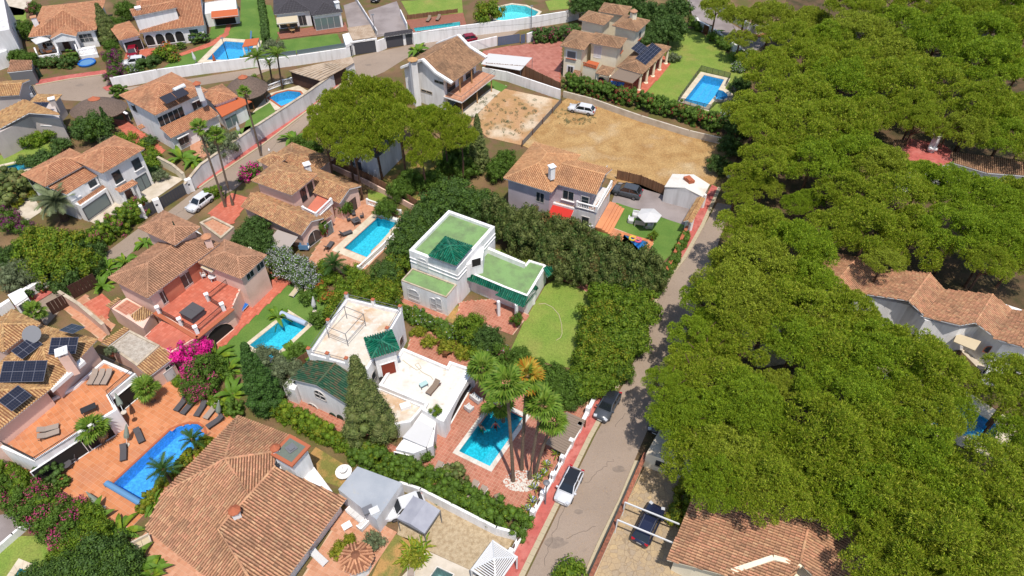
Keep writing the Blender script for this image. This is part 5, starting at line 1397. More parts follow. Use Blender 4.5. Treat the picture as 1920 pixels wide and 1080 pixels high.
tag(MB().lathe((0, 0, 0), [(.02, 0), (.35, .06), (.45, .14)], 12).tube([(0, 0, -.6), (0, 0, .1)], .03).build('satellite_dish', GREYM, loc=W(418, 856, 5.6)), 'small grey satellite dish on the peak of the huge lichened roof', 'dish')
MB().tube([(0, 0, 0), (0, 0, 1.6)], .02).tube([(-.5, 0, 1.5), (.5, 0, 1.5)], .015).tube([(-.35, 0, 1.3), (.35, 0, 1.3)], .015).build('mast', GREYM, h, loc=W(412, 850, 5.0) - h.location)
h = house('pink-walled house under straw-coloured tile roofs carrying black solar panels, with an upper orange terrace', 90, 720)
ze = 5.6
rf = Roof(h, R_YEL, CH_W, WHITE, pitch=.27)
R1 = rect((97, 727), (182, 637), (18, 664), ze); R2 = rect((-60, 852), (97, 727), (-130, 780), ze)
rf.hip(R1, ze, .38); rf.hip(R2, ze, .38)
R3 = rect((6, 660), (76, 607), (-34, 622), 6.6); rf.hip(R3, 6.6, .45)
rf.done()
block(h, R1.inset(.5), 0, ze - .02, PINKR); block(h, R2.inset(.5), 0, ze - .03, PINKR); block(h, R3.inset(.4), 3, 6.55, PINKR, 'upper_wall')
MB().prism(ccw(WL([(97, 733), (160, 678), (150, 670), (90, 722)], 5.5)), 5.2, 5.62).build('white_ledge', WHITE, h)
chimney(h, 118, 664, 5, 8.0, .95, PINKR, 'vent', capm=WHITE)
a, b = E(R1.inset(.5), 1); window(h, a, b, 170, 667, 1.4, 1.2, FASC, GLASS, bars=IRON)
a, b = E(R2.inset(.5), 0)
TP = WL([(-10, 836), (67, 868), (150, 814), (222, 770), (207, 743), (256, 703), (196, 677), (140, 726), (60, 770)], 3.0)
MB().prism(ccw(TP), 0, 2.9, 0).build('terrace_block', WHITE, h)
paved('upper_terrace', [W(0, 830, 3), W(67, 862, 3), (W(146, 813, 3)), W(217, 769, 3), W(202, 742, 3), W(250, 703, 3), W(196, 680, 3), W(110, 740, 3), W(30, 800, 3)], 2.93, .5, (ORT, JOINT), ang(W(67, 868, 3), W(150, 814, 3)), world=True, parent=h)
ring(h, TP, 2.9, .34, .3, WHITE, skip=())
pr = [xy(W(*p, 3.2), 3.24) for p in ((190, 672), (252, 700), (204, 741), (214, 760))]
rail(h, pr, .75, IRON); rail(h, [xy(W(*p, 3.2), 3.24) for p in ((2, 832), (67, 865), (146, 815))], .6, IRON)
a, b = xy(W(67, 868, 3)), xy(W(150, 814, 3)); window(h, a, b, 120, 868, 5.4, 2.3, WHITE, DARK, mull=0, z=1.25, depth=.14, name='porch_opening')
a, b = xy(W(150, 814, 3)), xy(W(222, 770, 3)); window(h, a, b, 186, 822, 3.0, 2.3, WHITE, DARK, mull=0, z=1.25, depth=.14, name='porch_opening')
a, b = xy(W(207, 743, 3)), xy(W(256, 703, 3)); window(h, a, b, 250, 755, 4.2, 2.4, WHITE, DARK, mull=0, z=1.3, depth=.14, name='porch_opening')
def solar(parent_label, cpx, cpy, z, u, v, nu, nv, pw, ph, label, group='black solar panels on the straw-tiled roof', on=None):
 """u, v: world vectors in the roof plane"""
 u = u.normalized(); v = (v - u * v.dot(u)).normalized(); n = u.cross(v)
 if n.z < 0: v = -v; n = -n
 c = W(cpx, cpy, z) + n * .16
 if on: c = Vector((0, 0, CAM_H)) + ray(cpx, cpy) * (n.dot(on - Vector((0, 0, CAM_H))) / n.dot(ray(cpx, cpy))) + n * .16
 r = thing('solar_array', label, 'solar panels', c, group)
 M = Matrix((u, v, n)).transposed()
 cell = MB()
 nx, ny = max(2, round(pw / .28)), max(2, round(ph / .28))
 for i in range(nx):
  for j in range(ny):
   x0, x1 = -pw / 2 + pw * (i + .06) / nx, -pw / 2 + pw * (i + .94) / nx; y0, y1 = -ph / 2 + ph * (j + .06) / ny, -ph / 2 + ph * (j + .94) / ny
   cell.poly([(x0, y0, .024), (x1, y0, .024), (x1, y1, .024), (x0, y1, .024)], 0)
 cell.box((0, 0, 0), (pw - .02, ph - .02, .04), m=1); cell.box((0, 0, .01), (pw - .02, .05, .035), m=2); [cell.box((sg * (pw / 2 - .012), 0, .012), (.024, ph, .034), m=2) for sg in (-1, 1)]
 me = cell.mesh('panel', [SOLAR, SOLARK, SOLARF])
 for i in range(nu):
  for j in range(nv):
   o = link('panel', me, r, u * ((i - (nu - 1) / 2) * pw) + v * ((j - (nv - 1) / 2) * ph)); o.rotation_euler = M.to_euler()
 fr = MB()
 for sv in range(nv + 1):
  y = (sv - nv / 2) * ph; a_ = c + u * (-nu * pw / 2) + v * y + n * .03; b_ = c + u * (nu * pw / 2) + v * y + n * .03; fr.beam(a_, b_, .05, .03)
 for sg in (-1, 1): fr.beam(c + u * (sg * nu * pw / 2) - v * (nv * ph / 2) + n * .031, c + u * (sg * nu * pw / 2) + v * (nv * ph / 2) + n * .031, .05, .03)
 fr.build('panel_rails', SOLARF, r)
 return r
SOLARK = mat('solar_backsheet', A(60, 58, 66), rough=.3, spec=.5)
def slope_vec(R, k, s, z0=0):
 """unit vectors along eave k and up the slope from it"""
 a, b = R.edge(k); u = (b - a).normalized(); v = Vector((-u.y, u.x, 0))
 if v.dot(R.c - a) < 0: v = -v
 return u, (v + Vector((0, 0, s))).normalized()
SX, SY = Vector((1, .03, 0)), Vector((0, .9, .43))
u1, v1 = slope_vec(R2, 0, .38); u2, v2 = slope_vec(R1, 1, .38)
solar(h, 121, 649, 7.0, SX, SY, 3, 1, .95, 1.8, 'square black solar array facing the sun in front of the big grey dish')
solar(h, 46, 697, 7.0, SX, SY, 4, 1, 1.13, 2.2, 'widest black solar array on the long front slope')
solar(h, 29, 748, 6.7, u1, v1, 2, 1, 1.1, 1.8, 'small black solar array lowest on the front slope near the wall')
solar(h, 136, 619, 6.7, u2, v2, 2, 1, .9, 1.7, 'narrow black solar strip at the top of the roof by the palm')
solar(h, 51, 653, 7.2, u1, v1, 3, 1, .8, 1.5, 'narrow black solar strip tucked under the big grey dish')
d = thing('satellite_dish', 'large pale grey satellite dish beside the turret of the solar panel house', 'dish', W(71, 640, 6.6))
MB().lathe((0, 0, 0), [(.03, 0), (.5, .08), (.95, .3), (.98, .31)], 18).build('reflector', GREYM, d).rotation_euler = (math.radians(38), 0, .2)
d.children[0].location = (0, 0, 1.1)
MB().tube([(0, 0, -1), (0, 0, 1.1)], .05).build('mast', GREYM, d, loc=None).location = (0, 0, 0)
d.children[1].data.transform(Matrix.Translation(rootloc(d)))
h = house('garage block with a gravel flat roof between two narrow tiled eaves', 260, 670, 'annex', 'outbuilding')
P = poly_block(h, [(203, 649), (243, 619), (300, 648), (257, 687)], 0, 2.95, PINKR, top=GRAVELR if 'GRAVELR' in globals() else mat('roof_gravel', A(208, 196, 180), fine=.25, fscale=10, col2=A(180, 166, 150), scale=2), zs=3)
ring(h, P, 2.95, .14, .25, STONEC)
rf = Roof(h, R_YEL, CH_W, WHITE, pitch=.27)
rf.plane([W(*p) for p in ((302, 649, 3.4), (326, 671, 2.7), (279, 707, 2.7), (256, 688, 3.4))]); rf.plane([W(*p) for p in ((190, 643, 2.7), (234, 613, 2.7), (243, 619, 3.2), (203, 649, 3.2))])
rf.done()
poly_block(h, [(300, 652), (322, 672), (282, 703), (262, 686)], 0, 2.65, PINKR, zs=2.65)
a, b = xy(W(282, 703, 2.65)), xy(W(322, 672, 2.65)); window(h, a, b, 318, 687, 1.2, .6, FASC, GLASS); door(h, a, b, 320, 706, .0001 + 1.0, 2.1, WHITE_D, FASC)
h = house('flat red brick-paved garage roof joined to the pink villa', 320, 628, 'garage', 'outbuilding')
poly_block(h, [(270, 630), (302, 601), (368, 632), (320, 660)], 0, 2.9, PINKR, zs=3)
paved('red_roof_deck', WL([(272, 630), (302, 603), (365, 632), (320, 657)], 3.0), 2.92, .3, (REDT, JOINTR), ang(W(302, 602), W(368, 632)), world=True, parent=h, pitch2=.6)
h = house('pink villa with rose tile roofs and a red terrace carrying a covered hot tub', 340, 510)
rf = Roof(h, R_PNK, CH_B, WHITE, pitch=.26)
R1 = rect((277, 559), (412, 457), (199, 524), 6.0); rf.hip(R1, 6.0, .36)
R2 = rect((452, 523), (500, 479), (378, 487), 5.7); rf.hip(R2, 5.7, .33)
R2b = rect((410, 470), (430, 450), (350, 440), 5.9)
R3 = rect((328, 460), (375, 426), (257.5, 429), 7.8); rf.hip(R3, 7.8, .36)
rf.done()
block(h, R1.inset(.5), 0, 5.95, PINKR); block(h, R2.inset(.4), 0, 5.65, PINKR); block(h, R3.inset(.55), 5, 7.75, PINKR, 'tower_wall')
MB().lathe(W(326, 421, 8.6), [(.12, 0), (.05, .2), (.09, .3), (.02, .6)], 8).build('finial', DOORG, h)
chimney(h, 388, 447, 6, 7.4, .8, PINKR, 'tile', capm=R_OR)
TP = WL([(296, 583), (369, 631), (434, 578), (456, 528), (412, 495), (280, 560)], 3.0)
MB().prism(ccw(TP), 0, 2.88).build('terrace_block', PINKR, h)
paved('red_terrace', WL([(298, 583), (369, 628), (432, 577), (452, 528), (412, 497), (282, 562)], 3.0), 2.9, .42, (REDT, JOINTR), ang(W(369, 631), W(434, 578)), world=True, parent=h)
MB().beam(W(290, 586, 3.0), W(369, 634, 3.0), .5, .12).beam(W(369, 634, 3.0), W(437, 579, 3.0), .5, .12).build('terrace_edge', TPOT, h)
posts = [(296, 583), (336, 602), (368, 624), (418, 573), (390, 556)]
corner = [W(296, 580, 3.6), W(337, 602, 3.6), W(367, 617, 3.6), W(387, 600, 3.6), W(417, 574, 3.6), W(388, 556, 3.6), W(438, 516, 3.6)]
for q in (corner[0], corner[1], corner[2], corner[4], corner[5], corner[6]): MB().box(xy(q, 3.45), (.42, .42, 1.1), .6).box(xy(q, 4.04), (.52, .52, .1), .6).build('terrace_post', WHITE, h)
rail(h, [xy(q, 2.98) for q in (corner[0], corner[1], corner[2], corner[4], corner[5], corner[6])], .85, IRON)
ai, bi = E(R1.inset(.5), 0)
for p, w_, h_ in (((310, 560), 1.0, 2.0), ((352, 526), 2.0, 2.0)): window(h, ai, bi, *p, w_, h_, FASC, GLASS, trans=0, z=4.2)
for (p0, p1) in (((318, 568), (348, 545)), ((362, 528), (382, 515))):
 c0, u_, n_ = _wf(ai, bi, *p0); c1, _, _ = _wf(ai, bi, *p1)
 MB().box(xy((c0 + c1) / 2 + n_ * .03, 4.3), ((c1 - c0).length, .06, 2.7), ang(xy(c0), xy(c1))).build('salmon_panel', SALMON, h)
ar, br = E(R2.inset(.4), 0)
awning(h, xy(W(377, 503, 5)), xy(W(399, 482, 5)), .3, 1.6, 5.2, CANVC)
a, b = xy(W(369, 631, 3)), xy(W(434, 578, 3)); window(h, a, b, 402, 617, 4.6, 2.4, PINKR, DARK, arch=True, mull=0, z=1.25, depth=.2, name='porch_arch')
GF = [xy(W(*p)) for p in ((434, 582), (499, 514), (478, 490), (420, 545))]
MB().prism(ccw(GF), 0, 2.8).build('ground_floor', CREAM, h)
a, b = GF[0], GF[1]
for p, w_ in (((449, 560), 2.2), ((482, 526), 2.0)): window(h, a, b, p[0], p[1], w_, 2.1, FASC, GLASSG, z=1.1)
a, b = E(R2.inset(.4), 0)
for p in ((468, 513), (487, 497)): window(h, a, b, *p, 1.3, 1.5, FASC, GLASS)
h = house('lean-to with a clay tiled roof terrace and a shuttered skylight, joined to the pink villa', 250, 585, 'annex', 'outbuilding')
poly_block(h, [(205, 575), (237, 557), (285, 585), (268, 615), (250, 603)], 0, 2.7, PINKR, zs=2.8)
rf = Roof(h, R_YEL, CH_B, PINKR, pitch=.27); rf.plane([W(*p) for p in ((245, 592, 3.0), (268, 574, 3.4), (287, 587, 3.0), (260, 608, 2.5))]); rf.plane([W(*p) for p in ((200, 573, 2.8), (222, 558, 2.8), (226, 562, 3.0), (206, 577, 3.0))]); rf.done()
paved('clay_deck', WL([(212, 577), (236, 560), (266, 574), (244, 590)], 2.9), 2.75, .35, (SAT, JOINT), world=True, parent=h)
a, b = xy(W(268, 615, 2.7)), xy(W(285, 585, 2.7)); window(h, a, b, 280, 604, 1.2, .9, FASC, GLASS, z=1.6)
# ================================================================== houses of the west and north
def walls(h, R, ins, z0, z1, m, name='wall'):
 r = R.inset(ins); block(h, r, z0, z1, m, name); return r
h = house('pink house under straw-coloured tile roofs with a balustraded balcony above its own pool terrace', 560, 380)
rf = Roof(h, R_TAN, CH_W, WHITE, pitch=.26)
R1 = rect((547, 366), (595, 327), (471, 339), 6.0); rf.hip(R1, 6.0, .38)
R2 = rect((565, 441), (607, 409), (420, 408), 3.3); rf.gable(R2, 3.3, .42, 'v')
R3 = rect((637, 381), (677, 349), (560, 345), 3.5); rf.gable(R3, 3.5, .42, 'v')
R4 = rect((570, 338), (625, 298), (500, 300), 3.4); rf.hip(R4, 3.4, .34)
R5 = rect((508, 314), (537, 297), (482, 302), 5.0); rf.hip(R5, 5.0, .6)
rf.plane([W(*q) for q in ((592, 410, 3.4), (616, 393, 3.4), (624, 401, 2.8), (600, 418, 2.8))])
rf.done()
r1 = walls(h, R1, .5, 0, 5.95, PINKR);
for R_, z_, s_ in ((R2, 3.25, .42), (R3, 3.45, .42)): gable_block(h, R_.inset(.35), 0, z_ - .05, s_, PINKR, 'v')
walls(h, R4, .4, 0, 3.3, PINKR); walls(h, R5, .3, 0, 4.95, PINKR, 'turret')
MB().lathe(W(505, 283, 5.9), [(.1, 0), (.16, .15), (.03, .5)], 8).build('finial', WHITE, h)
chimney(h, 576, 312, 4, 5.6, .8, WHITE, 'vent')
a, b = E(r1, 0)
for p in ((571, 372), (584, 361)): window(h, a, b, *p, 1.1, 2.1, DOORD, GLASS, mull=1, z=4.2)
BP = WL([(570, 397), (594, 409), (622, 382), (600, 360)], 3.2)
MB().prism(ccw(BP), 0, 3.1).build('balcony_block', PINKR, h); MB().prism(ccw(BP), 3.11, 3.14).build('balcony_floor', REDT, h)
balusters(h, [xy(BP[0], 3.14), xy(BP[1], 3.14), xy(BP[2], 3.14)], .95, WHITE)
a, b = E(R3.inset(.35), 0); window(h, a, b, 661, 383, 1.6, 2.2, DOORD, GLASS, z=1.15)
a, b = E(R2.inset(.35), 0); window(h, a, b, 588, 440, 2.6, 2.2, FASC, GLASS, arch=True, z=1.25)
a, b = xy(W(600, 420, 2.9)), xy(W(624, 402, 2.9)); door(h, a, b, 612, 408, 1.2, 2.1, GLASSG, FASC, z=1.1)
awn = awning(h, xy(W(520, 430, 2.8)), xy(W(558, 443, 2.8)), .5, 2.6, 2.75, CANVT)
h2 = house('walled forecourt with flat clay roof and white gate beside the parked white hatchback', 400, 425, 'forecourt', 'outbuilding')
poly_block(h2, [(375, 420), (400, 408), (440, 428), (415, 450)], 0, 2.4, PINKR, top=CONCR, zs=2.4)
P = WL([(378, 419), (400, 410), (434, 428), (412, 443)], 2.4); ring(h2, WL([(375, 420), (400, 408), (440, 428), (415, 450)], 2.4), 2.4, .3, .3, STONEC)
paved('clay_deck', P, 2.41, .4, (PKT, JOINT), world=True, parent=h2)
tag(MB().box((0, 0, .3), (.95, .4, .6), -.5).lathe((0, 0, .3), [(.01, .0), (.01, .02)], 4).build('air_conditioner', WMET, loc=xy(W(423, 439, 2.5), 2.42)), 'white air conditioner unit on the flat clay roof of the forecourt', 'air conditioner')
h = house('large white house with tan hipped roofs, dark square windows and a tiled porch', 150, 350)
rf = Roof(h, R_OR, CH_W, WHITE, pitch=.26)
R1 = rect((192, 325), (271, 279), (128, 303), 6.2); rf.hip(R1, 6.2, .36)
R2 = rect((85, 350), (175, 300), (34, 331), 5.6); rf.hip(R2, 5.6, .33)
rf.pp([(86, 351, 5.2), (150, 312, 5.2), (125, 364, 4.5)], [(88, 350), (151, 311), (183, 329), (125, 365)])
rf.plane([W(*q) for q in ((145, 378, 3.3), (192, 347, 3.3), (198, 351, 2.9), (149, 384, 2.9))])
Rp = rect((226, 361), (258, 344), (216, 355), 3.2); rf.hip(Rp, 3.2, .45)
rf.done()
r1 = walls(h, R1, .5, 0, 6.15, WHITE); r2 = walls(h, R2, .4, 0, 5.5, WHITE)
LB = poly_block(h, [(92, 354), (150, 316), (181, 332), (127, 367)], 0, 4.3, WHITE, zs=4.3)
P2 = rect((151, 385), (199, 352), (143, 379), 3.0); block(h, P2, 0, 2.9, WHITE)
a, b = E(r1, 0)
for p, w_, h_, z_ in (((219, 329), 1.3, 1.9, 4.2), ((256, 307), 1.3, 1.7, 4.4)): window(h, a, b, *p, w_, h_, DGREY, GLASS, z=z_, sill=WHITE, mull=0, depth=.08)
window(h, a, b, 269, 343, 2.0, 2.4, DGREY, GLASSG, z=1.25, mull=1, depth=.08)
a, b = E(P2, 0); window(h, a, b, 180, 384, 4.2, 2.1, DGREY, GLASSG, z=1.4, mull=0, depth=.1)
a, b = xy(W(125, 365, 4.4)), xy(W(183, 330, 4.4));
for p in ((173, 343), (137, 363)): window(h, a, b, *p, 1.2, 1.0, DGREY, GLASS, z=3.8, mull=0, sill=WHITE)
a, b = E(r2, 3); window(h, a, b, 72, 356, 2.6, 2.4, FASC, GLASS, z=3.9, mull=1)
for q in Rp.inset(.3).corners(): MB().box(xy(q, 1.6), (.35, .35, 3.2), .5).build('porch_pillar', WHITE, h)
a, b = E(r1, 0); door(h, a, b, 243, 366, 1.1, 2.2, DOORD, None, z=1.15)
h = house('white two-storey house with bright orange tile roofs and rooftop solar water heater', 320, 210)
rf = Roof(h, R_OR, CH_W, WHITE, pitch=.26)
R1 = rect((291, 216), (389, 170), (224, 179), 6.3); rf.hip(R1, 6.3, .38)
rf.pp([(299, 240, 3.9), (390, 197, 3.9), (321, 259, 3.0)], [(299, 240), (390, 197), (411, 215), (321, 259)])
R2 = rect((402, 197), (445, 181), (378, 172), 3.6); rf.hip(R2, 3.6, .3)
rf.plane([W(*q) for q in ((256, 237, 3.2), (266, 232, 3.2), (272, 238, 2.9), (262, 243, 2.9))])
rf.done()
r1 = walls(h, R1, .5, 0, 6.25, WHITE)
poly_block(h, [(300, 241), (391, 199), (407, 215), (320, 257)], 0, 2.9, WHITE, zs=2.9)
walls(h, R2, .3, 0, 3.5, WHITE)
rf = Roof(h, R_CHR, CH_W, WHITE, name='flat_orange_roof'); o = MB().prism(ccw(WL([(400, 197), (440, 180), (472, 190), (416, 219)], 3.0)), 2.85, 3.0).build('flat_orange_roof', CANVO, h)
MB().prism(ccw(WL([(428, 180), (450, 176), (472, 190), (450, 198)], 3.0)), 3.0, 3.04).build('red_roof_strip', CANVR, h) if False else None
poly_block(h, [(404, 203), (440, 188), (460, 196), (420, 216)], 0, 2.85, WHITE, zs=2.85)
a, b = xy(W(420, 216, 2.85)), xy(W(460, 196, 2.85)); window(h, a, b, 433, 222, 2.4, 2.0, FASC, GLASSG, z=1.2)
a, b = E(r1, 0)
window(h, a, b, 319, 213, 4.6, 1.9, WMET, GLASS, z=4.6, mull=4, shutter=None); window(h, a, b, 369, 196, 1.7, 1.5, FASC, GLASS, z=4.6, bars=IRON, lintel=WHITE)
a, b = E(r1, 3)
for p, z_ in (((254, 207), 4.7), ((243, 228), 1.6)): window(h, a, b, *p, 1.2, 1.4, FASC, GLASS, z=z_, bars=IRON, lintel=WHITE)
a, b = xy(W(321, 258, 2.9)), xy(W(407, 215, 2.9)); window(h, a, b, 345, 264, 1.8, 1.5, FASC, GLASS, z=1.5, bars=IRON, lintel=WHITE)
chimney(h, 370, 160, 6, 8.6, .8, WHITE, 'tile', capm=TPOT)
wt = thing('solar_water_heater', 'solar water heater with white tank and two grey panels on the orange roof', 'water heater', W(328, 182, 7.6))
u, v = slope_vec(R1, 0, .38)
for i in (-1, 1): MB().box(W(328, 182, 7.7) + u * (i * 1.05) + Vector((0, 0, .25)), (2.0, 1.7, .1), ang(R1.pt(0, 0), R1.pt(1, 0)), M=Matrix((u, v, u.cross(v))).transposed()).build('collector', GREYM if i > 2 else SOLARK, wt)
c = W(336, 165, 8.2); MB().tube([c - u * 1.0, c + u * 1.0], .38, 12).build('tank', WMET, wt)
h = house('white cottage with a salmon tile roof, pedimented porch and balustraded terraces', 120, 60)
rf = Roof(h, R_OR, CH_W, WHITE, pitch=.28)
R1 = rect((54, 70), (180, 56), (68, 14), 3.6); rf.hip(R1, 3.6, .36)
R2 = rect((95, 73), (142, 68), (100, 50), 3.5); rf.gable(R2, 3.5, .4, 'v')
rf.done(); r1 = walls(h, R1, .6, 0, 3.5, WHITE); gable_block(h, R2.inset(.2), 2.6, 3.45, .4, WHITE, 'v')
for q in R2.inset(.35).corners(): MB().box(xy(q, 1.7), (.35, .35, 3.2), .1).build('porch_pillar', WHITE, h)
a, b = E(r1, 0)
for p, w_, h_ in (((161, 70), 2.4, 1.7), ((86, 75), 1.8, 1.6)): window(h, a, b, *p, w_, h_, FASC, GLASS, mull=2, trans=1, z=2.0)
door(h, a, b, 123, 80, 1.2, 2.2, DOORD, FASC, z=1.3)
MB().prism(ccw(WL([(70, 104), (112, 98), (116, 112), (74, 116)], .8)), 0, .75).build('terrace_block', WHITE, h); MB().prism(ccw(WL([(143, 90), (178, 85), (183, 100), (148, 105)], .8)), 0, .75).build('terrace_block', WHITE, h)
balusters(h, WL([(69, 99), (75, 114), (113, 108), (110, 92)], .8), .95, WHITE); balusters(h, WL([(143, 88), (148, 103), (181, 97)], .8), .95, WHITE)
chimney(h, 62, 32, 3, 5.6, .9, WHITE, 'flat')
u1 = thing('parasol', 'white square parasol over the terrace of the salmon-roofed cottage', 'parasol', W(86, 95, .8)); c = u1.location
MB().lathe(c + Vector((0, 0, 2.2)), [(1.9, 0), (1.85, .06), (.05, .6)], 4).build('canopy', CANVW, u1); MB().tube([c, c + Vector((0, 0, 2.7))], .04).build('pole', WOOD, u1)
h = house('white house with an arcaded front, garage and orange tile roofs beside the oval lawn', 310, 45)
rf = Roof(h, R_TAN if False else R_OR, CH_W, WHITE, pitch=.28)
R1 = rect((261, 62), (383, 47), (275, 0), 3.4); rf.gable(R1, 3.4, .36, 'u')
R2 = rect((224, 76), (263, 66), (228, 44), 3.0); rf.hip(R2, 3.0, .3)
R3 = rect((249, 31), (332, 14), (252, 16), 6.6); rf.gable(R3, 6.6, .3, 'u')
rf.done(); r1 = walls(h, R1, .5, 0, 3.3, WHITE); r2 = walls(h, R2, .4, 0, 2.9, WHITE); walls(h, R3, .3, 3, 6.5, WHITE, 'upper_wall')
a, b = E(r1, 0)
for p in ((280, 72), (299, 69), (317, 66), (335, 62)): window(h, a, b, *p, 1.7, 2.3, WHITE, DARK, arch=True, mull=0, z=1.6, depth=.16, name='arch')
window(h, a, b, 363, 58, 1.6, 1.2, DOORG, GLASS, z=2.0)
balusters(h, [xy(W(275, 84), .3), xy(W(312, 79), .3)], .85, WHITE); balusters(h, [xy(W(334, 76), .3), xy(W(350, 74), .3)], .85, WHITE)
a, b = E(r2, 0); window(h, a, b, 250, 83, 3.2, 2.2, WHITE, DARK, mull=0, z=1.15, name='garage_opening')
chimney(h, 258, 14, 4, 7.4, .9, WHITE, 'flat', capm=WHITE)
tag(MB().lathe((0, 0, 0), [(.03, 0), (.6, .12), (.75, .28)], 14).tube([(0, 0, -1.4), (0, 0, .1)], .04).build('satellite_dish', GREYM, loc=W(268, 10, 7.0)), 'grey satellite dish beside the chimney of the arcaded house', 'dish')
h = house('small white garden house with an orange awning over its open veranda', 415, 35, 'garden_house', 'house')
poly_block(h, [(383, 26), (398, 24), (444, 19), (442, -2), (383, 0)], 0, 2.8, WHITE, zs=2.8); [MB().box(xy(W(*q), 1.3), (.3, .3, 2.6)).build('post', WHITE, h) for q in ((402, 42), (446, 37))]
rf = Roof(h, R_TAN, CH_W, WHITE, pitch=.28); rf.plane([W(*q) for q in ((380, 4, 3.0), (444, -3, 3.0), (440, -14, 3.6), (380, -8, 3.6))]); rf.done()
a, b = xy(W(398, 24, 2.8)), xy(W(444, 19, 2.8)); window(h, a, b, 422, 36, 4.2, 2.1, WHITE, DARK, mull=0, z=1.1, name='veranda_opening'); a2, b2 = xy(W(396, 20, 3)), xy(W(446, 14, 3))
awning(h, xy(W(396, 22, 3.2)), xy(W(446, 17, 3.2)), .5, 2.2, 3.3, CANVO)
h = house('white bungalow with charcoal tile roofs, sliding glass front and brown deck', 580, 40)
rf = Roof(h, R_CHR, CH_C, WHITE, pitch=.3, L=.5)
R1 = rect((514, 27), (584, 20), (505, -14), 3.3); rf.hip(R1, 3.3, .4); R2 = rect((585, 30), (642, 22), (578, -10), 3.4); rf.hip(R2, 3.4, .4)
rf.done(); r1 = walls(h, R1, .4, 0, 3.2, WHITE); r2 = walls(h, R2, .3, 0, 3.3, WHITE)
a, b = E(r2, 0); window(h, a, b, 614, 40, 5.2, 2.5, FASC, GLASSG, mull=3, z=1.4)
a, b = E(r1, 0); window(h, a, b, 567, 37, 1.6, 2.2, FASC, GLASS, z=1.3, mull=1); window(h, a, b, 540, 42, 3.6, 2.2, WHITE, DARK, mull=0, z=1.2, name='porch_opening')
awning(h, xy(W(518, 32, 3.0)), xy(W(557, 28, 3.0)), .3, 2.4, 2.9, CANVC)
chimney(h, 631, 4, 3, 5.0, .8, WHITE, 'flat', capm=WHITE)
h = house('white garage front with two anthracite doors and a rippled carport roof', 700, 85, 'garage_court', 'garage')
MB().prism(ccw(WL([(646, 88), (664, 83), (670, 101), (652, 108)], 0)), 0, 2.6).build('gate_pier', WHITE, h)
P = WL([(651, 52), (694, 46), (706, 69), (661, 75)], 2.9); MB().prism(ccw(P), 2.78, 2.9).build('carport_roof', FIBRE, h)
mb = MB()
for i in range(14):
 f = (i + .5) / 14; mb.beam(xy(P[0].lerp(P[1], f), 2.92), xy(P[3].lerp(P[2], f), 2.92), .12, .05)
mb.build('sheet_ribs', FIBRE, h)['kind'] = 'stuff'
a, b = xy(W(660, 104)), xy(W(708, 97)); MB().beam(xy(a, 2.65), xy(b, 2.65), .3, .3).build('lintel', WHITE, h); door(h, a, b, 685, 88, 4.2, 2.4, DGREY, None, 'garage_door', z=1.25, handle=False)
for q in (a, b): MB().box(xy(q, 1.4), (.4, .4, 2.8), .2).build('gate_post', WHITE, h)
a, b = xy(W(724, 90)), xy(W(776, 82)); MB().beam(xy(a, 1.3), xy(b, 1.3), .25, 2.6).build('gate_wall', WHITE, h); door(h, a - Vector((0, .16, 0)), b - Vector((0, .16, 0)), 740, 76, 3.4, 2.2, DGREY, None, 'garage_door', z=1.15, handle=False); door(h, a - Vector((0, .16, 0)), b - Vector((0, .16, 0)), 767, 73, 1.3, 2.3, DGREY, None, 'door', z=1.2)
rf = Roof(h, R_CHR, CH_C, WHITE, pitch=.3, name='gate_tiles'); rf.plane([xy(a - Vector((0, .6, 0)), 2.6), xy(b - Vector((0, .6, 0)), 2.6), xy(b + Vector((0, .3, 0)), 2.95), xy(a + Vector((0, .3, 0)), 2.95)]); rf.done()
door(h, xy(W(652, 106)) - Vector((0, .2, 0)), xy(W(664, 103)) - Vector((0, .2, 0)), 656, 93, 1.1, 2.1, DGREY, None, z=1.1)
MB().beam(xy(W(708, 97), 1.1), xy(W(724, 91), 1.1), .3, 2.2).build('gate_wall', WHITE, h)
h = house('tall white house with a swept clay tile roof, wide white verges and a long balcony', 830, 150)
rf = Roof(h, R_BRN, CH_B, WHITE, pitch=.27)
zr, zm, ze = 8.6, 6.9, 5.9
pts = dict(r0=(784, 119, zr), r1=(846, 71, zr), m0=(812, 141, zm), m1=(880, 94, zm), e0=(847, 156, ze), e1=(910, 109, ze), b0=(752, 128, ze), b1=(812, 84, ze))
Vp = {k: W(*v) for k, v in pts.items()}
o = Vp['r0']; uu = xy(Vp['e1'] - Vp['e0']).normalized()
LL = (xy(Vp['e1'] - Vp['e0'])).length; vv = Vector((-uu.y, uu.x, 0))
e0 = xy(Vp['e0']); dr = (xy(Vp['r0']) - e0).dot(vv); dm = (xy(Vp['m0']) - e0).dot(vv); db = (xy(Vp['b0']) - e0).dot(vv)
if dr < 0: pass
def cv(s_, d, z): return xy(e0 + uu * s_ + vv * d, z)
rf.plane([cv(0, 0, ze), cv(LL, 0, ze), cv(LL, dm, zm), cv(0, dm, zm)]); rf.plane([cv(0, dm, zm), cv(LL, dm, zm), cv(LL, dr, zr), cv(0, dr, zr)], over=0)
rf.plane([cv(0, dr, zr), cv(LL, dr, zr), cv(LL, db, ze), cv(0, db, ze)]); rf.cap(cv(0, dr, zr), cv(LL, dr, zr)); rf.done()
mb = MB()
for s_ in (-.1, LL + .1):
 for (d0, z0), (d1, z1) in (((-.2, ze), (dm, zm)), ((dm, zm), (dr, zr)), ((dr, zr), (db, ze))): mb.beam(cv(s_, d0, z0 + .12), cv(s_, d1, z1 + .12), .6, .35)
mb.build('verge', WHITE, h)
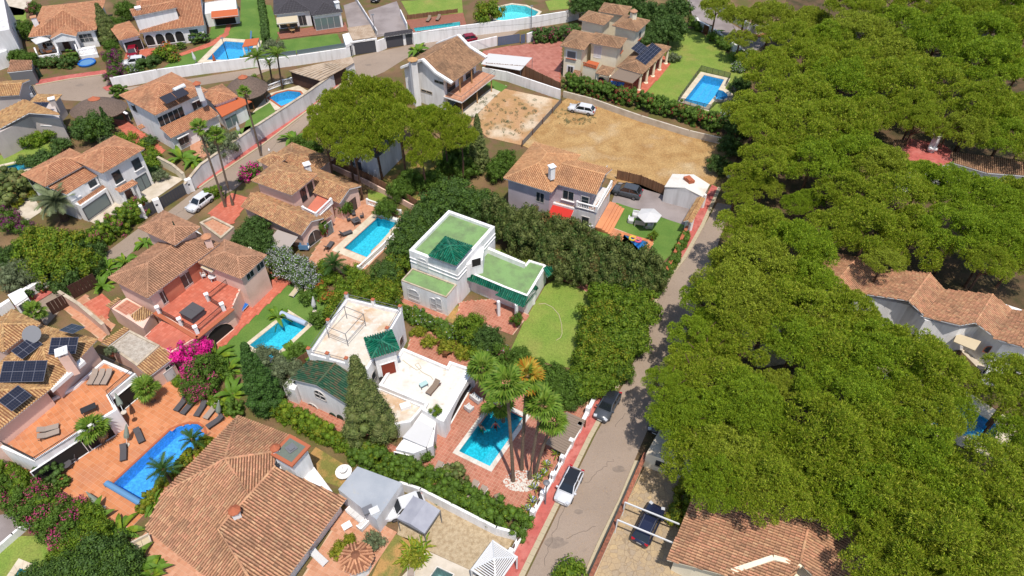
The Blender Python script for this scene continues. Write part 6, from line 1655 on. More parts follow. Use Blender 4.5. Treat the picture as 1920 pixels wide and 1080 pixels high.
mb = MB(); i0, i1 = .25, LL - .25; prof = [(1.9, 0), (1.9, ze + .3), (dm, zm - .15), (dr, zr - .2), (db - .3, ze - .1), (db - .3, 0)]
for s_ in (i0, i1): mb.poly([cv(s_, d, z) for d, z in prof])
mb.poly([cv(i0, 1.9, 0), cv(i1, 1.9, 0), cv(i1, 1.9, ze + .3), cv(i0, 1.9, ze + .3)]); mb.poly([cv(i0, db - .3, 0), cv(i1, db - .3, 0), cv(i1, db - .3, ze), cv(i0, db - .3, ze)])
mb.build('wall', WHITE, h)
bp = [cv(-.1, -1.9, 2.9), cv(LL + .4, -1.9, 2.9), cv(LL + .4, 1.9, 2.9), cv(-.1, 1.9, 2.9)]
MB().prism(ccw(bp), 2.7, 2.9).build('balcony_slab', WHITE, h); paved('balcony_floor', [cv(0, -1.85, 0), cv(LL + .3, -1.85, 0), cv(LL + .3, 1.85, 0), cv(0, 1.85, 0)], 2.91, .4, (PKT, JOINT), world=True, parent=h)
rail(h, [cv(0, 1.2, 2.9), cv(0, -1.8, 2.9), cv(LL + .3, -1.8, 2.9), cv(LL + .3, 1.2, 2.9)], 1.0, GREYM, dx=1.4)
a, b = cv(i0, 1.85, 0), cv(i1, 1.85, 0)
for f, w_ in ((.2, 2.4), (.5, 1.2), (.78, 2.4)):
 q = a.lerp(b, f); rz = ang(a, b); nn = -vv
 MB().box(xy(q + nn * .06, 4.1), (w_, .08, 2.2), rz).build('balcony_door', GLASS if f != .5 else WOODL, h); MB().box(xy(q + nn * .06, 1.3), (w_, .08, 2.2), rz).build('ground_door', GLASSG, h)
for f in (.05, .5, .95): MB().box(cv(LL * f, -1.5, 1.35), (.2, .2, 2.7), 0).build('wooden_post', WOODL, h)
for f in (.25, .6): MB().box(cv(LL * f, .2, 4.4), (.2, .2, 3.0), 0).build('wooden_post', WOODL, h)
chimney(h, 774, 115, 0, 8.2, 1.1, WHITE, 'tile', capm=R_YEL, zat=8.2)
for p in ((823, 150), ): window(h, cv(i0 - .02, 1.9, 0), cv(i0 - .02, db, 0), 823, 150, 2.0, .6, FASC, GLASS, z=5.2)
window(h, cv(i0 - .02, 1.9, 0), cv(i0 - .02, db, 0), 800, 172, 2.4, .5, STONEC, GLASS, z=2.6)
h = house('large cream villa with many brown hipped roofs and a pillared porch by the lawn', 1130, 100)
rf = Roof(h, R_BRN, CH_B, FASC, pitch=.28)
B1 = rect((1050.6, 86), (1095, 94.5), (1084, 58), 6.2); B2 = rect((1102, 80), (1162, 91.5), (1119, 62), 6.2)
B3 = rect((1085, 37), (1132, 48), (1102, 20), 7.6); B4 = rect((1148, 48), (1195, 60), (1166, 26), 7.4); B5 = rect((1122, 22), (1174, 30), (1136, 6), 7.2)
B6 = rect((1157, 126), (1204, 139.5), (1197, 72), 3.4); B7 = rect((1117, 137.5), (1141, 143), (1130, 123), 3.3)
for B_, z_ in ((B1, 6.2), (B2, 6.2), (B3, 7.6), (B4, 7.4), (B5, 7.2), (B7, 3.3)): rf.hip(B_, z_, .4)
rf.hip(B6, 3.4, .36)
for p_ in ((1083, 132), (1096, 154)):
 c_, u_, n_ = _wf(*E(B1.inset(.6), 0), *p_); rf.plane([c_ - u_ * .7, c_ + u_ * .7, c_ + u_ * .7 + n_ * 1.2 - Vector((0, 0, .6)), c_ - u_ * .7 + n_ * 1.2 - Vector((0, 0, .6))])
rf.done()
w1 = walls(h, B1, .6, 0, 6.1, CREAM); w2 = walls(h, B2, .6, 0, 6.1, CREAM)
for B_, z_ in ((B3, 7.5), (B4, 7.3), (B5, 7.1)): walls(h, B_, .5, 0, z_, CREAM)
b6 = Rect(B6.pt(0, .12), B6.u * .52, B6.v * .8); block(h, b6, 0, 3.3, CREAM)
a, b = E(w1, 0)
window(h, a, b, 1071, 111, 1.7, 1.4, FASC, GREYM, z=4.6, mull=0, sill=TPOT, surround=WHITE); window(h, a, b, 1069, 140, 1.1, 1.3, FASC, GLASS, z=1.7, sill=TPOT, surround=WHITE); window(h, a, b, 1104, 148, 1.9, 1.5, FASC, GLASSG, z=1.6, sill=TPOT)
a, b = E(w2, 0); window(h, a, b, 1120, 104, 1.5, 2.3, WHITE, WHITE_D, z=4.5, mull=0);
a, b = E(w2, 1); window(h, a, b, 1164, 104, 1.2, 1.4, FASC, GLASS, z=4.6, sill=TPOT)
a, b = E(B4.inset(.5), 1); window(h, a, b, 1199, 71, 1.1, 1.4, FASC, GLASS, z=5.6, sill=TPOT)
BL = WL([(1093, 122), (1118, 129), (1124, 117), (1104, 112)], 3.2); MB().prism(ccw(BL), 0, 3.1).build('balcony_block', CREAM, h); MB().prism(ccw(BL), 3.1, 3.13).build('balcony_floor', CANVO, h)
mb = MB(); mb.beam(xy(BL[0], 3.75), xy(BL[1], 3.75), .2, .12); [mb.box(xy(BL[0].lerp(BL[1], (i + .5) / 9), 3.4), (.16, .14, .6), .1) for i in range(9)]; mb.build('balcony_rail', TPOT, h)
bi = B6.inset(.35).corners()
for k_ in range(5): q = bi[1].lerp(bi[2], k_ / 4); MB().lathe(xy(q), [(.42, 0), (.4, .25), (.26, .3), (.24, 2.9), (.36, 3.0), (.38, 3.3)], 10).build('porch_column', CREAM, h)
MB().prism(ccw(WL([(1117, 170), (1141, 175), (1143, 150), (1120, 146)], 0)), 0, .9).build('porch_wall', CREAM, h)
for p in ((1117, 167), (1140, 172)): MB().box(xy(W(*p), 1.6), (.5, .5, 3.2), .3).build('porch_pillar', CREAM, h)
a, b = E(B7.inset(.5), 0); window(h, a, b, 1128, 153, 1.8, 2.0, CREAM, DARK, arch=True, z=1.7, mull=0, depth=.15)
pg = thing('pergola', 'grey slatted pergola roof on dark posts over the table tennis table', 'pergola', xy(W(1170, 168)))
Q = WL([(1143, 146), (1186, 157.5), (1204, 140), (1160, 130)], 3.1)
me = None
u_ = (Q[3] - Q[0]); k = 16
for i in range(k):
 f = (i + .5) / k; p0, p1 = Q[0].lerp(Q[3], f), Q[1].lerp(Q[2], f)
 if me is None: me = MB().box((0, 0, 0), ((p1 - p0).length, u_.length / k * .9, .05)).mesh('slat', WOODG)
 o = link('slat', me, pg, (p0 + p1) / 2 + Vector((0, 0, .1)) - pg.location); o.rotation_euler = (0, 0, ang(p0, p1))
MB().beam(Q[0], Q[1], .15, .18).beam(Q[2], Q[3], .15, .18).build('beam', WOOD, pg)
for q in (Q[0], Q[1], Q[2]): MB().box(xy(q, 1.55), (.2, .2, 3.1), .2).build('post', WOOD, pg)
chimney(h, 1188, 24, 6, 9.4, .9, CREAM, 'tile', capm=R_PNK)
u, v = slope_vec(B6, 1, .36)
on = B6.pt(1, 0, 3.4); solar(h, 1216, 102, 4, u, v, 5, 2, 1.45, 1.1, 'larger dark solar array on the porch roof of the cream villa', 'solar arrays of the cream villa', on); solar(h, 1199, 92, 4.7, u, v, 3, 2, 1.1, 1.1, 'smaller dark solar array higher on the porch roof of the cream villa', 'solar arrays of the cream villa', on)
h = house('pale two-storey house with peach tile roofs and corner balcony beside the dry field', 1040, 340)
rf = Roof(h, R_PEA, CH_W, WHITE, pitch=.26)
R1 = rect((944, 334), (1034, 361), (1006, 268), 6.2); rf.hip(R1, 6.2, .38)
R2 = rect((1035, 343), (1119, 365), (1071, 298), 6.2); rf.gable(R2, 6.2, .36, 'u')
for pts in ([(1041, 369, 3.4), (1113, 390, 3.4), (1116, 398, 2.9), (1041, 378, 2.9)], [(1113, 390, 3.4), (1148, 340, 3.4), (1158, 337, 2.9), (1116, 398, 2.9)]): rf.plane([W(*q) for q in pts])
rf.done()
LAV = mat('lavender_render', A(222, 208, 214), col2=A(200, 188, 194), scale=.4, fine=.04)
w1 = walls(h, R1, .5, 0, 6.15, LAV); w2 = gable_block(h, Rect(R2.pt(0, .04), R2.u * .8, R2.v * .92), 0, 6.1, .36, LAV, 'u');
R2i = Rect(R2.pt(0, .04), R2.u * .8, R2.v * .92)
LG = Rect(R2.pt(0, -.02), R2.u * 1.03, R2.v * .98); block(h, LG, 0, 2.9, WHITE_D)
a, b = E(w1, 0); window(h, a, b, 1013, 366, 1.3, 1.7, FASC, GLASS, z=4.4, mull=1);
a, b = E(R2i, 0); window(h, a, b, 1066, 360, 1.7, 1.6, FASC, GLASS, z=4.6, mull=1, sill=WHITE); door(h, a, b, 1098, 367, 1.0, 2.1, GLASS, FASC, z=4.1)
e_ = LG.corners(3.35); balusters(h, [e_[0].lerp(e_[1], .58) + Vector((0, 0, 0)), e_[1], e_[2]], .95, WHITE)
a, b = E(R2i, 1); door(h, a, b, 1130, 350, 2.0, 2.1, GLASS, FASC, z=4.1)
a, b = E(LG, 0); awning(h, a.lerp(b, .02), a.lerp(b, .52), .8, 2.4, 2.6, CANVR)
door(h, a, b, 1098, 408, 1.0, 2.0, GLASS, FASC, z=1.0)
chimney(h, 1035, 312, 7, 9.0, .7, WHITE, 'flat', capm=WHITE)
st = LG.corners(0)
for i in range(4): MB().prism(ccw([st[1] + (st[1] - st[0]).normalized() * (.1), st[2] + (st[1] - st[0]).normalized() * .1, st[2] + (st[1] - st[0]).normalized() * (1.1 + .45 * (3 - i)), st[1] + (st[1] - st[0]).normalized() * (1.1 + .45 * (3 - i))]), 0, .18 * (i + 1)).build('step', ORT, h)
h = house('small white shed with a low white gable roof at the end of the drive', 1290, 360, 'shed', 'shed')
def plate(par, pts, m, nm, th=.1):
 p = [W(*q) for q in pts]; mb = MB().poly(p) ; lo = [q - Vector((0, 0, th)) for q in p]; mb.poly(lo[::-1])
 for i in range(len(p)): mb.poly([lo[i], lo[(i + 1) % len(p)], p[(i + 1) % len(p)], p[i]])
 return mb.build(nm, m, par)
plate(h, [(1246, 350, 2.9), (1284, 352, 3.5), (1301, 327, 3.5), (1261, 326, 2.9)], WROOF, 'roof'); plate(h, [(1284, 352, 3.5), (1318, 369, 2.8), (1331, 346, 2.8), (1301, 327, 3.5)], WROOF, 'roof')
p = WL([(1247, 350), (1317, 368), (1329, 346), (1262, 327)], 2.8); MB().prism(ccw(p), 0, 2.78).poly([xy(p[0], 2.75), xy(p[1], 2.75), W(1284, 353, 3.42)]).build('wall', WHITE_D, h)
MB().box(W(1292, 337, 3.6), (1.0, 1.5, .4), .4).box(W(1292, 337, 3.85), (.5, .9, .3), .4).build('roof_vent', TPOT, h)
h = house('narrow tiled gate roof over the pavement entrance of the peach-roofed house', 1300, 400, 'gate_roof', 'gateway')
rf = Roof(h, R_YEL, CH_W, WHITE, pitch=.27); rf.plane([W(*q) for q in ((1282, 415, 2.6), (1308, 371, 2.6), (1314, 369, 3.0), (1289, 413, 3.0))]); rf.plane([W(*q) for q in ((1289, 413, 3.0), (1314, 369, 3.0), (1321, 372, 2.6), (1296, 418, 2.6))]); rf.done()
for q in ((1286, 418), (1293, 421), (1309, 376), (1316, 378)): MB().box(xy(W(q[0], q[1] + 12), 1.25), (.4, .4, 2.5), .5).build('gate_pillar', WHITE, h)
h = house('white house almost hidden behind the big pines, with a barred bay window', 680, 285)
P = poly_block(h, [(628, 262), (705, 292), (748, 250), (672, 225)], 0, 4.6, WHITE_D, zs=4.6)
plate(h, [(622, 262, 4.7), (706, 296, 4.7), (730, 275, 5.4), (648, 240, 5.4)], DGREY, 'roof'); plate(h, [(648, 240, 5.4), (730, 275, 5.4), (754, 248, 4.7), (674, 220, 4.7)], DGREY, 'roof')
a, b = xy(W(628, 262, 4.6)), xy(W(705, 292, 4.6)); window(h, a, b, 655, 292, 1.9, 2.0, WMET, GLASSG, mull=2, trans=2, z=2.0); door(h, a, b, 672, 300, 1.0, 2.1, DGREY, FASC, z=1.1)
h = house('old rippled fibre sheet roof over a dark open store by the white wall', 600, 130, 'carport', 'outbuilding')
P = WL([(541, 133), (657, 107), (664, 116), (602, 152)], 2.9); plate(h, [(541, 133, 2.9), (600, 119, 3.3), (659, 106, 3.0), (664, 117, 2.8), (602, 152, 2.7)], FIBRE, 'roof')
mb = MB()
for i in range(9):
 f = (i + .5) / 9; mb.beam(W(541 + 61 * f, 133 + 19 * f, 2.95), W(600 + 62 * f, 119 - 2 * f, 3.3), .1, .05)
mb.build('sheet_battens', STONEC, h)['kind'] = 'stuff'
poly_block(h, [(545, 134), (656, 109), (662, 118), (602, 150)], 0, 2.5, DOORD, zs=2.6); MB().prism(ccw(WL([(642, 112), (660, 108), (664, 118), (648, 126)], 2.6)), 0, 2.64).build('end_wall', WHITE, h)
h = house('taupe house with a broad straw-coloured gable roof and solar collector', 50, 215)
rf = Roof(h, R_YEL, CH_W, WHITE, pitch=.28); R1 = rect((-40, 232), (112, 216), (-36, 196), 4.4);
rf.pp([(0, 238, 4.6), (55, 212, 5.4), (0, 205, 5.2)], [(-20, 250), (0, 241), (54, 212), (112, 216), (110, 212), (46, 186), (0, 208), (-20, 215)])
rf.done(); poly_block(h, [(-20, 252), (0, 243), (54, 215), (110, 219), (100, 190), (40, 190), (-20, 215)], 0, 4.2, GREYR, zs=4.6)
a, b = xy(W(-10, 246, 4.4)), xy(W(54, 215, 4.4)); a2, b2 = xy(W(54, 215, 4.4)), xy(W(110, 219, 4.4)); window(h, a2, b2, 92, 240, 1.6, 1.3, DOORG, GLASS, z=2.0, lintel=WHITE)
window(h, a, b, 46, 246, 1.6, 1.3, DOORG, GLASS, z=1.9, lintel=WHITE)
solar(h, 69, 201, 5.4, Vector((1, -.05, .03)), Vector((.05, .95, .2)), 3, 1, 1.2, 1.9, 'dark solar collector on the gable roof of the taupe house', 'solar collector of the taupe house')
h = house('taupe house with an old straw-coloured roof, its white-edged gable turned to the lane', 20, 165)
rf = Roof(h, R_YEL, CH_W, WHITE, pitch=.28); R1 = rect((36, 178), (56, 150), (-40, 172), 5.0); rf.gable(R1, 5.0, .3, 'v'); R2 = rect((95, 200), (116, 178), (62, 186), 3.6); rf.hip(R2, 3.6, .25); rf.done()
gable_block(h, R1.inset(.3), 0, 4.9, .3, GREYR, 'v'); walls(h, R2, .3, 0, 3.5, GREYR); chimney(h, 96, 185, 3, 5.4, .8, GREYR, 'flat', capm=WHITE)
a, b = E(R1.inset(.3), 0); window(h, a, b, 59, 167, 1.1, 1.9, WHITE, GLASS, arch=True, z=3.2, depth=.1)
MB().box(W(57, 179, 3), (.8, .35, .6), .9).build('air_conditioner', WMET, h)
def thatch(label, px, py, r, zr, ze, el=1.0, top=True, rz=0):
 q = W(px, py, (zr + ze) / 2); t = thing('thatched_shelter', label, 'shelter', xy(q))
 mb = MB().lathe(xy(q, ze), [(r * .97, -.25), (r, 0), (r * .7, (zr - ze) * .42), (r * .3, (zr - ze) * .8), (.12, zr - ze)], 20, sx=el)
 mb.build('thatch', THATCH, t)
 if top: MB().lathe(xy(q, zr - .2), [(r * .22, 0), (r * .12, .2), (.02, .5)], 10, sx=el).build('thatch_cap', TPOT, t)
 for k in range(6): MB().tube([xy(q) + Vector((math.cos(k * 1.047) * r * .8 * el, math.sin(k * 1.047) * r * .8, 0)), xy(q) + Vector((math.cos(k * 1.047) * r * .8 * el, math.sin(k * 1.047) * r * .8, ze + .2))], .09).build('post', WOOD, t)
 return t
thatch('long thatched shelter with clay ridge tiles beside the dead-end lane', 180, 194, 3.6, 4.6, 2.5, 1.3)
thatch('round grey thatched shelter beside the garden pool with the white balustrade', 458, 155, 3.8, 5.0, 2.5)
h = house('low tiled garage with a grey front beside the green gate', 38, 130, 'garage', 'outbuilding')
rf = Roof(h, R_PNK, CH_B, WHITE, pitch=.28); rf.plane([W(*q) for q in ((14, 136, 2.8), (60, 131, 2.8), (60, 113, 3.4), (20, 113, 3.4))]); rf.done(); poly_block(h, [(16, 137), (60, 132), (60, 116), (20, 116)], 0, 2.7, GREYM, zs=2.7)
h = house('white apartment side wall with small windows at the picture edge', 5, 60, 'house')
P = poly_block(h, [(-60, 70), (18, 55), (5, -12), (-60, -5)], 0, 6.5, WHITE_D, zs=6.5); a, b = xy(W(18, 55, 6.5)), xy(W(5, -12, 6.5)); window(h, a, b, 17, 40, 1.4, 1.2, FASC, GLASS, z=4.2)
P = poly_block(h, [(-50, 115), (12, 95), (18, 60), (-50, 70)], 0, 3.0, WHITE, zs=3.0)
h = house('white entrance gatehouse with a dark door on the lower street corner', 40, 565, 'gatehouse', 'outbuilding')
P = poly_block(h, [(14, 553), (40, 540), (52, 556), (28, 572)], 0, 2.6, WHITE, zs=2.6); a, b = xy(W(28, 572, 2.6)), xy(W(52, 556, 2.6)); door(h, a, b, 40, 563, 1.3, 2.2, DGREY, WHITE, z=1.15)
MB().prism(ccw(WL([(0, 590), (26, 574), (29, 578), (4, 595)], 0)), 0, 1.4).build('garden_wall', WHITE, h)
MB().prism(ccw(WL([(50, 555), (92, 530), (95, 534), (54, 560)], 0)), 0, 1.3).build('garden_wall', WHITE, h)
h = house('rambling white house with staggered clay tile gables rising out of the pines', 1770, 590)
rf = Roof(h, R_SAL, CH_B, WHITE, pitch=.27)
zl, zh = 4.4, 5.6
for ref, pts in (([(1562, 474, zl), (1608, 482, zh), (1588, 505, zh)], [(1562, 474), (1608, 482), (1560, 540), (1520, 520)]),
                 ([(1608, 482, zh), (1588, 505, zh), (1640, 507, zl)], [(1608, 482), (1641, 507), (1606, 552), (1570, 528)]),
                 ([(1744, 512, zh), (1706, 564, zh), (1650, 500, zl)], [(1640, 503), (1744, 512), (1706, 564), (1600, 548)]),
                 ([(1744, 512, zh), (1706, 564, zh), (1768, 541, zl)], [(1744, 512), (1769, 541), (1732, 590), (1704, 565)]),
                 ([(1861, 552, zh), (1829, 605, zh), (1770, 542, zl)], [(1769, 542), (1861, 552), (1829, 605), (1800, 610), (1732, 594)]),
                 ([(1861, 552, zh), (1829, 605, zh), (1895, 578, zl)], [(1861, 552), (1895, 578), (1863, 630), (1829, 605)]),
                 ([(1895, 580, zl), (1863, 630, zl), (1960, 585, zh)], [(1893, 580), (1960, 586), (1960, 664), (1862, 634)])): rf.pp(ref, pts)
for a, b in (((1608, 482, zh), (1562, 535, zh)), ((1744, 512, zh), (1704, 566, zh)), ((1861, 552, zh), (1829, 605, zh))): rf.cap(W(*a), W(*b))
rf.done()
poly_block(h, [(1556, 482), (1640, 512), (1720, 520), (1766, 548), (1855, 560), (1950, 592), (1950, 660), (1880, 646), (1836, 612), (1800, 616), (1735, 600), (1704, 572), (1600, 552), (1530, 520)], 0, 4.1, WHITE, zs=4.1)
a, b = xy(W(1862, 634, 4.2)), xy(W(1960, 664, 4.2)); window(h, a, b, 1857, 655, 1.2, 1.2, TPOT, GLASS, arch=True, z=2.4)
plate(h, [(1795, 625, 3.0), (1840, 640, 3.0), (1828, 657, 2.6), (1788, 640, 2.6)], CANVC, 'flat_canopy');
MB().prism(ccw(WL([(1856, 690), (1866, 664), (1900, 672), (1892, 692)], 3.0)), 0, 2.2).build('low_extension', WHITE, h); window(h, xy(W(1866, 690, 2)), xy(W(1895, 693, 2)), 1882, 673, 2.4, 1.4, WHITE, DARK, mull=5, z=1.6)
mb = MB()
for i in range(7): a_ = W(1854 + i * 5.2, 690 + i * 2.2, 2.3); mb.beam(a_, a_ + Vector((.6, -1.4, 0)), .09, .12)
mb.build('trellis_slats', WMET, h)['kind'] = 'stuff'
for p, l in (((1640, 518), 'white satellite dish among the tile gables in the pine wood'), ((1885, 608), 'dark satellite dish on the last tile gable in the pine wood')):
 tag(MB().lathe((0, 0, 0), [(.03, 0), (.5, .1), (.62, .24)], 14).tube([(0, 0, -1.0), (0, 0, .1)], .04).build('satellite_dish', WMET if p[0] < 1700 else CHARC, loc=W(*p, 6.2)), l, 'dish')
h = house('house with a red flat roof terrace and brown tiled slope deep in the pine wood', 1790, 290)
poly_block(h, [(1696, 258), (1770, 270), (1792, 290), (1780, 308), (1694, 322)], 0, 4.2, WHITE, top=REDP, zs=4.2)
rf = Roof(h, R_BRN, CH_B, WHITE, pitch=.28); rf.pp([(1784, 285, 4.6), (1925, 303, 4.6), (1850, 322, 3.6)], [(1784, 285), (1925, 301), (1925, 330), (1850, 324), (1780, 303)]); rf.pp([(1690, 262, 4.4), (1702, 262, 4.4), (1690, 285, 4.0)], [(1676, 262), (1700, 262), (1697, 290), (1676, 290)]); rf.done()
poly_block(h, [(1784, 290), (1920, 305), (1920, 325), (1850, 318), (1784, 305)], 0, 3.5, WHITE, zs=3.6)
chimney(h, 1757, 258, 4, 6.6, .8, WHITE_D, 'vent'); q = W(1740, 278, 4.9); MB().tube([q, q + Vector((1.2, -.3, 0))], .3, 10).build('water_tank', WMET, h)
h = house('clay tiled house half shaded by pines, with a flagged yard beside it', 1420, 1010)
rf = Roof(h, R_SAL, CH_B, CREAM, pitch=.28, L=.45)
rf.pp([(1305, 912, 3.2), (1251, 1050, 3.2), (1515, 978, 4.9)], [(1308, 908), (1251, 1050), (1460, 1105), (1500, 1055), (1518, 975), (1400, 900)])
rf.pp([(1518, 975, 4.9), (1500, 1055, 4.9), (1660, 1066, 3.2)], [(1518, 975), (1500, 1056), (1545, 1100), (1640, 1120), (1690, 1050), (1600, 985)])
rf.pp([(1450, 1050, 4.4), (1380, 1085, 3.6), (1480, 1090, 4.4)], [(1448, 1046), (1372, 1072), (1350, 1130), (1460, 1130), (1500, 1062)])
rf.cap(W(1518, 975, 4.95), W(1500, 1056, 4.95)); rf.cap(W(1251, 1050, 3.25), W(1300, 1063, 3.4)) if False else None
rf.done(); poly_block(h, [(1318, 915), (1266, 1045), (1300, 1062), (1460, 1110), (1600, 1110), (1640, 1040), (1560, 985), (1400, 910)], 0, 2.6, CREAM, zs=2.7)
MB().beam(W(1372, 1072, 4.0), W(1450, 1046, 4.75), .45, .3).beam(W(1450, 1046, 4.75), W(1502, 1060, 4.6), .45, .3).build('verge', CREAM, h)
h = house('small beige flat-roofed hut with a dark door and barred window under the pine', 1250, 860, 'hut', 'hut')
poly_block(h, [(1212, 850), (1240, 800), (1320, 830), (1298, 880)], 0, 2.5, CREAM, top=CONCR, zs=2.5)
a, b = xy(W(1212, 850, 2.5)), xy(W(1298, 880, 2.5)); door(h, a, b, 1262, 878, 1.2, 2.0, DGREY, None, z=1.05); window(h, a, b, 1240, 864, 1.0, .9, IRON, GLASS, bars=IRON, z=1.5)
h = house('shed with a flat grey felt roof between the long tiled house and the green hedge', 690, 920, 'shed', 'shed')
poly_block(h, [(634, 917), (670, 874), (754, 905), (706, 974)], 0, 2.7, WHITE_D, top=GSHEET, zs=2.75)
MB().box(W(690, 956, 2.85), (1.0, .8, .25), .5).build('roof_hatch', GREYM, h); MB().box(W(702, 958, 2.85), (.9, .7, .3), .5).build('roof_hatch', WMET, h)
# ================================================================== cars
TYRE = mat('tyre_rubber', (.02, .02, .02), rough=.9); RIM = mat('alloy_rim', A(150, 150, 156), rough=.35, metal=.6); CGLASS = mat('car_glass', (.012, .015, .018), rough=.04, spec=.8)
LAMPW = mat('clear_lamp', A(220, 222, 226), rough=.15, spec=.7); LAMPR = mat('red_lamp', A(190, 20, 30), rough=.2, spec=.6); PLATE = mat('number_plate', A(230, 230, 226))
def paint(n, c): return mat(n, A(*c), rough=.22, spec=.6)
C_WHITE, C_BLACK, C_GREY, C_NAVY, C_RED = paint('white_car_paint', (238, 238, 240)), paint('black_car_paint', (44, 46, 50)), paint('graphite_car_paint', (84, 88, 94)), paint('navy_car_paint', (40, 46, 72)), paint('maroon_car_paint', (150, 24, 48))
def car(label, front, rear, m, roof=None, L=4.2, w=1.8, H=1.5, kind='hatch', rails=False, group=None, z=.06):
 f, b = W(*front), W(*rear); d = xy(f - b).normalized(); c = xy((f + b) / 2, z)
 r = thing('parked_car', label, 'car', c, group); r.rotation_euler = (0, 0, math.atan2(d.y, d.x))
 zb = H * .60
 st = [(.50, .66, .30, .42), (.485, .86, .22, .50), (.40, .97, .18, .58), (.25, 1, .18, .63), (.0, 1, .18, .64), (-.28, 1, .18, .66), (-.42, .97, .2, .66), (-.485, .88, .26, .62), (-.5, .72, .36, .55)]
 V, F = [], []
 for x, hw, z0, z1 in st:
  h = w / 2 * hw; z0 *= H / 1.5; z1 = z1 * H
  V += [(x * L, y, zz) for y, zz in ((-h * .9, z0), (-h, z0 + .22), (-h, z1 - .16), (-h * .84, z1), (h * .84, z1), (h, z1 - .16), (h, z0 + .22), (h * .9, z0))]
 n = len(st)
 for i in range(n - 1):
  for k in range(8): F.append((i * 8 + k, i * 8 + (k + 1) % 8, (i + 1) * 8 + (k + 1) % 8, (i + 1) * 8 + k))
 F += [tuple(range(7, -1, -1)), tuple((n - 1) * 8 + k for k in range(8))]
 body = link('body', MB().raw(V, F).mesh('body', m, smooth=True), r)
 rx = -.46 if kind != 'sedan' else -.34
 xs = [(.24, zb), (.08, H), (-.22 if kind == 'sedan' else -.34, H * .985), (rx, zb + .04)]
 hb, ht = w / 2 * .88, w / 2 * .70
 g = MB(); P = [[(x * L, s * (hb if z_ < H * .9 else ht), z_) for s in (-1, 1)] for x, z_ in xs]
 g.poly([P[0][0], P[0][1], P[1][1], P[1][0]]).poly([P[2][0], P[2][1], P[3][1], P[3][0]])
 for s in (0, 1): g.poly([P[i][s] for i in range(4)])
 link('windows', g.mesh('windows', CGLASS), r)
 t = MB(); zt = H + .012
 t.raw([(xs[1][0] * L + .05, -ht - .02, zt - .03), (xs[1][0] * L + .05, ht + .02, zt - .03), (-.05 * L, ht, zt + .03), (-.05 * L, -ht, zt + .03), (xs[2][0] * L - .08, ht - .03, zt - .04), (xs[2][0] * L - .08, -ht + .03, zt - .04)], [(0, 1, 2, 3), (3, 2, 4, 5)])
 link('roof_panel', t.mesh('roof_panel', roof or m), r)
 p = MB()
 for s in (0, 1):
  for i in (0, 2): p.beam(P[i][s], P[i + 1][s], .09, .06)
  p.beam(P[1][s], P[2][s], .09, .06); mx = (xs[1][0] + xs[2][0]) / 2; y = P[1][s][1]; p.beam((mx * L, P[0][s][1] * 1.005, zb), (mx * L, y, H), .09, .05)
 link('pillars', p.mesh('pillars', m), r)
 me_t = MB().tube([(0, -.11, 0), (0, .11, 0)], .33, 14).mesh('wheel', TYRE); me_r = MB().tube([(0, -.125, 0), (0, .125, 0)], .21, 10).mesh('rim', RIM)
 for x in (.30, -.30):
  for s in (-1, 1): o = link('wheel', me_t, r, (x * L, s * (w / 2 - .09), .33)); link('rim', me_r, o)
 for s in (-1, 1):
  link('headlight', MB().box((.462 * L, s * w * .34, .52 * H), (.3, .36, .14), -s * .35).mesh('headlight', LAMPW), r); link('taillight', MB().box((-.478 * L, s * w * .36, .58 * H), (.22, .34, .16), s * .3).mesh('taillight', LAMPR), r)
  link('door_mirror', MB().box((.19 * L, s * (w / 2 + .06), zb + .06), (.16, .24, .15)).mesh('door_mirror', m), r)
  if rails: link('roof_rail', MB().tube([(.04 * L, s * (ht - .08), H + .09), (-.33 * L, s * (ht - .08), H + .08)], .03, 6).mesh('roof_rail', RIM), r)
 for s in (-1, 1):
  for x in (.16, -.06, -.3): link('panel_gap', MB().box((x * L, s * (w / 2 + .002), .42 * H), (.018, .012, .3 * H)).mesh('panel_gap', IRON), r)
  for x in (.08, -.16): link('door_handle', MB().box((x * L - .1, s * (w / 2 + .012), .54 * H), (.16, .03, .03)).mesh('door_handle', RIM), r)
 link('bonnet_gap', MB().box((.25 * L, 0, .637 * H), (.02, w * .8, .012)).mesh('bonnet_gap', IRON), r)
 link('number_plate', MB().box((.502 * L, 0, .3 * H), (.03, .5, .12)).mesh('number_plate', PLATE), r); link('grille', MB().box((.492 * L, 0, .4 * H), (.06, w * .5, .16)).mesh('grille', IRON), r); link('rear_plate', MB().box((-.497 * L, 0, .45 * H), (.04, .5, .12)).mesh('rear_plate', PLATE), r)
 return r
car('white hatchback with a black roof parked on the street beside the red pavement', (1051, 949), (1081, 886), C_WHITE, C_BLACK); car('graphite car parked under the overhanging bushes on the street', (1124, 792), (1152, 742), C_GREY, C_BLACK, 4.3)
car('navy estate car with roof rails under the white carport beams', (1230, 956), (1197, 1024), C_NAVY, None, 4.6, 1.85, 1.6, rails=True); car('white estate car parked on the dry field', (1067, 206), (1114, 215), C_WHITE, None, 4.8, 1.8, 1.45); car('dark graphite off-roader on the grey asphalt drive', (1152, 360), (1196, 371), C_GREY, None, 4.6, 1.9, 1.7)
car('white hatchback parked at the gate of the clay forecourt', (358, 400), (396, 372), C_WHITE, None, 4.4); car('maroon car on the red drive of the arcaded house', (250, 112), (253, 96), C_RED, None, 4.2); car('white estate car behind the street hedge below the maroon car', (232, 124), (276, 119), C_WHITE, None, 4.6)
car('red car behind the white wall near the swept-roof house', (860, 82), (890, 77), C_RED); car('white car nosing out of the grey gazebo', (744, 962), (775, 950), C_WHITE); car('black car in deep shade under the street pines', (1228, 812), (1246, 770), C_BLACK); car('dark car on the northern drive', (702, 6), (712, -6), C_BLACK)
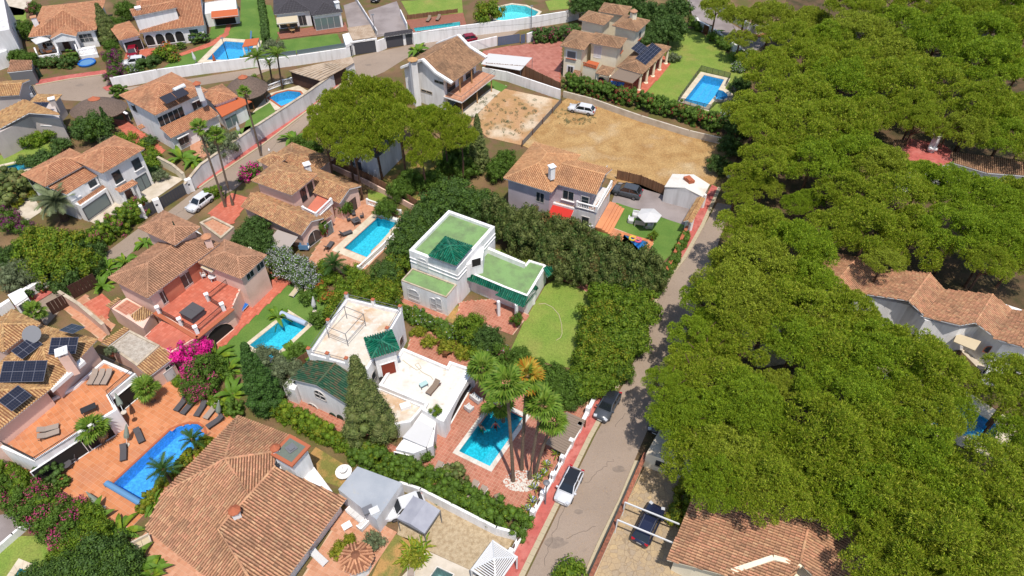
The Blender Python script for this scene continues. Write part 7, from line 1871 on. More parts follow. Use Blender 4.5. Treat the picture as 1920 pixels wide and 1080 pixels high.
# ================================================================== garden furniture
def lounger_proto(fr, cl, back=.55):
 r = bpy.data.objects.new('sun_lounger', None); m = MB()
 for s in (-1, 1): m.beam((-1, s * .32, .3), (1, s * .32, .3), .06, .06)
 link('frame', m.mesh('frame', fr), r)
 for x in (-.85, .8):
  for s in (-1, 1): link('leg', MB().box((x, s * .3, .14), (.06, .06, .3)).mesh('leg', fr), r)
 link('mattress', MB().box((-.33, 0, .36), (1.34, .64, .09)).mesh('mattress', cl), r)
 a = math.radians(38) * back; link('backrest', MB().box((.33 + .34 * math.cos(a), 0, .38 + .34 * math.sin(a)), (.7, .64, .09), M=Matrix.Rotation(-a, 3, 'Y')).mesh('backrest', cl), r)
 return r
LP = {'char': lounger_proto(IRON, CHARC), 'taupe': lounger_proto(WMET, TAUPE), 'cream': lounger_proto(WMET, CANVC, 1.0), 'dark': lounger_proto(IRON, CHARC, 1.4), 'blue': lounger_proto(WMET, BLUEB, .9), 'grey': lounger_proto(IRON, TAUPE, .6), 'white': lounger_proto(WMET, CANVW, 1.0), 'wood': lounger_proto(WOOD, WOODG, .9)}
def lounger(k, foot, head, label, z=.08, group=None):
 a, b = W(*foot, z), W(*head, z); c = copy_tree(LP[k], xy((a + b) / 2, z), ang(a, b), label, group); c['category'] = 'sun lounger'; return c
for f, h_, l in (((332, 772), (351, 749), 'charcoal sun lounger, first of the row above the rounded pool end'), ((344, 778), (364, 755), 'charcoal sun lounger, second of the row above the rounded pool end'), ((370, 782), (386, 758), 'charcoal sun lounger, third of the row above the rounded pool end'), ((388, 786), (406, 764), 'taupe-topped lounger beside the folded parasol by the rounded pool end'), ((390, 804), (420, 784), 'charcoal lounger lying apart at the rounded pool end')): lounger('char' if 'taupe' not in l else 'grey', f, h_, l, .09, 'loungers on the orange terrace')
lounger('char', (233, 866), (234, 838), 'charcoal lounger alone on the orange tiles below the porch', .09, 'loungers on the orange terrace'); lounger('char', (268, 832), (258, 808), 'charcoal lounger beside the terrace palm', .09, 'loungers on the orange terrace')
for i, x in enumerate((176, 189, 202)): lounger('grey', (x - 6, 724), (x + 8, 698), ('grey lounger nearest the house wall on the upper terrace', 'middle grey lounger of three on the upper terrace', 'grey lounger nearest the railing on the upper terrace')[i], 2.95, 'loungers on the upper terrace')
lounger('grey', (112, 802), (74, 812), 'grey lounger at the end of the upper terrace, against the wall', 2.95); lounger('grey', (112, 812), (76, 824), 'grey lounger at the end of the upper terrace, towards the parapet', 2.95)
lounger('taupe', (812, 896), (826, 874), 'white-framed lounger half behind the clipped ball bush', .09); lounger('taupe', (828, 898), (842, 880), 'white-framed lounger touching the clipped ball bush', .09); lounger('taupe', (878, 934), (893, 908), 'white-framed taupe lounger of the open pair, beside the bush', .09); lounger('taupe', (893, 944), (909, 918), 'white-framed taupe lounger of the open pair, towards the street', .09); lounger('wood', (945, 960), (932, 934), 'lone brown lounger on the tiled pool terrace', .09)
lounger('cream', (547, 558), (562, 540), 'cream sunbed on the turf, beside the steps', .08); lounger('cream', (566, 565), (580, 546), 'cream sunbed on the turf, beside the hedge', .08); lounger('dark', (662, 436), (634, 446), 'dark lounger beside the aqua pool edge', .1); lounger('dark', (626, 454), (609, 476), 'dark lounger at the planted end of the aqua pool', .1)
for f, h_, l in (((452, 585), (470, 566), 'blue-topped lounger lowest on the red steps'), ((470, 568), (486, 552), 'blue-topped lounger in the middle of the red steps'), ((484, 552), (500, 536), 'striped lounger highest on the red steps')): lounger('blue', f, h_, l, .14, 'loungers on the red steps')
lounger('white', (612, 1060), (586, 1036), 'white curved lounger on the tiled rear court', .09); lounger('wood', (800, 44), (808, 33), 'tan lounger on the deck by the lap pool, nearer the garages', .1); lounger('wood', (818, 42), (826, 31), 'tan lounger on the deck by the lap pool, nearer the pergola', .1); lounger('taupe', (772, 1064), (770, 1090), 'grey lounger in the pale court', .09)
lounger('wood', (806, 738), (820, 722), 'slatted wooden bench bed on the white roof', 2.78)
def chair(px, py, face, m, label, group=None, z=.08, fr=None):
 q = W(px, py, z); r = thing('garden_chair', label, 'chair', xy(q, z), group); r.rotation_euler = (0, 0, face); fr = fr or m
 link('seat', MB().box((0, 0, .43), (.5, .5, .06)).mesh('seat', m), r); link('backrest', MB().box((-.25, 0, .7), (.06, .5, .5)).mesh('backrest', m), r)
 for x in (-.22, .22):
  for y in (-.22, .22): link('leg', MB().box((x, y, .2), (.04, .04, .42)).mesh('leg', fr), r)
 for y in (-.26, .26): link('armrest', MB().box((0, y, .62), (.46, .05, .04)).mesh('armrest', m), r)
 return r
def table(px, py, w, d, m, label, z=.08, rnd=False, h=.74, rz=.6, fr=None):
 q = W(px, py, z + h); r = thing('garden_table', label, 'table', xy(q, z)); r.rotation_euler = (0, 0, rz)
 link('table_top', (MB().lathe((0, 0, h - .05), [(w / 2, 0), (w / 2, .05)], 18) if rnd else MB().box((0, 0, h - .03), (w, d, .06))).mesh('table_top', m), r)
 for x in (-1, 1):
  for y in (-1, 1): link('leg', MB().box((x * w * (.3 if rnd else .44), y * d * (.3 if rnd else .42), h / 2 - .03), (.06, .06, h - .06)).mesh('leg', fr or m), r)
 return r
def dining(px, py, m, what, n=4, z=.08, rnd=True, w=1.1, group=None, dx=.95):
 table(px, py, w, w, m, what + ' table', z, rnd)
 c = W(px, py, z)
 for i in range(n):
  a = .4 + 6.283 * i / n; p = c + Vector((math.cos(a), math.sin(a), 0)) * dx
  r = chair(0, 540, a + math.pi, m, what + ' chair', group or what + ' chairs', z); r.location = xy(p, z)
dining(398, 517, WMET, 'white metal garden dining', 4, 2.95, group='white chairs on the red terrace'); dining(667, 412, CHARC, 'dark dining set by the aqua pool,', 4, .1, False); dining(838, 658, WOOD, 'brown patio dining set beside the white villa,', 3, .08, False, .8); dining(1108, 420, WMET, 'white chairs and table below the red awning,', 3, .06); dining(123, 870, CHARC, 'charcoal dining set inside the porch,', 3, .08); dining(92, 96, WOOD, 'brown terrace dining set under the white parasol,', 3, .78); dining(548, 55, WOODL, 'wooden deck dining set under the cream awning,', 3, .12)
table(794, 719, .9, .55, mat('pale_aqua_top', A(196, 226, 222)), 'small table with a pale aqua top on the white roof', 2.78, fr=IRON, h=.55); table(165, 765, 1.5, .8, IRON, 'black slatted metal table on the upper orange terrace', 2.95); table(727, 850, 1.0, .8, WOOD, 'brown outdoor table with a round tray by the big cypress', .08)
table(1200, 418, 1.5, .9, CANVC, 'cream low table of the white lounge set on the turf', .08, h=.45, fr=WMET, rz=-.25)
def sofa(px, py, w, rz, label, m=None, cm=None):
 q = W(px, py, .3); r = thing('garden_sofa', label, 'sofa', xy(q, .08)); r.rotation_euler = (0, 0, rz); m = m or WMET
 link('base', MB().box((0, 0, .22), (w, .75, .26)).mesh('base', m), r); link('backrest', MB().box((0, .36, .55), (w, .14, .6)).mesh('backrest', m), r)
 for s in (-1, 1): link('armrest', MB().box((s * (w / 2 - .06), 0, .4), (.12, .75, .4)).mesh('armrest', m), r)
 k = max(1, round(w / .75))
 for i in range(k): link('cushion', MB().box(((i + .5) * (w - .24) / k - (w - .24) / 2, -.03, .41), ((w - .24) / k - .03, .64, .14)).mesh('cushion', cm or CANVW), r)
sofa(1198, 405, 1.9, -.25, 'white two-seat sofa facing the cream low table'); sofa(1183, 414, .9, 1.3, 'white armchair at the stair end of the lounge set'); sofa(1219, 424, .9, -1.9, 'white armchair at the street end of the lounge set'); sofa(1214, 408, 1.2, -.25, 'grey armchair shaded by the white parasol', cm=CHARC)
sofa(668, 966, 2.2, -.65, 'white cushioned sofa on the tiled rear court', WHITE, CANVW); sofa(681, 985, 1.1, -2.2, 'white armchair facing the sofa on the rear court', WHITE, CANVW); sofa(893, 748, 1.3, 2.4, 'white wicker sofa under the villa arch'); sofa(880, 766, .8, 2.4, 'pale wicker armchair under the villa arch'); sofa(268, 1020, 1.6, .6, 'pale garden bench on the side terrace', CONCR, CANVC)
tag(MB().box((0, 0, .01), (3.2, 2.6, .02), -.65).build('outdoor_rug', CANVC, loc=xy(W(652, 975), .09)), 'cream outdoor rug in front of the white sofa', 'rug')
table(650, 985, .9, .7, WHITE, 'low white table on the cream rug', .1, h=.4)
def parasol(px, py, r_, n, m, label, z=.08, h=2.4, closed=False, tilt=None):
 q = W(px, py, z + (h if not closed else .9)); r = thing('parasol', label, 'parasol', xy(q, z))
 if closed:
  d = Vector(tilt or (0, 0, 1)).normalized(); p0 = Vector((0, 0, .12)); link('pole', MB().tube([p0, p0 + d * 2.4], .03).mesh('pole', WMET), r)
  link('folded_canopy', MB().tube([p0 + d * .8, p0 + d * 1.1, p0 + d * 1.7, p0 + d * 2.35], [.26, .3, .2, .05], 9).mesh('folded_canopy', m), r)
 else:
  link('pole', MB().tube([(0, 0, 0), (0, 0, h + .1)], .035).mesh('pole', GREYM), r); link('canopy', MB().lathe((0, 0, h - .35), [(r_, -.12), (r_ * 1.01, 0), (r_ * .5, .3), (.04, .55)], n).mesh('canopy', m), r)
 link('base', MB().lathe((0, 0, 0), [(.3, 0), (.3, .08), (.06, .16)], 12).mesh('base', CONCR), r)
parasol(1218, 400, 1.75, 6, CANVW, 'open white hexagonal parasol over the lounge set on the turf', h=2.6)
for p, t, m, l, z in (((226, 764), (-.55, .8, .4), CANVG, 'grey-green folded parasol on the upper terrace', 2.95), ((186, 945), (-.7, .5, .35), CANVG, 'fallen grey-green folded parasol at the low end of the orange terrace', .09), ((405, 776), (.2, .3, .9), CANVG, 'grey-green folded parasol beside the taupe lounger', .09), ((232, 826), (.1, .5, .8), CANVG, 'grey-green folded parasol behind the terrace palm', .09), ((587, 575), (.1, .1, 1), CANVW, 'white folded parasol at the hedge beside the sunbeds', .08), ((366, 112), (-.1, .1, 1), CANVW, 'white folded parasol at the oval-lawn pool', .08), ((402, 115), (.05, 0, 1), CANVO, 'orange folded parasol at the pool corner by the white wall', .1), ((447, 245), (0, .1, 1), CANVW, 'white folded parasol on the grey wall garden turf', .08)): parasol(p[0], p[1], 0, 0, m, l, z, closed=True, tilt=t)
k = thing('tiled_kiosk', 'round terracotta tiled kiosk roof in the rear court', 'kiosk', xy(W(668, 1045))); c = W(668, 1045, 2.2); rf = Roof(k, R_OR, CH_W, WHITE, pitch=.3, name='kiosk_roof')
rg = [c + Vector((math.cos(i * math.pi / 4) * 1.55, math.sin(i * math.pi / 4) * 1.55, -.1)) for i in range(8)]
for i in range(8): rf.plane([rg[i], rg[(i + 1) % 8], c + Vector((0, 0, .75))])
rf.done(); MB().lathe(xy(c), [(1.1, 0), (1.1, 2.1)], 12).build('kiosk_wall', WHITE, k)
ht = thing('hot_tub', 'covered dark hot tub on the red terrace', 'hot tub', xy(W(361, 585, 3.6), 2.95)); ht.rotation_euler = (0, 0, ang(W(369, 631, 3), W(434, 578, 3))); link('shell', MB().box((0, 0, .4), (1.95, 1.95, .8)).mesh('shell', DGREY), ht); link('cover', MB().box((-.5, 0, .87), (1.02, 2.1, .13)).box((.53, 0, .87), (1.02, 2.1, .13)).mesh('cover', CHARC), ht)
pt = thing('table_tennis_table', 'bright blue table tennis table under the pergola', 'table', xy(W(1156, 157, .8), .1)); pt.rotation_euler = (0, 0, -.3); link('table_top', MB().box((-.7, 0, .74), (1.35, 1.5, .05)).box((.7, 0, .74), (1.35, 1.5, .05)).mesh('table_top', BLUEB), pt); link('net', MB().box((0, 0, .84), (.02, 1.7, .15)).mesh('net', WMET), pt); [link('leg', MB().box((x, y, .36), (.06, .06, .72)).mesh('leg', IRON), pt) for x in (-1.1, 1.1) for y in (-.6, .6)]
def lamp(px, py, h, label, arm=.5, m=GREYM):
 q = W(px, py); r = thing('street_lamp', label, 'street lamp', xy(q)); link('pole', MB().tube([(0, 0, 0), (0, 0, h)], [.09, .05], 8).mesh('pole', m), r); link('lamp_head', MB().lathe((0, 0, h - .1), [(.12, 0), (.34, .08), (.3, .16), (.05, .24)], 12).mesh('lamp_head', GREYM), r)
lamp(1022, 946, 4.2, 'grey-headed street lamp on the red pavement by the white hatchback'); lamp(704, 68, 4.5, 'dark street lamp between the garage doors'); lamp(430, 118, 5, 'slim dark lamp post behind the long white wall', m=IRON); lamp(996, 56, 5, 'slim lamp post at the high white wall'); lamp(1356, 372, 4, 'lamp post at the head of the street by the shed')
tag(MB().box((0, 0, 1.6), (.7, .25, 3.2)).build('standing_panel', IRON, loc=xy(W(1258, 104))), 'tall black standing panel in the lavender bed of the villa lawn', 'panel')
for p, l in (((958, 872), 'white slatted garden screen among the palm trunks'), ((975, 912), 'leaning white board on the pebbles by the palms')): tag(MB().box((0, 0, .8), (1.1, .08, 1.6), -1.0).build('garden_screen', WHITE, loc=xy(W(*p), .06)), l, 'screen')
mb = MB()
for _ in range(420):
 t, r_ = NR.uniform(0, 6.28), NR.uniform(0, 1) ** .6; q = W(978 + 34 * r_ * math.cos(t), 908 + 20 * r_ * math.sin(t) - 6 * r_, .08); mb.ball(q, (NR.uniform(.06, .15), NR.uniform(.06, .13), .05), 5, 3)
o = mb.build('white_pebbles', PEBBLE); o['kind'] = 'stuff'
def pot(px, py, label, kind='fresh', r=.5, z=.08, m=TPOT):
 q = W(px, py, z); t = thing('plant_pot', label, 'plant pot', xy(q, z)); link('pot', MB().lathe((0, 0, 0), [(.16, 0), (.26, .3), (.3, .42), (.26, .42)], 12).mesh('pot', m), t); o = link('plant', B[kind], t, (0, 0, .35)); o.scale = (r * .7, r * .7, r * .8)
for p, l, z, k in (((817, 780), 'small blue pot with a spiky shrub on the white roof corner', 2.8, 'fresh'), ((1223, 450), 'terracotta pot with a green plant at the small pool corner', .1, 'fresh'), ((1073, 768), 'dark pot lying in the gravel beside the timber deck', .08, 'dark'), ((270, 385), 'tall dark pot with a palm by the white house porch', .1, 'fresh'), ((62, 560), 'black pot with a clipped plant at the white gatehouse', .16, 'ball'), ((82, 548), 'second black pot with a clipped plant beside the red pavement', .16, 'ball'), ((212, 668), 'bushy potted plant at the gravel roof corner', 2.95, 'olive'), ((660, 1020), 'yellow-green potted shrub on the tiled rear court', .1, 'yel')): pot(*p, l, k, .9, z, BLUEPOT if 'blue' in l else TPOT)
fo = thing('fountain', 'small white tiered garden fountain at the corner of the grey felt roof', 'fountain', xy(W(646, 890))); link('basin', MB().lathe((0, 0, 0), [(.3, 0), (.35, .4), (.85, .5), (.85, .62), (.7, .62)], 16).mesh('basin', WHITE), fo); link('bowl', MB().lathe((0, 0, .6), [(.1, 0), (.12, .4), (.45, .5), (.42, .56), (.08, .6), (.05, .9)], 14).mesh('bowl', WHITE), fo)
def float_ring(px, py, m, label): q = W(px, py, -.08); r = MB(); r.tube([q + Vector((math.cos(t) * .42, math.sin(t) * .42, .1)) for t in [i * math.pi / 7 for i in range(15)]], .16, 7, cap=False); tag(r.build('pool_float', m, loc=q), label, 'pool float')
float_ring(1186, 448, YELLOW, 'yellow ring float in the small dark blue pool'); float_ring(1196, 451, PINKP, 'pink ring float in the small dark blue pool')
for i, p in enumerate(((1172, 490), (1190, 492), (1194, 476), (1203, 474))): tag(MB().ball((0, 0, .22), .22, 10, 6).build('ball', TURQ if i % 2 else BLUEB, loc=xy(W(*p), .08)), 'small bright ball showing through the tall screen', 'ball', 'balls behind the tall screen')
hs = [(1010, 570), (1022, 569), (1036, 576), (1048, 590), (1053, 608), (1054, 625), (1051, 633), (1043, 638)]
tag(MB().tube(WL(hs, .09), .035, 5).build('garden_hose', CANVC), 'pale garden hose curving across the lawn', 'hose'); tag(MB().tube(WL([(755, 675), (772, 688), (782, 694), (790, 690), (784, 680), (778, 684), (792, 698), (808, 706), (812, 712)], 2.8), .03, 5).build('roof_hose', CANVC), 'thin pale hose lying in loops on the white roof', 'hose')
tag(MB().box((0, 0, .35), (1.9, .9, .7), -.5).build('covered_trailer', BLUEB, loc=xy(W(687, 16))), 'bright blue covered trailer on the northern drive', 'trailer'); pl = thing('play_pool', 'round blue paddling pool behind the dark cottage hedge', 'paddling pool', xy(W(164, 120))); link('rim', MB().tube([(math.cos(t) * 1.5, math.sin(t) * 1.5, .35) for t in [i * math.pi / 9 for i in range(19)]], .14, 6).mesh('rim', BLUEB), pl); link('water', MB().lathe((0, 0, 0), [(1.5, 0), (1.45, .3)], 18).mesh('water', BLUEC), pl)
ss = thing('towel_rack', 'drying rack of pale blue towels on the pool terrace', 'rack', xy(W(572, 470), .1)); link('towels', MB().box((0, -.3, .75), (1.3, .04, .8)).box((0, .25, .7), (1.3, .04, .8)).mesh('towels', BLUEC), ss); link('frame', MB().box((0, 0, .55), (1.4, .6, .03)).mesh('frame', WMET), ss)
tag(MB().lathe((0, 0, .03), [(.4, 0), (.45, .12), (.3, .25)], 12).build('clay_vase', TPOT, loc=xy(W(844, 790))), 'red cushioned seat pad under the villa arch', 'cushion')
# ================================================================== bathers
def person(px, py, label, shirt, arm):
 q = W(px, py, -.1); r = thing('person', label, 'person', xy(q, -1.25))
 J = [(0, 0, .95), (0, .01, 1.2), (0, 0, 1.42), (0, -.02, 1.52), (.19, 0, 1.40), (-.19, 0, 1.40), (.34, -.2, 1.26) , (.52, -.38, 1.22), (-.3, .18, 1.5) if arm else (-.34, -.18, 1.26), (-.34, .26, 1.78) if arm else (-.46, -.4, 1.2), (.1, 0, .9), (-.1, 0, .9), (.12, -.1, .5), (-.12, .1, .5), (.12, -.05, .05), (-.13, .2, .1)]
 E_ = [(0, 1), (1, 2), (2, 3), (2, 4), (2, 5), (4, 6), (6, 7), (5, 8), (8, 9), (0, 10), (0, 11), (10, 12), (11, 13), (12, 14), (13, 15)]
 R_ = [.13, .12, .13, .055, .065, .065, .045, .035, .045, .035, .09, .09, .065, .065, .045, .045]
 me = bpy.data.meshes.new('body'); me.from_pydata(J, E_, []); o = link('body', me, r); sk = o.modifiers.new('skin', 'SKIN')
 for v, k_ in zip(me.skin_vertices[0].data, R_): v.radius = (k_, k_)
 me.skin_vertices[0].data[0].use_root = True; o.modifiers.new('sub', 'SUBSURF').levels = 1; me.materials.append(SKIN)
 link('head', MB().ball((0, -.03, 1.67), (.085, .105, .125), 12, 8).ball((0, -.14, 1.66), (.02, .025, .03), 6, 4).mesh('head', SKIN, smooth=True), r); link('hair', MB().ball((0, .0, 1.71), (.098, .11, .105), 12, 7).mesh('hair', HAIR, smooth=True), r)
 link('swimwear', MB().lathe((0, 0, .72), [(.2, 0), (.165, .2), (.15, .3)], 12, sy=.8).mesh('swimwear', shirt), r)
 if not arm: link('swim_shirt', MB().lathe((0, 0, 1.0), [(.15, 0), (.165, .2), (.19, .38), (.08, .46)], 12, sy=.8).mesh('swim_shirt', REDPL), r)
person(903, 803, 'bather with dark hair and green trunks raising one arm in the teal pool', mat('green_trunks', A(60, 170, 90)), True); person(929, 797, 'bather in a red swim shirt beside the palm shade in the teal pool', REDPL, False)
tag(MB().tube([W(650, 90, 5), W(705, 66, 4.6), W(790, 60, 5.2), W(998, 44, 5.2), W(1110, 20, 6)], .025, 4).build('overhead_cable', IRON), 'thin black overhead cable above the high white wall', 'cable')
STN = mat('oil_stain', A(148, 132, 119), fine=.2, col2=A(165, 147, 131), scale=2); CRK = mat('crack_filler', A(132, 118, 106))
for i, (x, y, r_) in enumerate(((1042, 1018, .8), (1046, 1012, .4), (1160, 880, .5), (1085, 960, .35), (690, 122, .5), (150, 160, .6))):
 q = W(x, y); MB().flat([(q.x + r_ * (.6 + .4 * NR.uniform()) * math.cos(t) * 1.6, q.y + r_ * (.6 + .4 * NR.uniform()) * math.sin(t), .034 + i * .002) for t in [k * .52 for k in range(12)]]).build('oil_stain', STN)['kind'] = 'structure'
for x0, y0, x1, y1 in ((1020, 1060, 1075, 900), (1100, 905, 1150, 860), (1060, 1010, 1120, 985), (1150, 800, 1190, 760), (300, 425, 352, 385), (500, 285, 560, 225), (130, 530, 240, 470)):
 p = [W(x0 + (x1 - x0) * k / 14 + NR.normal(0, 2.2), y0 + (y1 - y0) * k / 14 + NR.normal(0, 1.5), .034) for k in range(15)]; MB().tube(p, .022, 4).build('road_crack', CRK)['kind'] = 'structure'
for x, y, z, h_, l in ((330, 165, 8.4, 2, 'thin aerial on the orange-roofed house'), (150, 268, 7.6, 1.8, 'thin aerial on the large white western house'), (1135, 62, 8, 2, 'thin aerial on the brown roofs of the cream villa'), (100, 30, 5, 1.6, 'thin aerial on the salmon-roofed cottage'), (1062, 300, 8, 1.8, 'thin aerial on the peach tile roof'), (1580, 505, 5.2, 1.6, 'thin aerial among the tile gables in the wood')):
 q = W(x, y, z); tag(MB().tube([(0, 0, -1), (0, 0, h_)], .03).tube([(-.5, 0, h_ - .1), (.5, 0, h_ - .1)], .02).tube([(-.35, 0, h_ - .35), (.35, 0, h_ - .35)], .02).build('roof_aerial', GREYM, loc=q), l, 'aerial')
for x, y, z, l in ((930, 505, 3.05, 'small grey vent pipe on the lower green roof of the white house'), (880, 430, 5.75, 'grey vent pipe on the upper green roof of the white house'), (645, 640, 4.9, 'small vent pipe on the stained roof of the white villa')):
 tag(MB().lathe((0, 0, 0), [(.12, 0), (.12, .4), (.2, .42), (.02, .55)], 10).build('vent_pipe', GREYM, loc=W(x, y, z)), l, 'vent')
for r_ in LP.values():
 for ch in list(r_.children): bpy.data.objects.remove(ch)
 bpy.data.objects.remove(r_)
# ================================================================== planting
def height_of(foot, top):
 f = W(*foot); return min((k / 10 for k in range(5, 180)), key=lambda z: (xy(W(*top, z)) - f).length)
def SH(kind, label, pts, group=None, r=1.2, h=None):
 for p in pts: shrub(p[0], p[1], p[2] if len(p) > 2 else r, kind, label, group or (label if len(pts) > 1 else None), p[3] if len(p) > 3 else h)
def TR(kind, label, pts, zc=3.0, r=2.5, sz=1.0, group=None):
 for p in pts: tree(p[0], p[1], p[2] if len(p) > 2 else r, kind, label, p[3] if len(p) > 3 else zc, group or (label if len(pts) > 1 else None), sz)
for p in ((622, 195, 4.0), (680, 178, 4.6), (735, 182, 4.0), (642, 236, 4.4), (700, 230, 4.8), (748, 236, 4.0), (604, 244, 3.2), (660, 268, 3.0)): pine(*p, 'broad pine of the yellow-green clump hiding the white house', 'broad garden pines', 9, RNG.choice([0, 1, 2]), zs=1.5)
for p in ((802, 204, 3.4), (836, 232, 3.6), (792, 262, 3.2), (862, 244, 3.0)): pine(*p, 'slender pine of the second clump beside the swept-roof house', 'slender garden pines', 8.5, RNG.choice([0, 1, 3]), zs=1.4)
def cyp(foot, top, r, label, kind): cypress(*foot, height_of(foot, top), r, label, kind)
cyp((700, 822), (666, 664), 2.55, 'big pointed cypress standing against the white villa', 'cone'); cyp((505, 766), (453, 642), 1.8, 'dense green column cypress beside the olive and small pool', 'col')
cyp((208, 246), (192, 198), .7, 'thin dark cypress beside the orange-roofed house', 'col'); cyp((898, 320), (905, 212), 1.6, 'tall dark cypress at the edge of the slender pines', 'cone')
cyp((210, 78), (186, 5), 2.2, 'tall dark conifer between the salmon-roofed cottage and the arcaded house', 'cone')
TR('hedge2', 'dusty dark green tree in the tall screen behind the white house with green roofs', [(930, 395), (955, 415), (985, 412), (1008, 440), (1040, 432), (1062, 455), (1092, 446), (1118, 470), (1150, 466), (1175, 492), (1205, 488), (1225, 510), (975, 440), (1030, 470), (1085, 485), (1140, 505), (1190, 520)], 2.7, 2.05, 1.55)
TR('hedge', 'rust-flecked tree in the tall screen behind the white house with green roofs', [(1000, 405), (1025, 415), (1075, 425), (1055, 490), (1110, 500), (1165, 515)], 2.7, 1.9, 1.5)
TR('dm', 'leafy dark tree between the aqua pool and the green-roofed house', [(774, 418), (792, 402, 2.8), (820, 372, 3), (850, 352, 3), (758, 456), (880, 372), (905, 372), (780, 440, 2), (720, 505, 2.0)], 2.6, 2.6)
TR('yel', 'yellow-green tree between the aqua pool and the green-roofed house', [(748, 486, 2.0), (715, 540, 2.2), (690, 560, 2.2), (730, 515, 1.9), (640, 572, 2.4), (690, 530, 1.8)], 2.0)
TR('fresh', 'fresh green bush in the mass between the lawn and the red pavement', [(1140, 548), (1178, 552, 2.8), (1208, 566), (1192, 602, 2.8), (1182, 640), (1150, 622, 2.8), (1098, 704, 2.2), (1128, 706, 2.0)], 1.8, 2.5)
TR('yel', 'yellowish bush in the mass between the lawn and the red pavement', [(1122, 580), (1158, 586), (1118, 622), (1112, 662), (1146, 672), (1130, 640, 2.2)], 1.9, 2.4)
TR('mid', 'mid green bush closing the lower edge of the lawn', [(1075, 716, 2.2), (1040, 700, 1.8), (1005, 690, 1.8), (975, 668, 1.8), (1030, 722, 1.8), (1060, 735, 1.6), (1165, 690, 1.6)], 1.3, 2)
TR('fresh', 'round orange tree on the tiled patio of the white house', [(878, 606, 2.1)], 1.6); TR('dark', 'dark green tree on the tiled patio beside the orange tree', [(912, 626, 1.9)], 1.4)
TR('dark', 'dark leafy tree in the dense group behind the cream villa', [(1225, 15, 3.4), (1260, 40, 3.4), (1235, 50, 3), (1195, 5, 3.4), (1150, -8, 3), (1270, 5, 3.2), (1090, 0, 2.6), (1120, -4, 2.6), (1215, 70, 2.4)], 3.5)
for p in ((1345, 8, 4), (1400, 14, 4.2), (1452, 22, 4.6), (1500, 30, 4.6), (1395, 45, 3), (1450, 48, 3.6), (1530, 20, 4.4)): pine(*p, 'dull grey-green pine along the corner street', 'dull pines along the corner street', 6.5, 5)
TR('yel', 'yellow-green tree beside the large turquoise pool', [(917, 12, 3)], 3); TR('dm', 'dark tree growing behind the low orange wall at the dead-end lane', [(168, 226, 2.8)], 2.4)
TR('olive', 'grey olive tree over the small aqua pool', [(498, 664, 2.0), (538, 694, 2.0)], 2.2); TR('olive', 'grey olive tree behind the glass rail of the turf', [(514, 84, 2.2)], 2); TR('olive', 'grey olive tree above the tall retaining wall', [(408, 254, 2.8)], 2.6); TR('olive', 'dusty olive in the western corner garden', [(30, 505, 2.4), (55, 500, 2)], 1.6)
TR('wht', 'white-flowering tree beside the pink house pool terrace', [(546, 490, 2.2), (522, 474, 1.9), (570, 508, 1.9)], 1.8); TR('dark', 'dark juniper on the slope below the pink house', [(474, 420, 2.1), (455, 440, 1.8), (490, 446, 2.2), (468, 455, 2)], 2)
TR('yel', 'large yellow-green tree in the western corner garden', [(60, 462, 3.2), (112, 452, 3.2), (88, 490, 2.8), (135, 482, 2.6), (60, 440, 2.4)], 2.0); TR('dark', 'dark undergrowth tree in the western corner garden', [(150, 462, 2.6), (20, 470, 2.2), (120, 512, 2.2), (160, 490, 1.8)], 1.2)
TR('mag', 'magenta bougainvillea cascading beside the clay roof annex', [(352, 654, 2.2), (370, 642, 1.4)], 1.8); TR('pnk', 'pink-flecked bougainvillea at the corner of the orange terrace', [(378, 690, 2.6), (362, 722, 1.6)], 1.2)
TR('pur', 'purple bougainvillea at the edge of the western garden', [(15, 408, 1.8), (-2, 396, 1.8), (45, 420, 1.4)], 1.2); TR('pur', 'purple bougainvillea above the dead-end lane wall', [(205, 102, 1.9), (213, 125, 1.8), (205, 140, 1.2)], 1.6)
TR('dm', 'dark tree of the south-west shrubbery', [(180, 1040, 2.6), (140, 1060, 2.4), (215, 1062, 2.2), (105, 1072, 1.8), (60, 1085, 1.8)], 1.4); TR('pnk', 'pink-flowering bush of the south-west shrubbery', [(70, 948, 2.2), (110, 965, 2.4), (40, 925, 2), (130, 1000, 2.2), (8, 910, 1.8)], .9); TR('fresh', 'fresh green bush of the south-west shrubbery', [(165, 1000, 2), (150, 965, 1.8), (15, 890, 1.6), (120, 1030, 1.8)], .8)
TR('mid', 'small garden tree in the shade of the pines', [(560, 262, 1.6), (585, 270, 1.6), (745, 350, 2), (770, 330, 2.2), (720, 385, 1.8), (812, 330, 2.2), (840, 300, 2), (870, 305, 2.2), (930, 310, 2), (950, 290, 1.8), (880, 280, 2), (850, 275, 2)], 1.5)
TR('mid', 'leafy tree at the top edge beside the salmon-roofed cottage', [(45, 48, 2.2), (30, 100, 1.8), (50, 105, 1.8), (200, 40, 2.4), (232, 12, 2.4), (220, 40, 1.8), (205, 82, 1.6)], 1.6); TR('pnk', 'pink bougainvillea behind the salmon-roofed cottage', [(60, 10, 1.6)], 1.5)
TR('dark', 'dark shrub tree under the pines beside the small shed', [(1350, 300, 1.8), (1372, 265, 2), (1385, 225, 2.2), (1400, 190, 2.2), (1392, 150, 1.8)], 1.4)
hedge([(1062, 162), (1108, 176), (1200, 200), (1290, 226), (1352, 246)], 2.2, 2.3, [L_MID, F_RED, L_DARK], 'flowering bougainvillea hedge along the sandy wall of the dry field', mix=[(.14, 1), (.25, 1)], wob=.7)
hedge([(268, 402), (225, 436), (172, 470), (112, 522)], 2.2, 2.6, [L_FRESH, F_PNK, L_DARK], 'tall pink-flowering hedge along the street of the western house', mix=[(.1, 1), (.3, 1)], wob=.6)
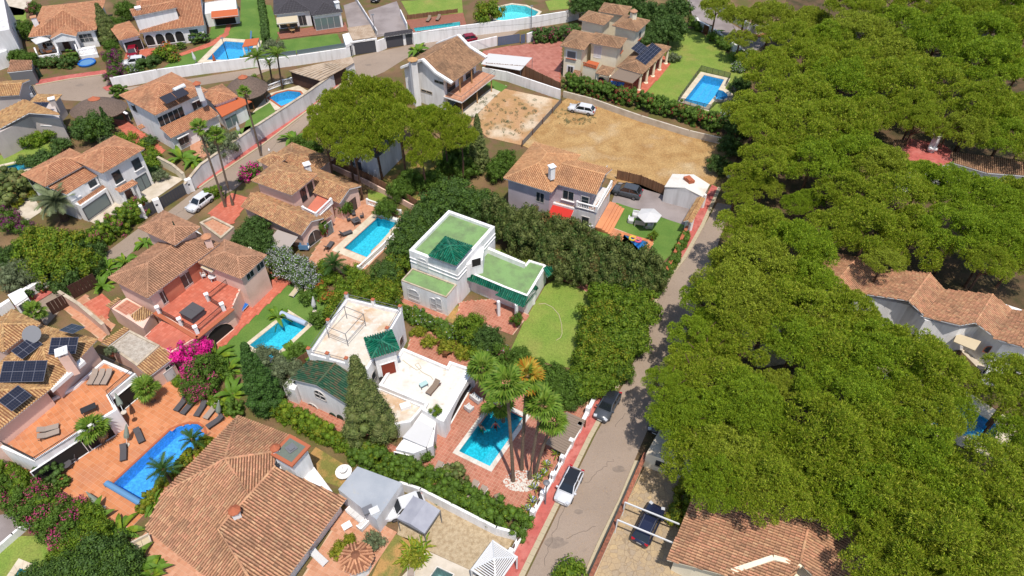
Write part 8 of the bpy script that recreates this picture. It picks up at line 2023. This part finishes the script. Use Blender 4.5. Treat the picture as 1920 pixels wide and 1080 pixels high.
hedge([(522, 772), (600, 815), (680, 852), (760, 882)], 1.5, 1.7, [L_FRESH, L_YEL], 'yellow-green hedge below the white villa', mix=[(.4, 1)], wob=.5)
hedge([(665, 858), (755, 890), (840, 925), (930, 970), (990, 1004)], 2.0, 2.0, [L_MID, L_FRESH], 'ragged green hedge between the tiled terrace and the gravel drive', mix=[(.45, 1)], wob=.7)
hedge([(690, 560), (740, 582), (815, 615), (880, 646), (950, 672)], 1.6, 1.3, [L_MID, L_YEL, F_WHT], 'mixed flower hedge between the white villa and the green-roofed house', mix=[(.35, 1), (.06, 0)], wob=.6)
hedge([(334, 718), (372, 742), (412, 764), (436, 778)], .9, .8, [L_FRESH], 'low clipped hedge edging the orange terrace', wob=.2, pr=.3); hedge([(266, 958), (310, 905), (352, 862), (396, 824)], .8, .8, [L_YEL, L_MID], 'narrow planting strip between the long blue pool and the huge roof', mix=[(.4, 1)], wob=.4, pr=.32)
hedge([(258, 132), (285, 124), (306, 108)], 1.8, 1.5, [L_DARK], 'clipped curving hedge beside the red drive', wob=.1); hedge([(490, 4), (497, 45), (500, 82)], 1.0, 1.6, [L_DARK], 'dark hedge dividing the turf strips at the top', wob=.15); hedge([(76, 126), (110, 124), (142, 126)], 2.0, 1.5, [L_DARK, L_RUST], 'dusty dark hedge before the white cottage terrace', mix=[(.25, 1)], wob=.4)
hedge([(790, 868), (806, 840)], 1.3, 2.0, [L_MID], 'dense green bush hedge beside the covered porch'); hedge([(1264, 985), (1280, 940), (1292, 905)], 1.5, 1.3, [L_YEL, L_MID], 'yellow-green hedge between the flagged yard and the clay tiled house', mix=[(.5, 1)], wob=.5)
hedge([(1000, 78), (1040, 76), (1082, 70)], 2.4, 2.3, [L_DARK, F_PNK], 'oleander hedge with pale pink flowers beside the rose drive', mix=[(.12, 1)], wob=.6); hedge([(0, 880), (60, 935), (130, 985)], 1.6, 1.6, [L_FRESH, F_PNK], 'green hedge with pink blossom below the orange terrace', mix=[(.1, 1)], wob=.6)
hedge([(1228, 545), (1262, 495), (1284, 445)], .8, 1.2, [L_MID, L_YEL], 'thin creeper hedge inside the terracotta-capped wall', mix=[(.3, 1)], wob=.4); hedge([(0, 275), (50, 262), (110, 248)], 1.6, 1.4, [L_FRESH, L_MID], 'green hedge beside the taupe house', mix=[(.5, 1)], wob=.5); hedge([(392, 372), (416, 364)], 1.5, 1.6, [L_FRESH], 'rounded green hedge behind the parked white hatchback', wob=.2)
hedge([(560, 1000), (566, 990)], .5, .6, [L_MID], 'planter shrub') if False else None
SH('ballf', 'clipped ball bush before the cottage terrace', [(133, 108, 1.7)]); SH('ballf', 'small clipped ball beside the arcaded house lawn', [(340, 86, 1.0), (103, 110, 1.0)]); SH('ball', 'wide clipped bush under the green window of the arcaded house', [(366, 72, 1.5), (380, 70, 1.5)]); SH('org', 'round bush dotted with orange blossom beside the red drive', [(312, 98, 2.3)])
SH('balld', 'big clipped dome of dull leaves in the western garden', [(14, 350, 3.6)]); SH('balld', 'rust-speckled clipped ball on the tiled pool terrace', [(848, 894, 1.75)]); SH('ball', 'clipped dark ball bush beside the porch of the orange terrace', [(90, 886, 1.5)]); SH('ballf', 'small round bush beside the dark clipped ball', [(117, 906, .9)]); SH('ballf', 'round bush at the end of the low clipped hedge', [(441, 766, 1.3)]); SH('ballf', 'clipped bush in the corner above the dead-end lane', [(224, 172, 1.7)]); SH('ballf', 'tiny clipped ball on the red terrace steps', [(506, 520, .7)])
SH('fresh', 'fresh shrub beside the western houses', [(52, 262, 1.8), (85, 252, 1.8), (105, 240, 1.4), (235, 258, 1.6), (255, 275, 1.8), (278, 292, 1.6), (292, 305, 1.4), (215, 132, 1.4), (230, 134, 1.4), (505, 95, 1), (462, 112, 1.2), (468, 150, 1.4)]); SH('dark', 'dark shrub beside the western houses', [(150, 242, 2), (185, 252, 1.8), (70, 302, 1.8), (90, 292, 1.8), (50, 300, 1.4), (112, 272, 1.6), (275, 265, 1.4), (283, 320, 1.4)]); SH('olive', 'grey-leaved shrub beside the western houses', [(203, 262, 1.6), (298, 330, 1.3), (240, 280, 1.2)])
SH('wht', 'white-blossomed shrub beside the parked cars', [(246, 130, 1.2)]); SH('red', 'red-flowering creeper on the pink house corner', [(645, 388, 1.3, 2.6), (604, 428, .9, 2.6)]); SH('mag', 'magenta bush over the street wall beside the turret', [(470, 318, 1.6), (458, 330, 1.2)]); SH('pnk', 'pink rambler over the white villa corner', [(935, 668, 1.4, 3), (925, 690, 1, 2)]); SH('red', 'red bougainvillea at the end of the green veranda', [(1046, 494, 1.5, 2.4), (968, 600, .8, 2)])
SH('yel', 'yellow-leaved shrub in the narrow garden of the white villa', [(806, 640, 1), (838, 650, 1.1), (865, 660, 1.1), (785, 622, .9)]); SH('fresh2', 'loose green shrub beside the tiled patio', [(900, 660, 1.3), (935, 690, 1.3), (925, 640, 1.2), (965, 690, 1.3), (830, 625, 1)]); SH('mid', 'green shrub along the red pavement', [(1225, 545, 1.2), (1210, 585, 1.3), (1190, 660, 1.2)])
SH('mid2', 'garden shrub in the villa border', [(1300, 42, 1.8), (1318, 50, 1.5), (1345, 72, 2), (1362, 82, 1.6), (1385, 104, 1.8), (1395, 122, 1.5), (1225, 55, 1.6)]); SH('olive', 'grey lavender clump beside the black garden post', [(1262, 108, 1.4)]); SH('wht', 'white oleander under the pine beside the villa pool', [(1372, 215, 1.8), (1400, 228, 1.8), (1385, 125, 1.3)])
SH('org', 'orange-flecked shrub under the feather palm', [(598, 540, 1.2), (615, 560, 1.3)]); SH('fresh', 'leafy shrub below the pool terrace of the pink house', [(650, 540, 1.5), (625, 520, 1.3), (670, 520, 1.4), (660, 505, 1.2), (600, 505, 1.4)]); SH('yel', 'low shrub beside the cactus border of the south court', [(640, 1030, 1), (775, 1052, .9)]); SH('olive', 'small grey olive in a long planter', [(698, 1018, 1.1)]); SH('fresh', 'green shrub at the bottom of the street', [(1078, 1078, 1.6), (1060, 1084, 1.2)])
SH('yel', 'sago-like yellow tuft on the white western terrace', [(56, 365, 1), (32, 380, 1), (268, 318, 1)]); SH('mid', 'low garden shrub beside the villa steps', [(596, 600, 1.3), (575, 560, 1.2), (570, 700, 1.2), (560, 660, 1.2), (540, 720, 1)])
C = []
for _ in range(120):
 f = NR.uniform(0, 1, 3); q = W(900 + 120 * f[0] - 30 * f[1], 180 + 70 * f[1] + 8 * f[0]); C.append((q.x, q.y, .1))
for _ in range(60):
 q = W(1040 + 80 * NR.uniform(), 205 + 30 * NR.uniform()); C.append((q.x, q.y, .08))
o = link('weeds', crown_mesh('weeds', C, NR.uniform(.1, .42, len(C)), 260, .2, .06, [L_OLIVE], None, 'leaf', .0, 0, .6, .6)); o['kind'] = 'stuff'
def P3(foot, top, label, **k): palm(*foot, height_of(foot, top), label, top=top, **k)
P3((423, 388), (373, 240), 'tall slim fan palm, westernmost of the pair by the forecourt', s=.85, dead=4, n=20, tr=.16); P3((437, 385), (403, 254), 'tall slim fan palm beside the tiled roof of the pink house', s=.95, dead=4, n=22, tr=.16); P3((490, 292), (458, 173), 'tallest lone fan palm across the narrow street', s=.75, dead=3, n=18, tr=.15)
P3((962, 902), (950, 722), 'tall fan palm with a brown skirt at the pool edge', s=1.25, dead=34, n=30); P3((993, 897), (1016, 762), 'leaning fan palm over the timber deck', s=1.2, dead=30, n=28); P3((978, 880), (988, 706), 'fan palm with yellow and orange dying leaves', s=1.2, dead=30, n=26, mats=FANG + FAN[:1], deadm=FANG + FAND)
P3((912, 748), (905, 692), 'short bushy fan palm at the corner of the white villa', s=1.3, dead=10, n=28, tr=.22); P3((944, 790), (935, 760), 'small palm drooping over the pool', s=1.2, dead=10, n=20)
P3((1003, 892), (1036, 792), 'shorter leaning fan palm nearest the timber deck', s=1.1, dead=20, n=20)
palm(194, 830, 2.6, 'fan palm in the terrace bed beside the porch', n=30, s=1.15, dead=3, tr=.25); palm(288, 752, 2.2, 'fan palm by the steps of the gravel-roofed annex', n=26, s=1.0, dead=3, tr=.22); palm(82, 612, 2.5, 'fan palm behind the solar-panel roof', n=22, s=1.0, dead=0)
palm(122, 412, 3.2, 'huge grey-green date palm in front of the western house', 'feather', 44, 1.35, mats=FEAG, dead=0, tr=.45); palm(322, 905, 2.4, 'feather palm hanging over the long blue pool', 'feather', 18, 1.0, dead=0, mats=FEAD); palm(372, 845, 2.0, 'smaller feather palm at the rounded pool end', 'feather', 15, .85, dead=0, mats=FEAD)
palm(632, 520, 2.4, 'leafy feather palm beside the white-flowering tree', 'feather', 22, 1.05, dead=0, mats=FEAD); P3((498, 172), (482, 108), 'feather palm nearest the thatched shelter', kind='feather', s=1.15, n=18, dead=0); P3((530, 168), (520, 104), 'feather palm by the balustraded kidney pool', kind='feather', s=1.15, n=18, dead=0); P3((512, 160), (505, 120), 'shortest feather palm in the group by the kidney pool', kind='feather', s=.7, n=12, dead=0)
for p, s, l in (((338, 292), 1.6, 'wide banana clump above the western court wall'), ((362, 300), 1.3, 'banana clump beside the tall retaining wall'), ((402, 664), 1.7, 'banana clump behind the magenta bougainvillea'), ((425, 692), 1.6, 'banana clump beside the column cypress'), ((432, 735), 1.4, 'banana clump at the end of the clipped hedge'), ((198, 502), 1.3, 'banana clump at the street wall of the pink villa'), ((232, 488), 1.2, 'banana clump under the rose-tiled tower'), ((190, 532), 1.2, 'banana clump at the brown garage gate'), ((172, 975), 1.5, 'banana clump at the lower end of the orange terrace'), ((222, 992), 1.4, 'banana clump beside the reclining grey parasol'), ((245, 1062), 1.5, 'banana clump on the south-west side terrace'), ((280, 1072), 1.4, 'banana clump beside the white garden bench'), ((550, 660), 1.4, 'banana clump beside the small aqua pool'), ((782, 92), 1.6, 'banana clump beside the swept-roof house'), ((550, 258), 1.6, 'tree-like strelitzia at the narrow street'), ((572, 282), 1.3, 'strelitzia clump under the broad pines'), ((1340, 62), 1.5, 'banana clump in the cream villa border'), ((270, 452), 1.0, 'small palm-like clump by the rose-tiled tower'), ((288, 940), .9, 'banana leaf clump in the narrow pool planting'), ((1405, 105), 1.3, 'banana clump at the corner street wall'), ((520, 590), 1.1, 'banana clump at the head of the small aqua pool')):
 clump(*p, l, BANL, 16, s, 'banana_plant', 'plant')
for p in ((1008, 897), (1020, 888), (1026, 872), (1044, 850), (1002, 915), (990, 955), (984, 975), (1000, 940)):
 t = thing('plant_pot', 'white and blue pot inside the street wall, planted with a spiky rosette', 'plant pot', W(*p), 'potted rosettes along the street wall'); MB().lathe(W(*p), [(.2, 0), (.34, .3), (.36, .5), (.3, .5)], 12).build('pot', BLUEPOT, t)
 clump(p[0], p[1] - 2, 'yellow-green rosette growing in a blue and white pot', AGA, 16, .85, 'agave', 'plant', 'rosettes in the street wall pots', z=.45)
for p, l in (((772, 1025), 'bright yellow-green rosette, tallest of the gravel corner'), ((792, 1022), 'yellow-green rosette nearest the gravel drive'), ((765, 1045), 'low rosette at the lawn edge'), ((785, 1042), 'rosette beside the pale court')): clump(*p, l, AGA, 26, 1.5, 'agave', 'plant')
V = []
for _ in range(2600):
 q = W(1060 + 190 * NR.uniform(), 640 + 440 * NR.uniform(), .06); t, s_ = NR.uniform(0, 6.28), NR.uniform(.03, .08)
 V += [(q.x, q.y, .065), (q.x + math.cos(t) * s_, q.y + math.sin(t) * s_, .075), (q.x + math.cos(t + 1) * s_, q.y + math.sin(t + 1) * s_, .068)]
o = link('leaf_litter', np_mesh('leaf_litter', np.array(V), 3, [L_DEAD])); o['kind'] = 'stuff'
_G = 'pines whose crowns merge in the wood beside the street'
_LB = 'umbrella pine whose green crown merges into the wood beside the street'
def row(pts, zc=9.0, label=_LB, group=_G):
 for p in pts: pine(p[0], p[1], p[2], label, group, p[3] if len(p) > 3 else zc)
row([(1490, 62, 5), (1560, 60, 5.5), (1620, 50, 6), (1690, 30, 6), (1760, 25, 6), (1830, 20, 6), (1900, 15, 6), (1600, 5, 6), (1690, -10, 6), (1800, -20, 6), (1900, -25, 6),
     (1440, 118, 5.4), (1510, 105, 6), (1590, 95, 6.4), (1675, 85, 6.6), (1760, 75, 6.6), (1845, 65, 6.6), (1925, 60, 6.6),
     (1425, 185, 5.4), (1500, 165, 6), (1580, 150, 6.4), (1665, 140, 6.6), (1755, 130, 6.6), (1845, 120, 6.6), (1925, 120, 6.5),
     (1430, 235, 5), (1505, 225, 5.6), (1585, 212, 5.8), (1650, 195, 4.6), (1720, 190, 4.4), (1840, 190, 5.4), (1915, 195, 5.6), (1790, 215, 3.2), (1830, 232, 4.4, 8), (1885, 240, 4.6, 8), (1935, 245, 5, 8), (1720, 222, 3.4, 8)])
row([(1450, 290, 4.8), (1525, 290, 5.2), (1605, 280, 5.2), (1650, 300, 4.2), (1730, 330, 4), (1690, 365, 5), (1770, 355, 4.6), (1850, 370, 5), (1920, 360, 4.6),
     (1600, 350, 4.8), (1570, 410, 4.2), (1640, 420, 5), (1720, 425, 5), (1800, 430, 5), (1870, 440, 4.6), (1545, 438, 2.6), (1662, 476, 2.6), (1856, 486, 3.2), (1935, 440, 5)], 8.0)
row([(1398, 322, 3.2, 6), (1436, 330, 3, 6), (1386, 350, 2.6, 5)], 6, 'round-topped young pine over the head of the street beside the dry field', 'young pines at the head of the street')
row([(1404, 414, 4, 8), (1440, 425, 4.4, 8), (1386, 468, 3.6, 8), (1415, 490, 5, 8), (1490, 470, 5, 8), (1518, 530, 4.2, 8), (1340, 548, 3.8, 8), (1375, 555, 5, 8), (1455, 555, 5.2, 8), (1530, 590, 5, 8), (1596, 586, 3.8, 8), (1644, 618, 3.6, 8)], 8)
pine(1497, 370, 2.2, 'small yellow-green pine standing in the dark gap beside the thatched shed roof', 'small pines in the gap', 6, 3)
pine(1525, 358, 2.0, 'small yellow-green pine standing in the dark gap beside the thatched shed roof', 'small pines in the gap', 6, 3)
row([(1314, 606, 3.4, 8), (1330, 640, 4, 8), (1400, 620, 4, 8), (1502, 634, 4.2, 8), (1560, 655, 5, 8), (1640, 680, 5, 8), (1720, 690, 5, 8), (1768, 735, 3.6, 8), (1792, 692, 3.6, 8), (1462, 712, 3.2, 8),
     (1318, 675, 3.8, 8), (1360, 700, 4.4, 8), (1252, 700, 2.4, 8), (1284, 760, 3.4, 8), (1330, 770, 4.6, 8), (1398, 748, 3.8, 8), (1440, 790, 4, 8), (1582, 742, 4.6, 8), (1650, 760, 5, 8), (1730, 780, 4, 8),
     (1324, 838, 4, 8), (1390, 850, 4.6, 8), (1470, 830, 4.6, 8), (1550, 820, 5, 8), (1640, 830, 5, 8), (1720, 850, 5, 8), (1790, 900, 4.2, 8), (1912, 730, 3.8, 8), (1950, 835, 3.8, 8), (1880, 900, 5, 8),
     (1350, 890, 3.2, 8), (1440, 900, 4, 8), (1530, 890, 4.6, 8), (1620, 910, 4.8, 8), (1700, 930, 5, 8), (1790, 950, 5, 8), (1880, 970, 5, 8), (1672, 958, 3.2, 7), (1700, 1010, 3.8, 8), (1780, 1030, 5, 8), (1870, 1040, 5, 8), (1700, 1070, 4.4, 8), (1662, 1022, 2.2, 7), (1930, 700, 4, 8)], 8)
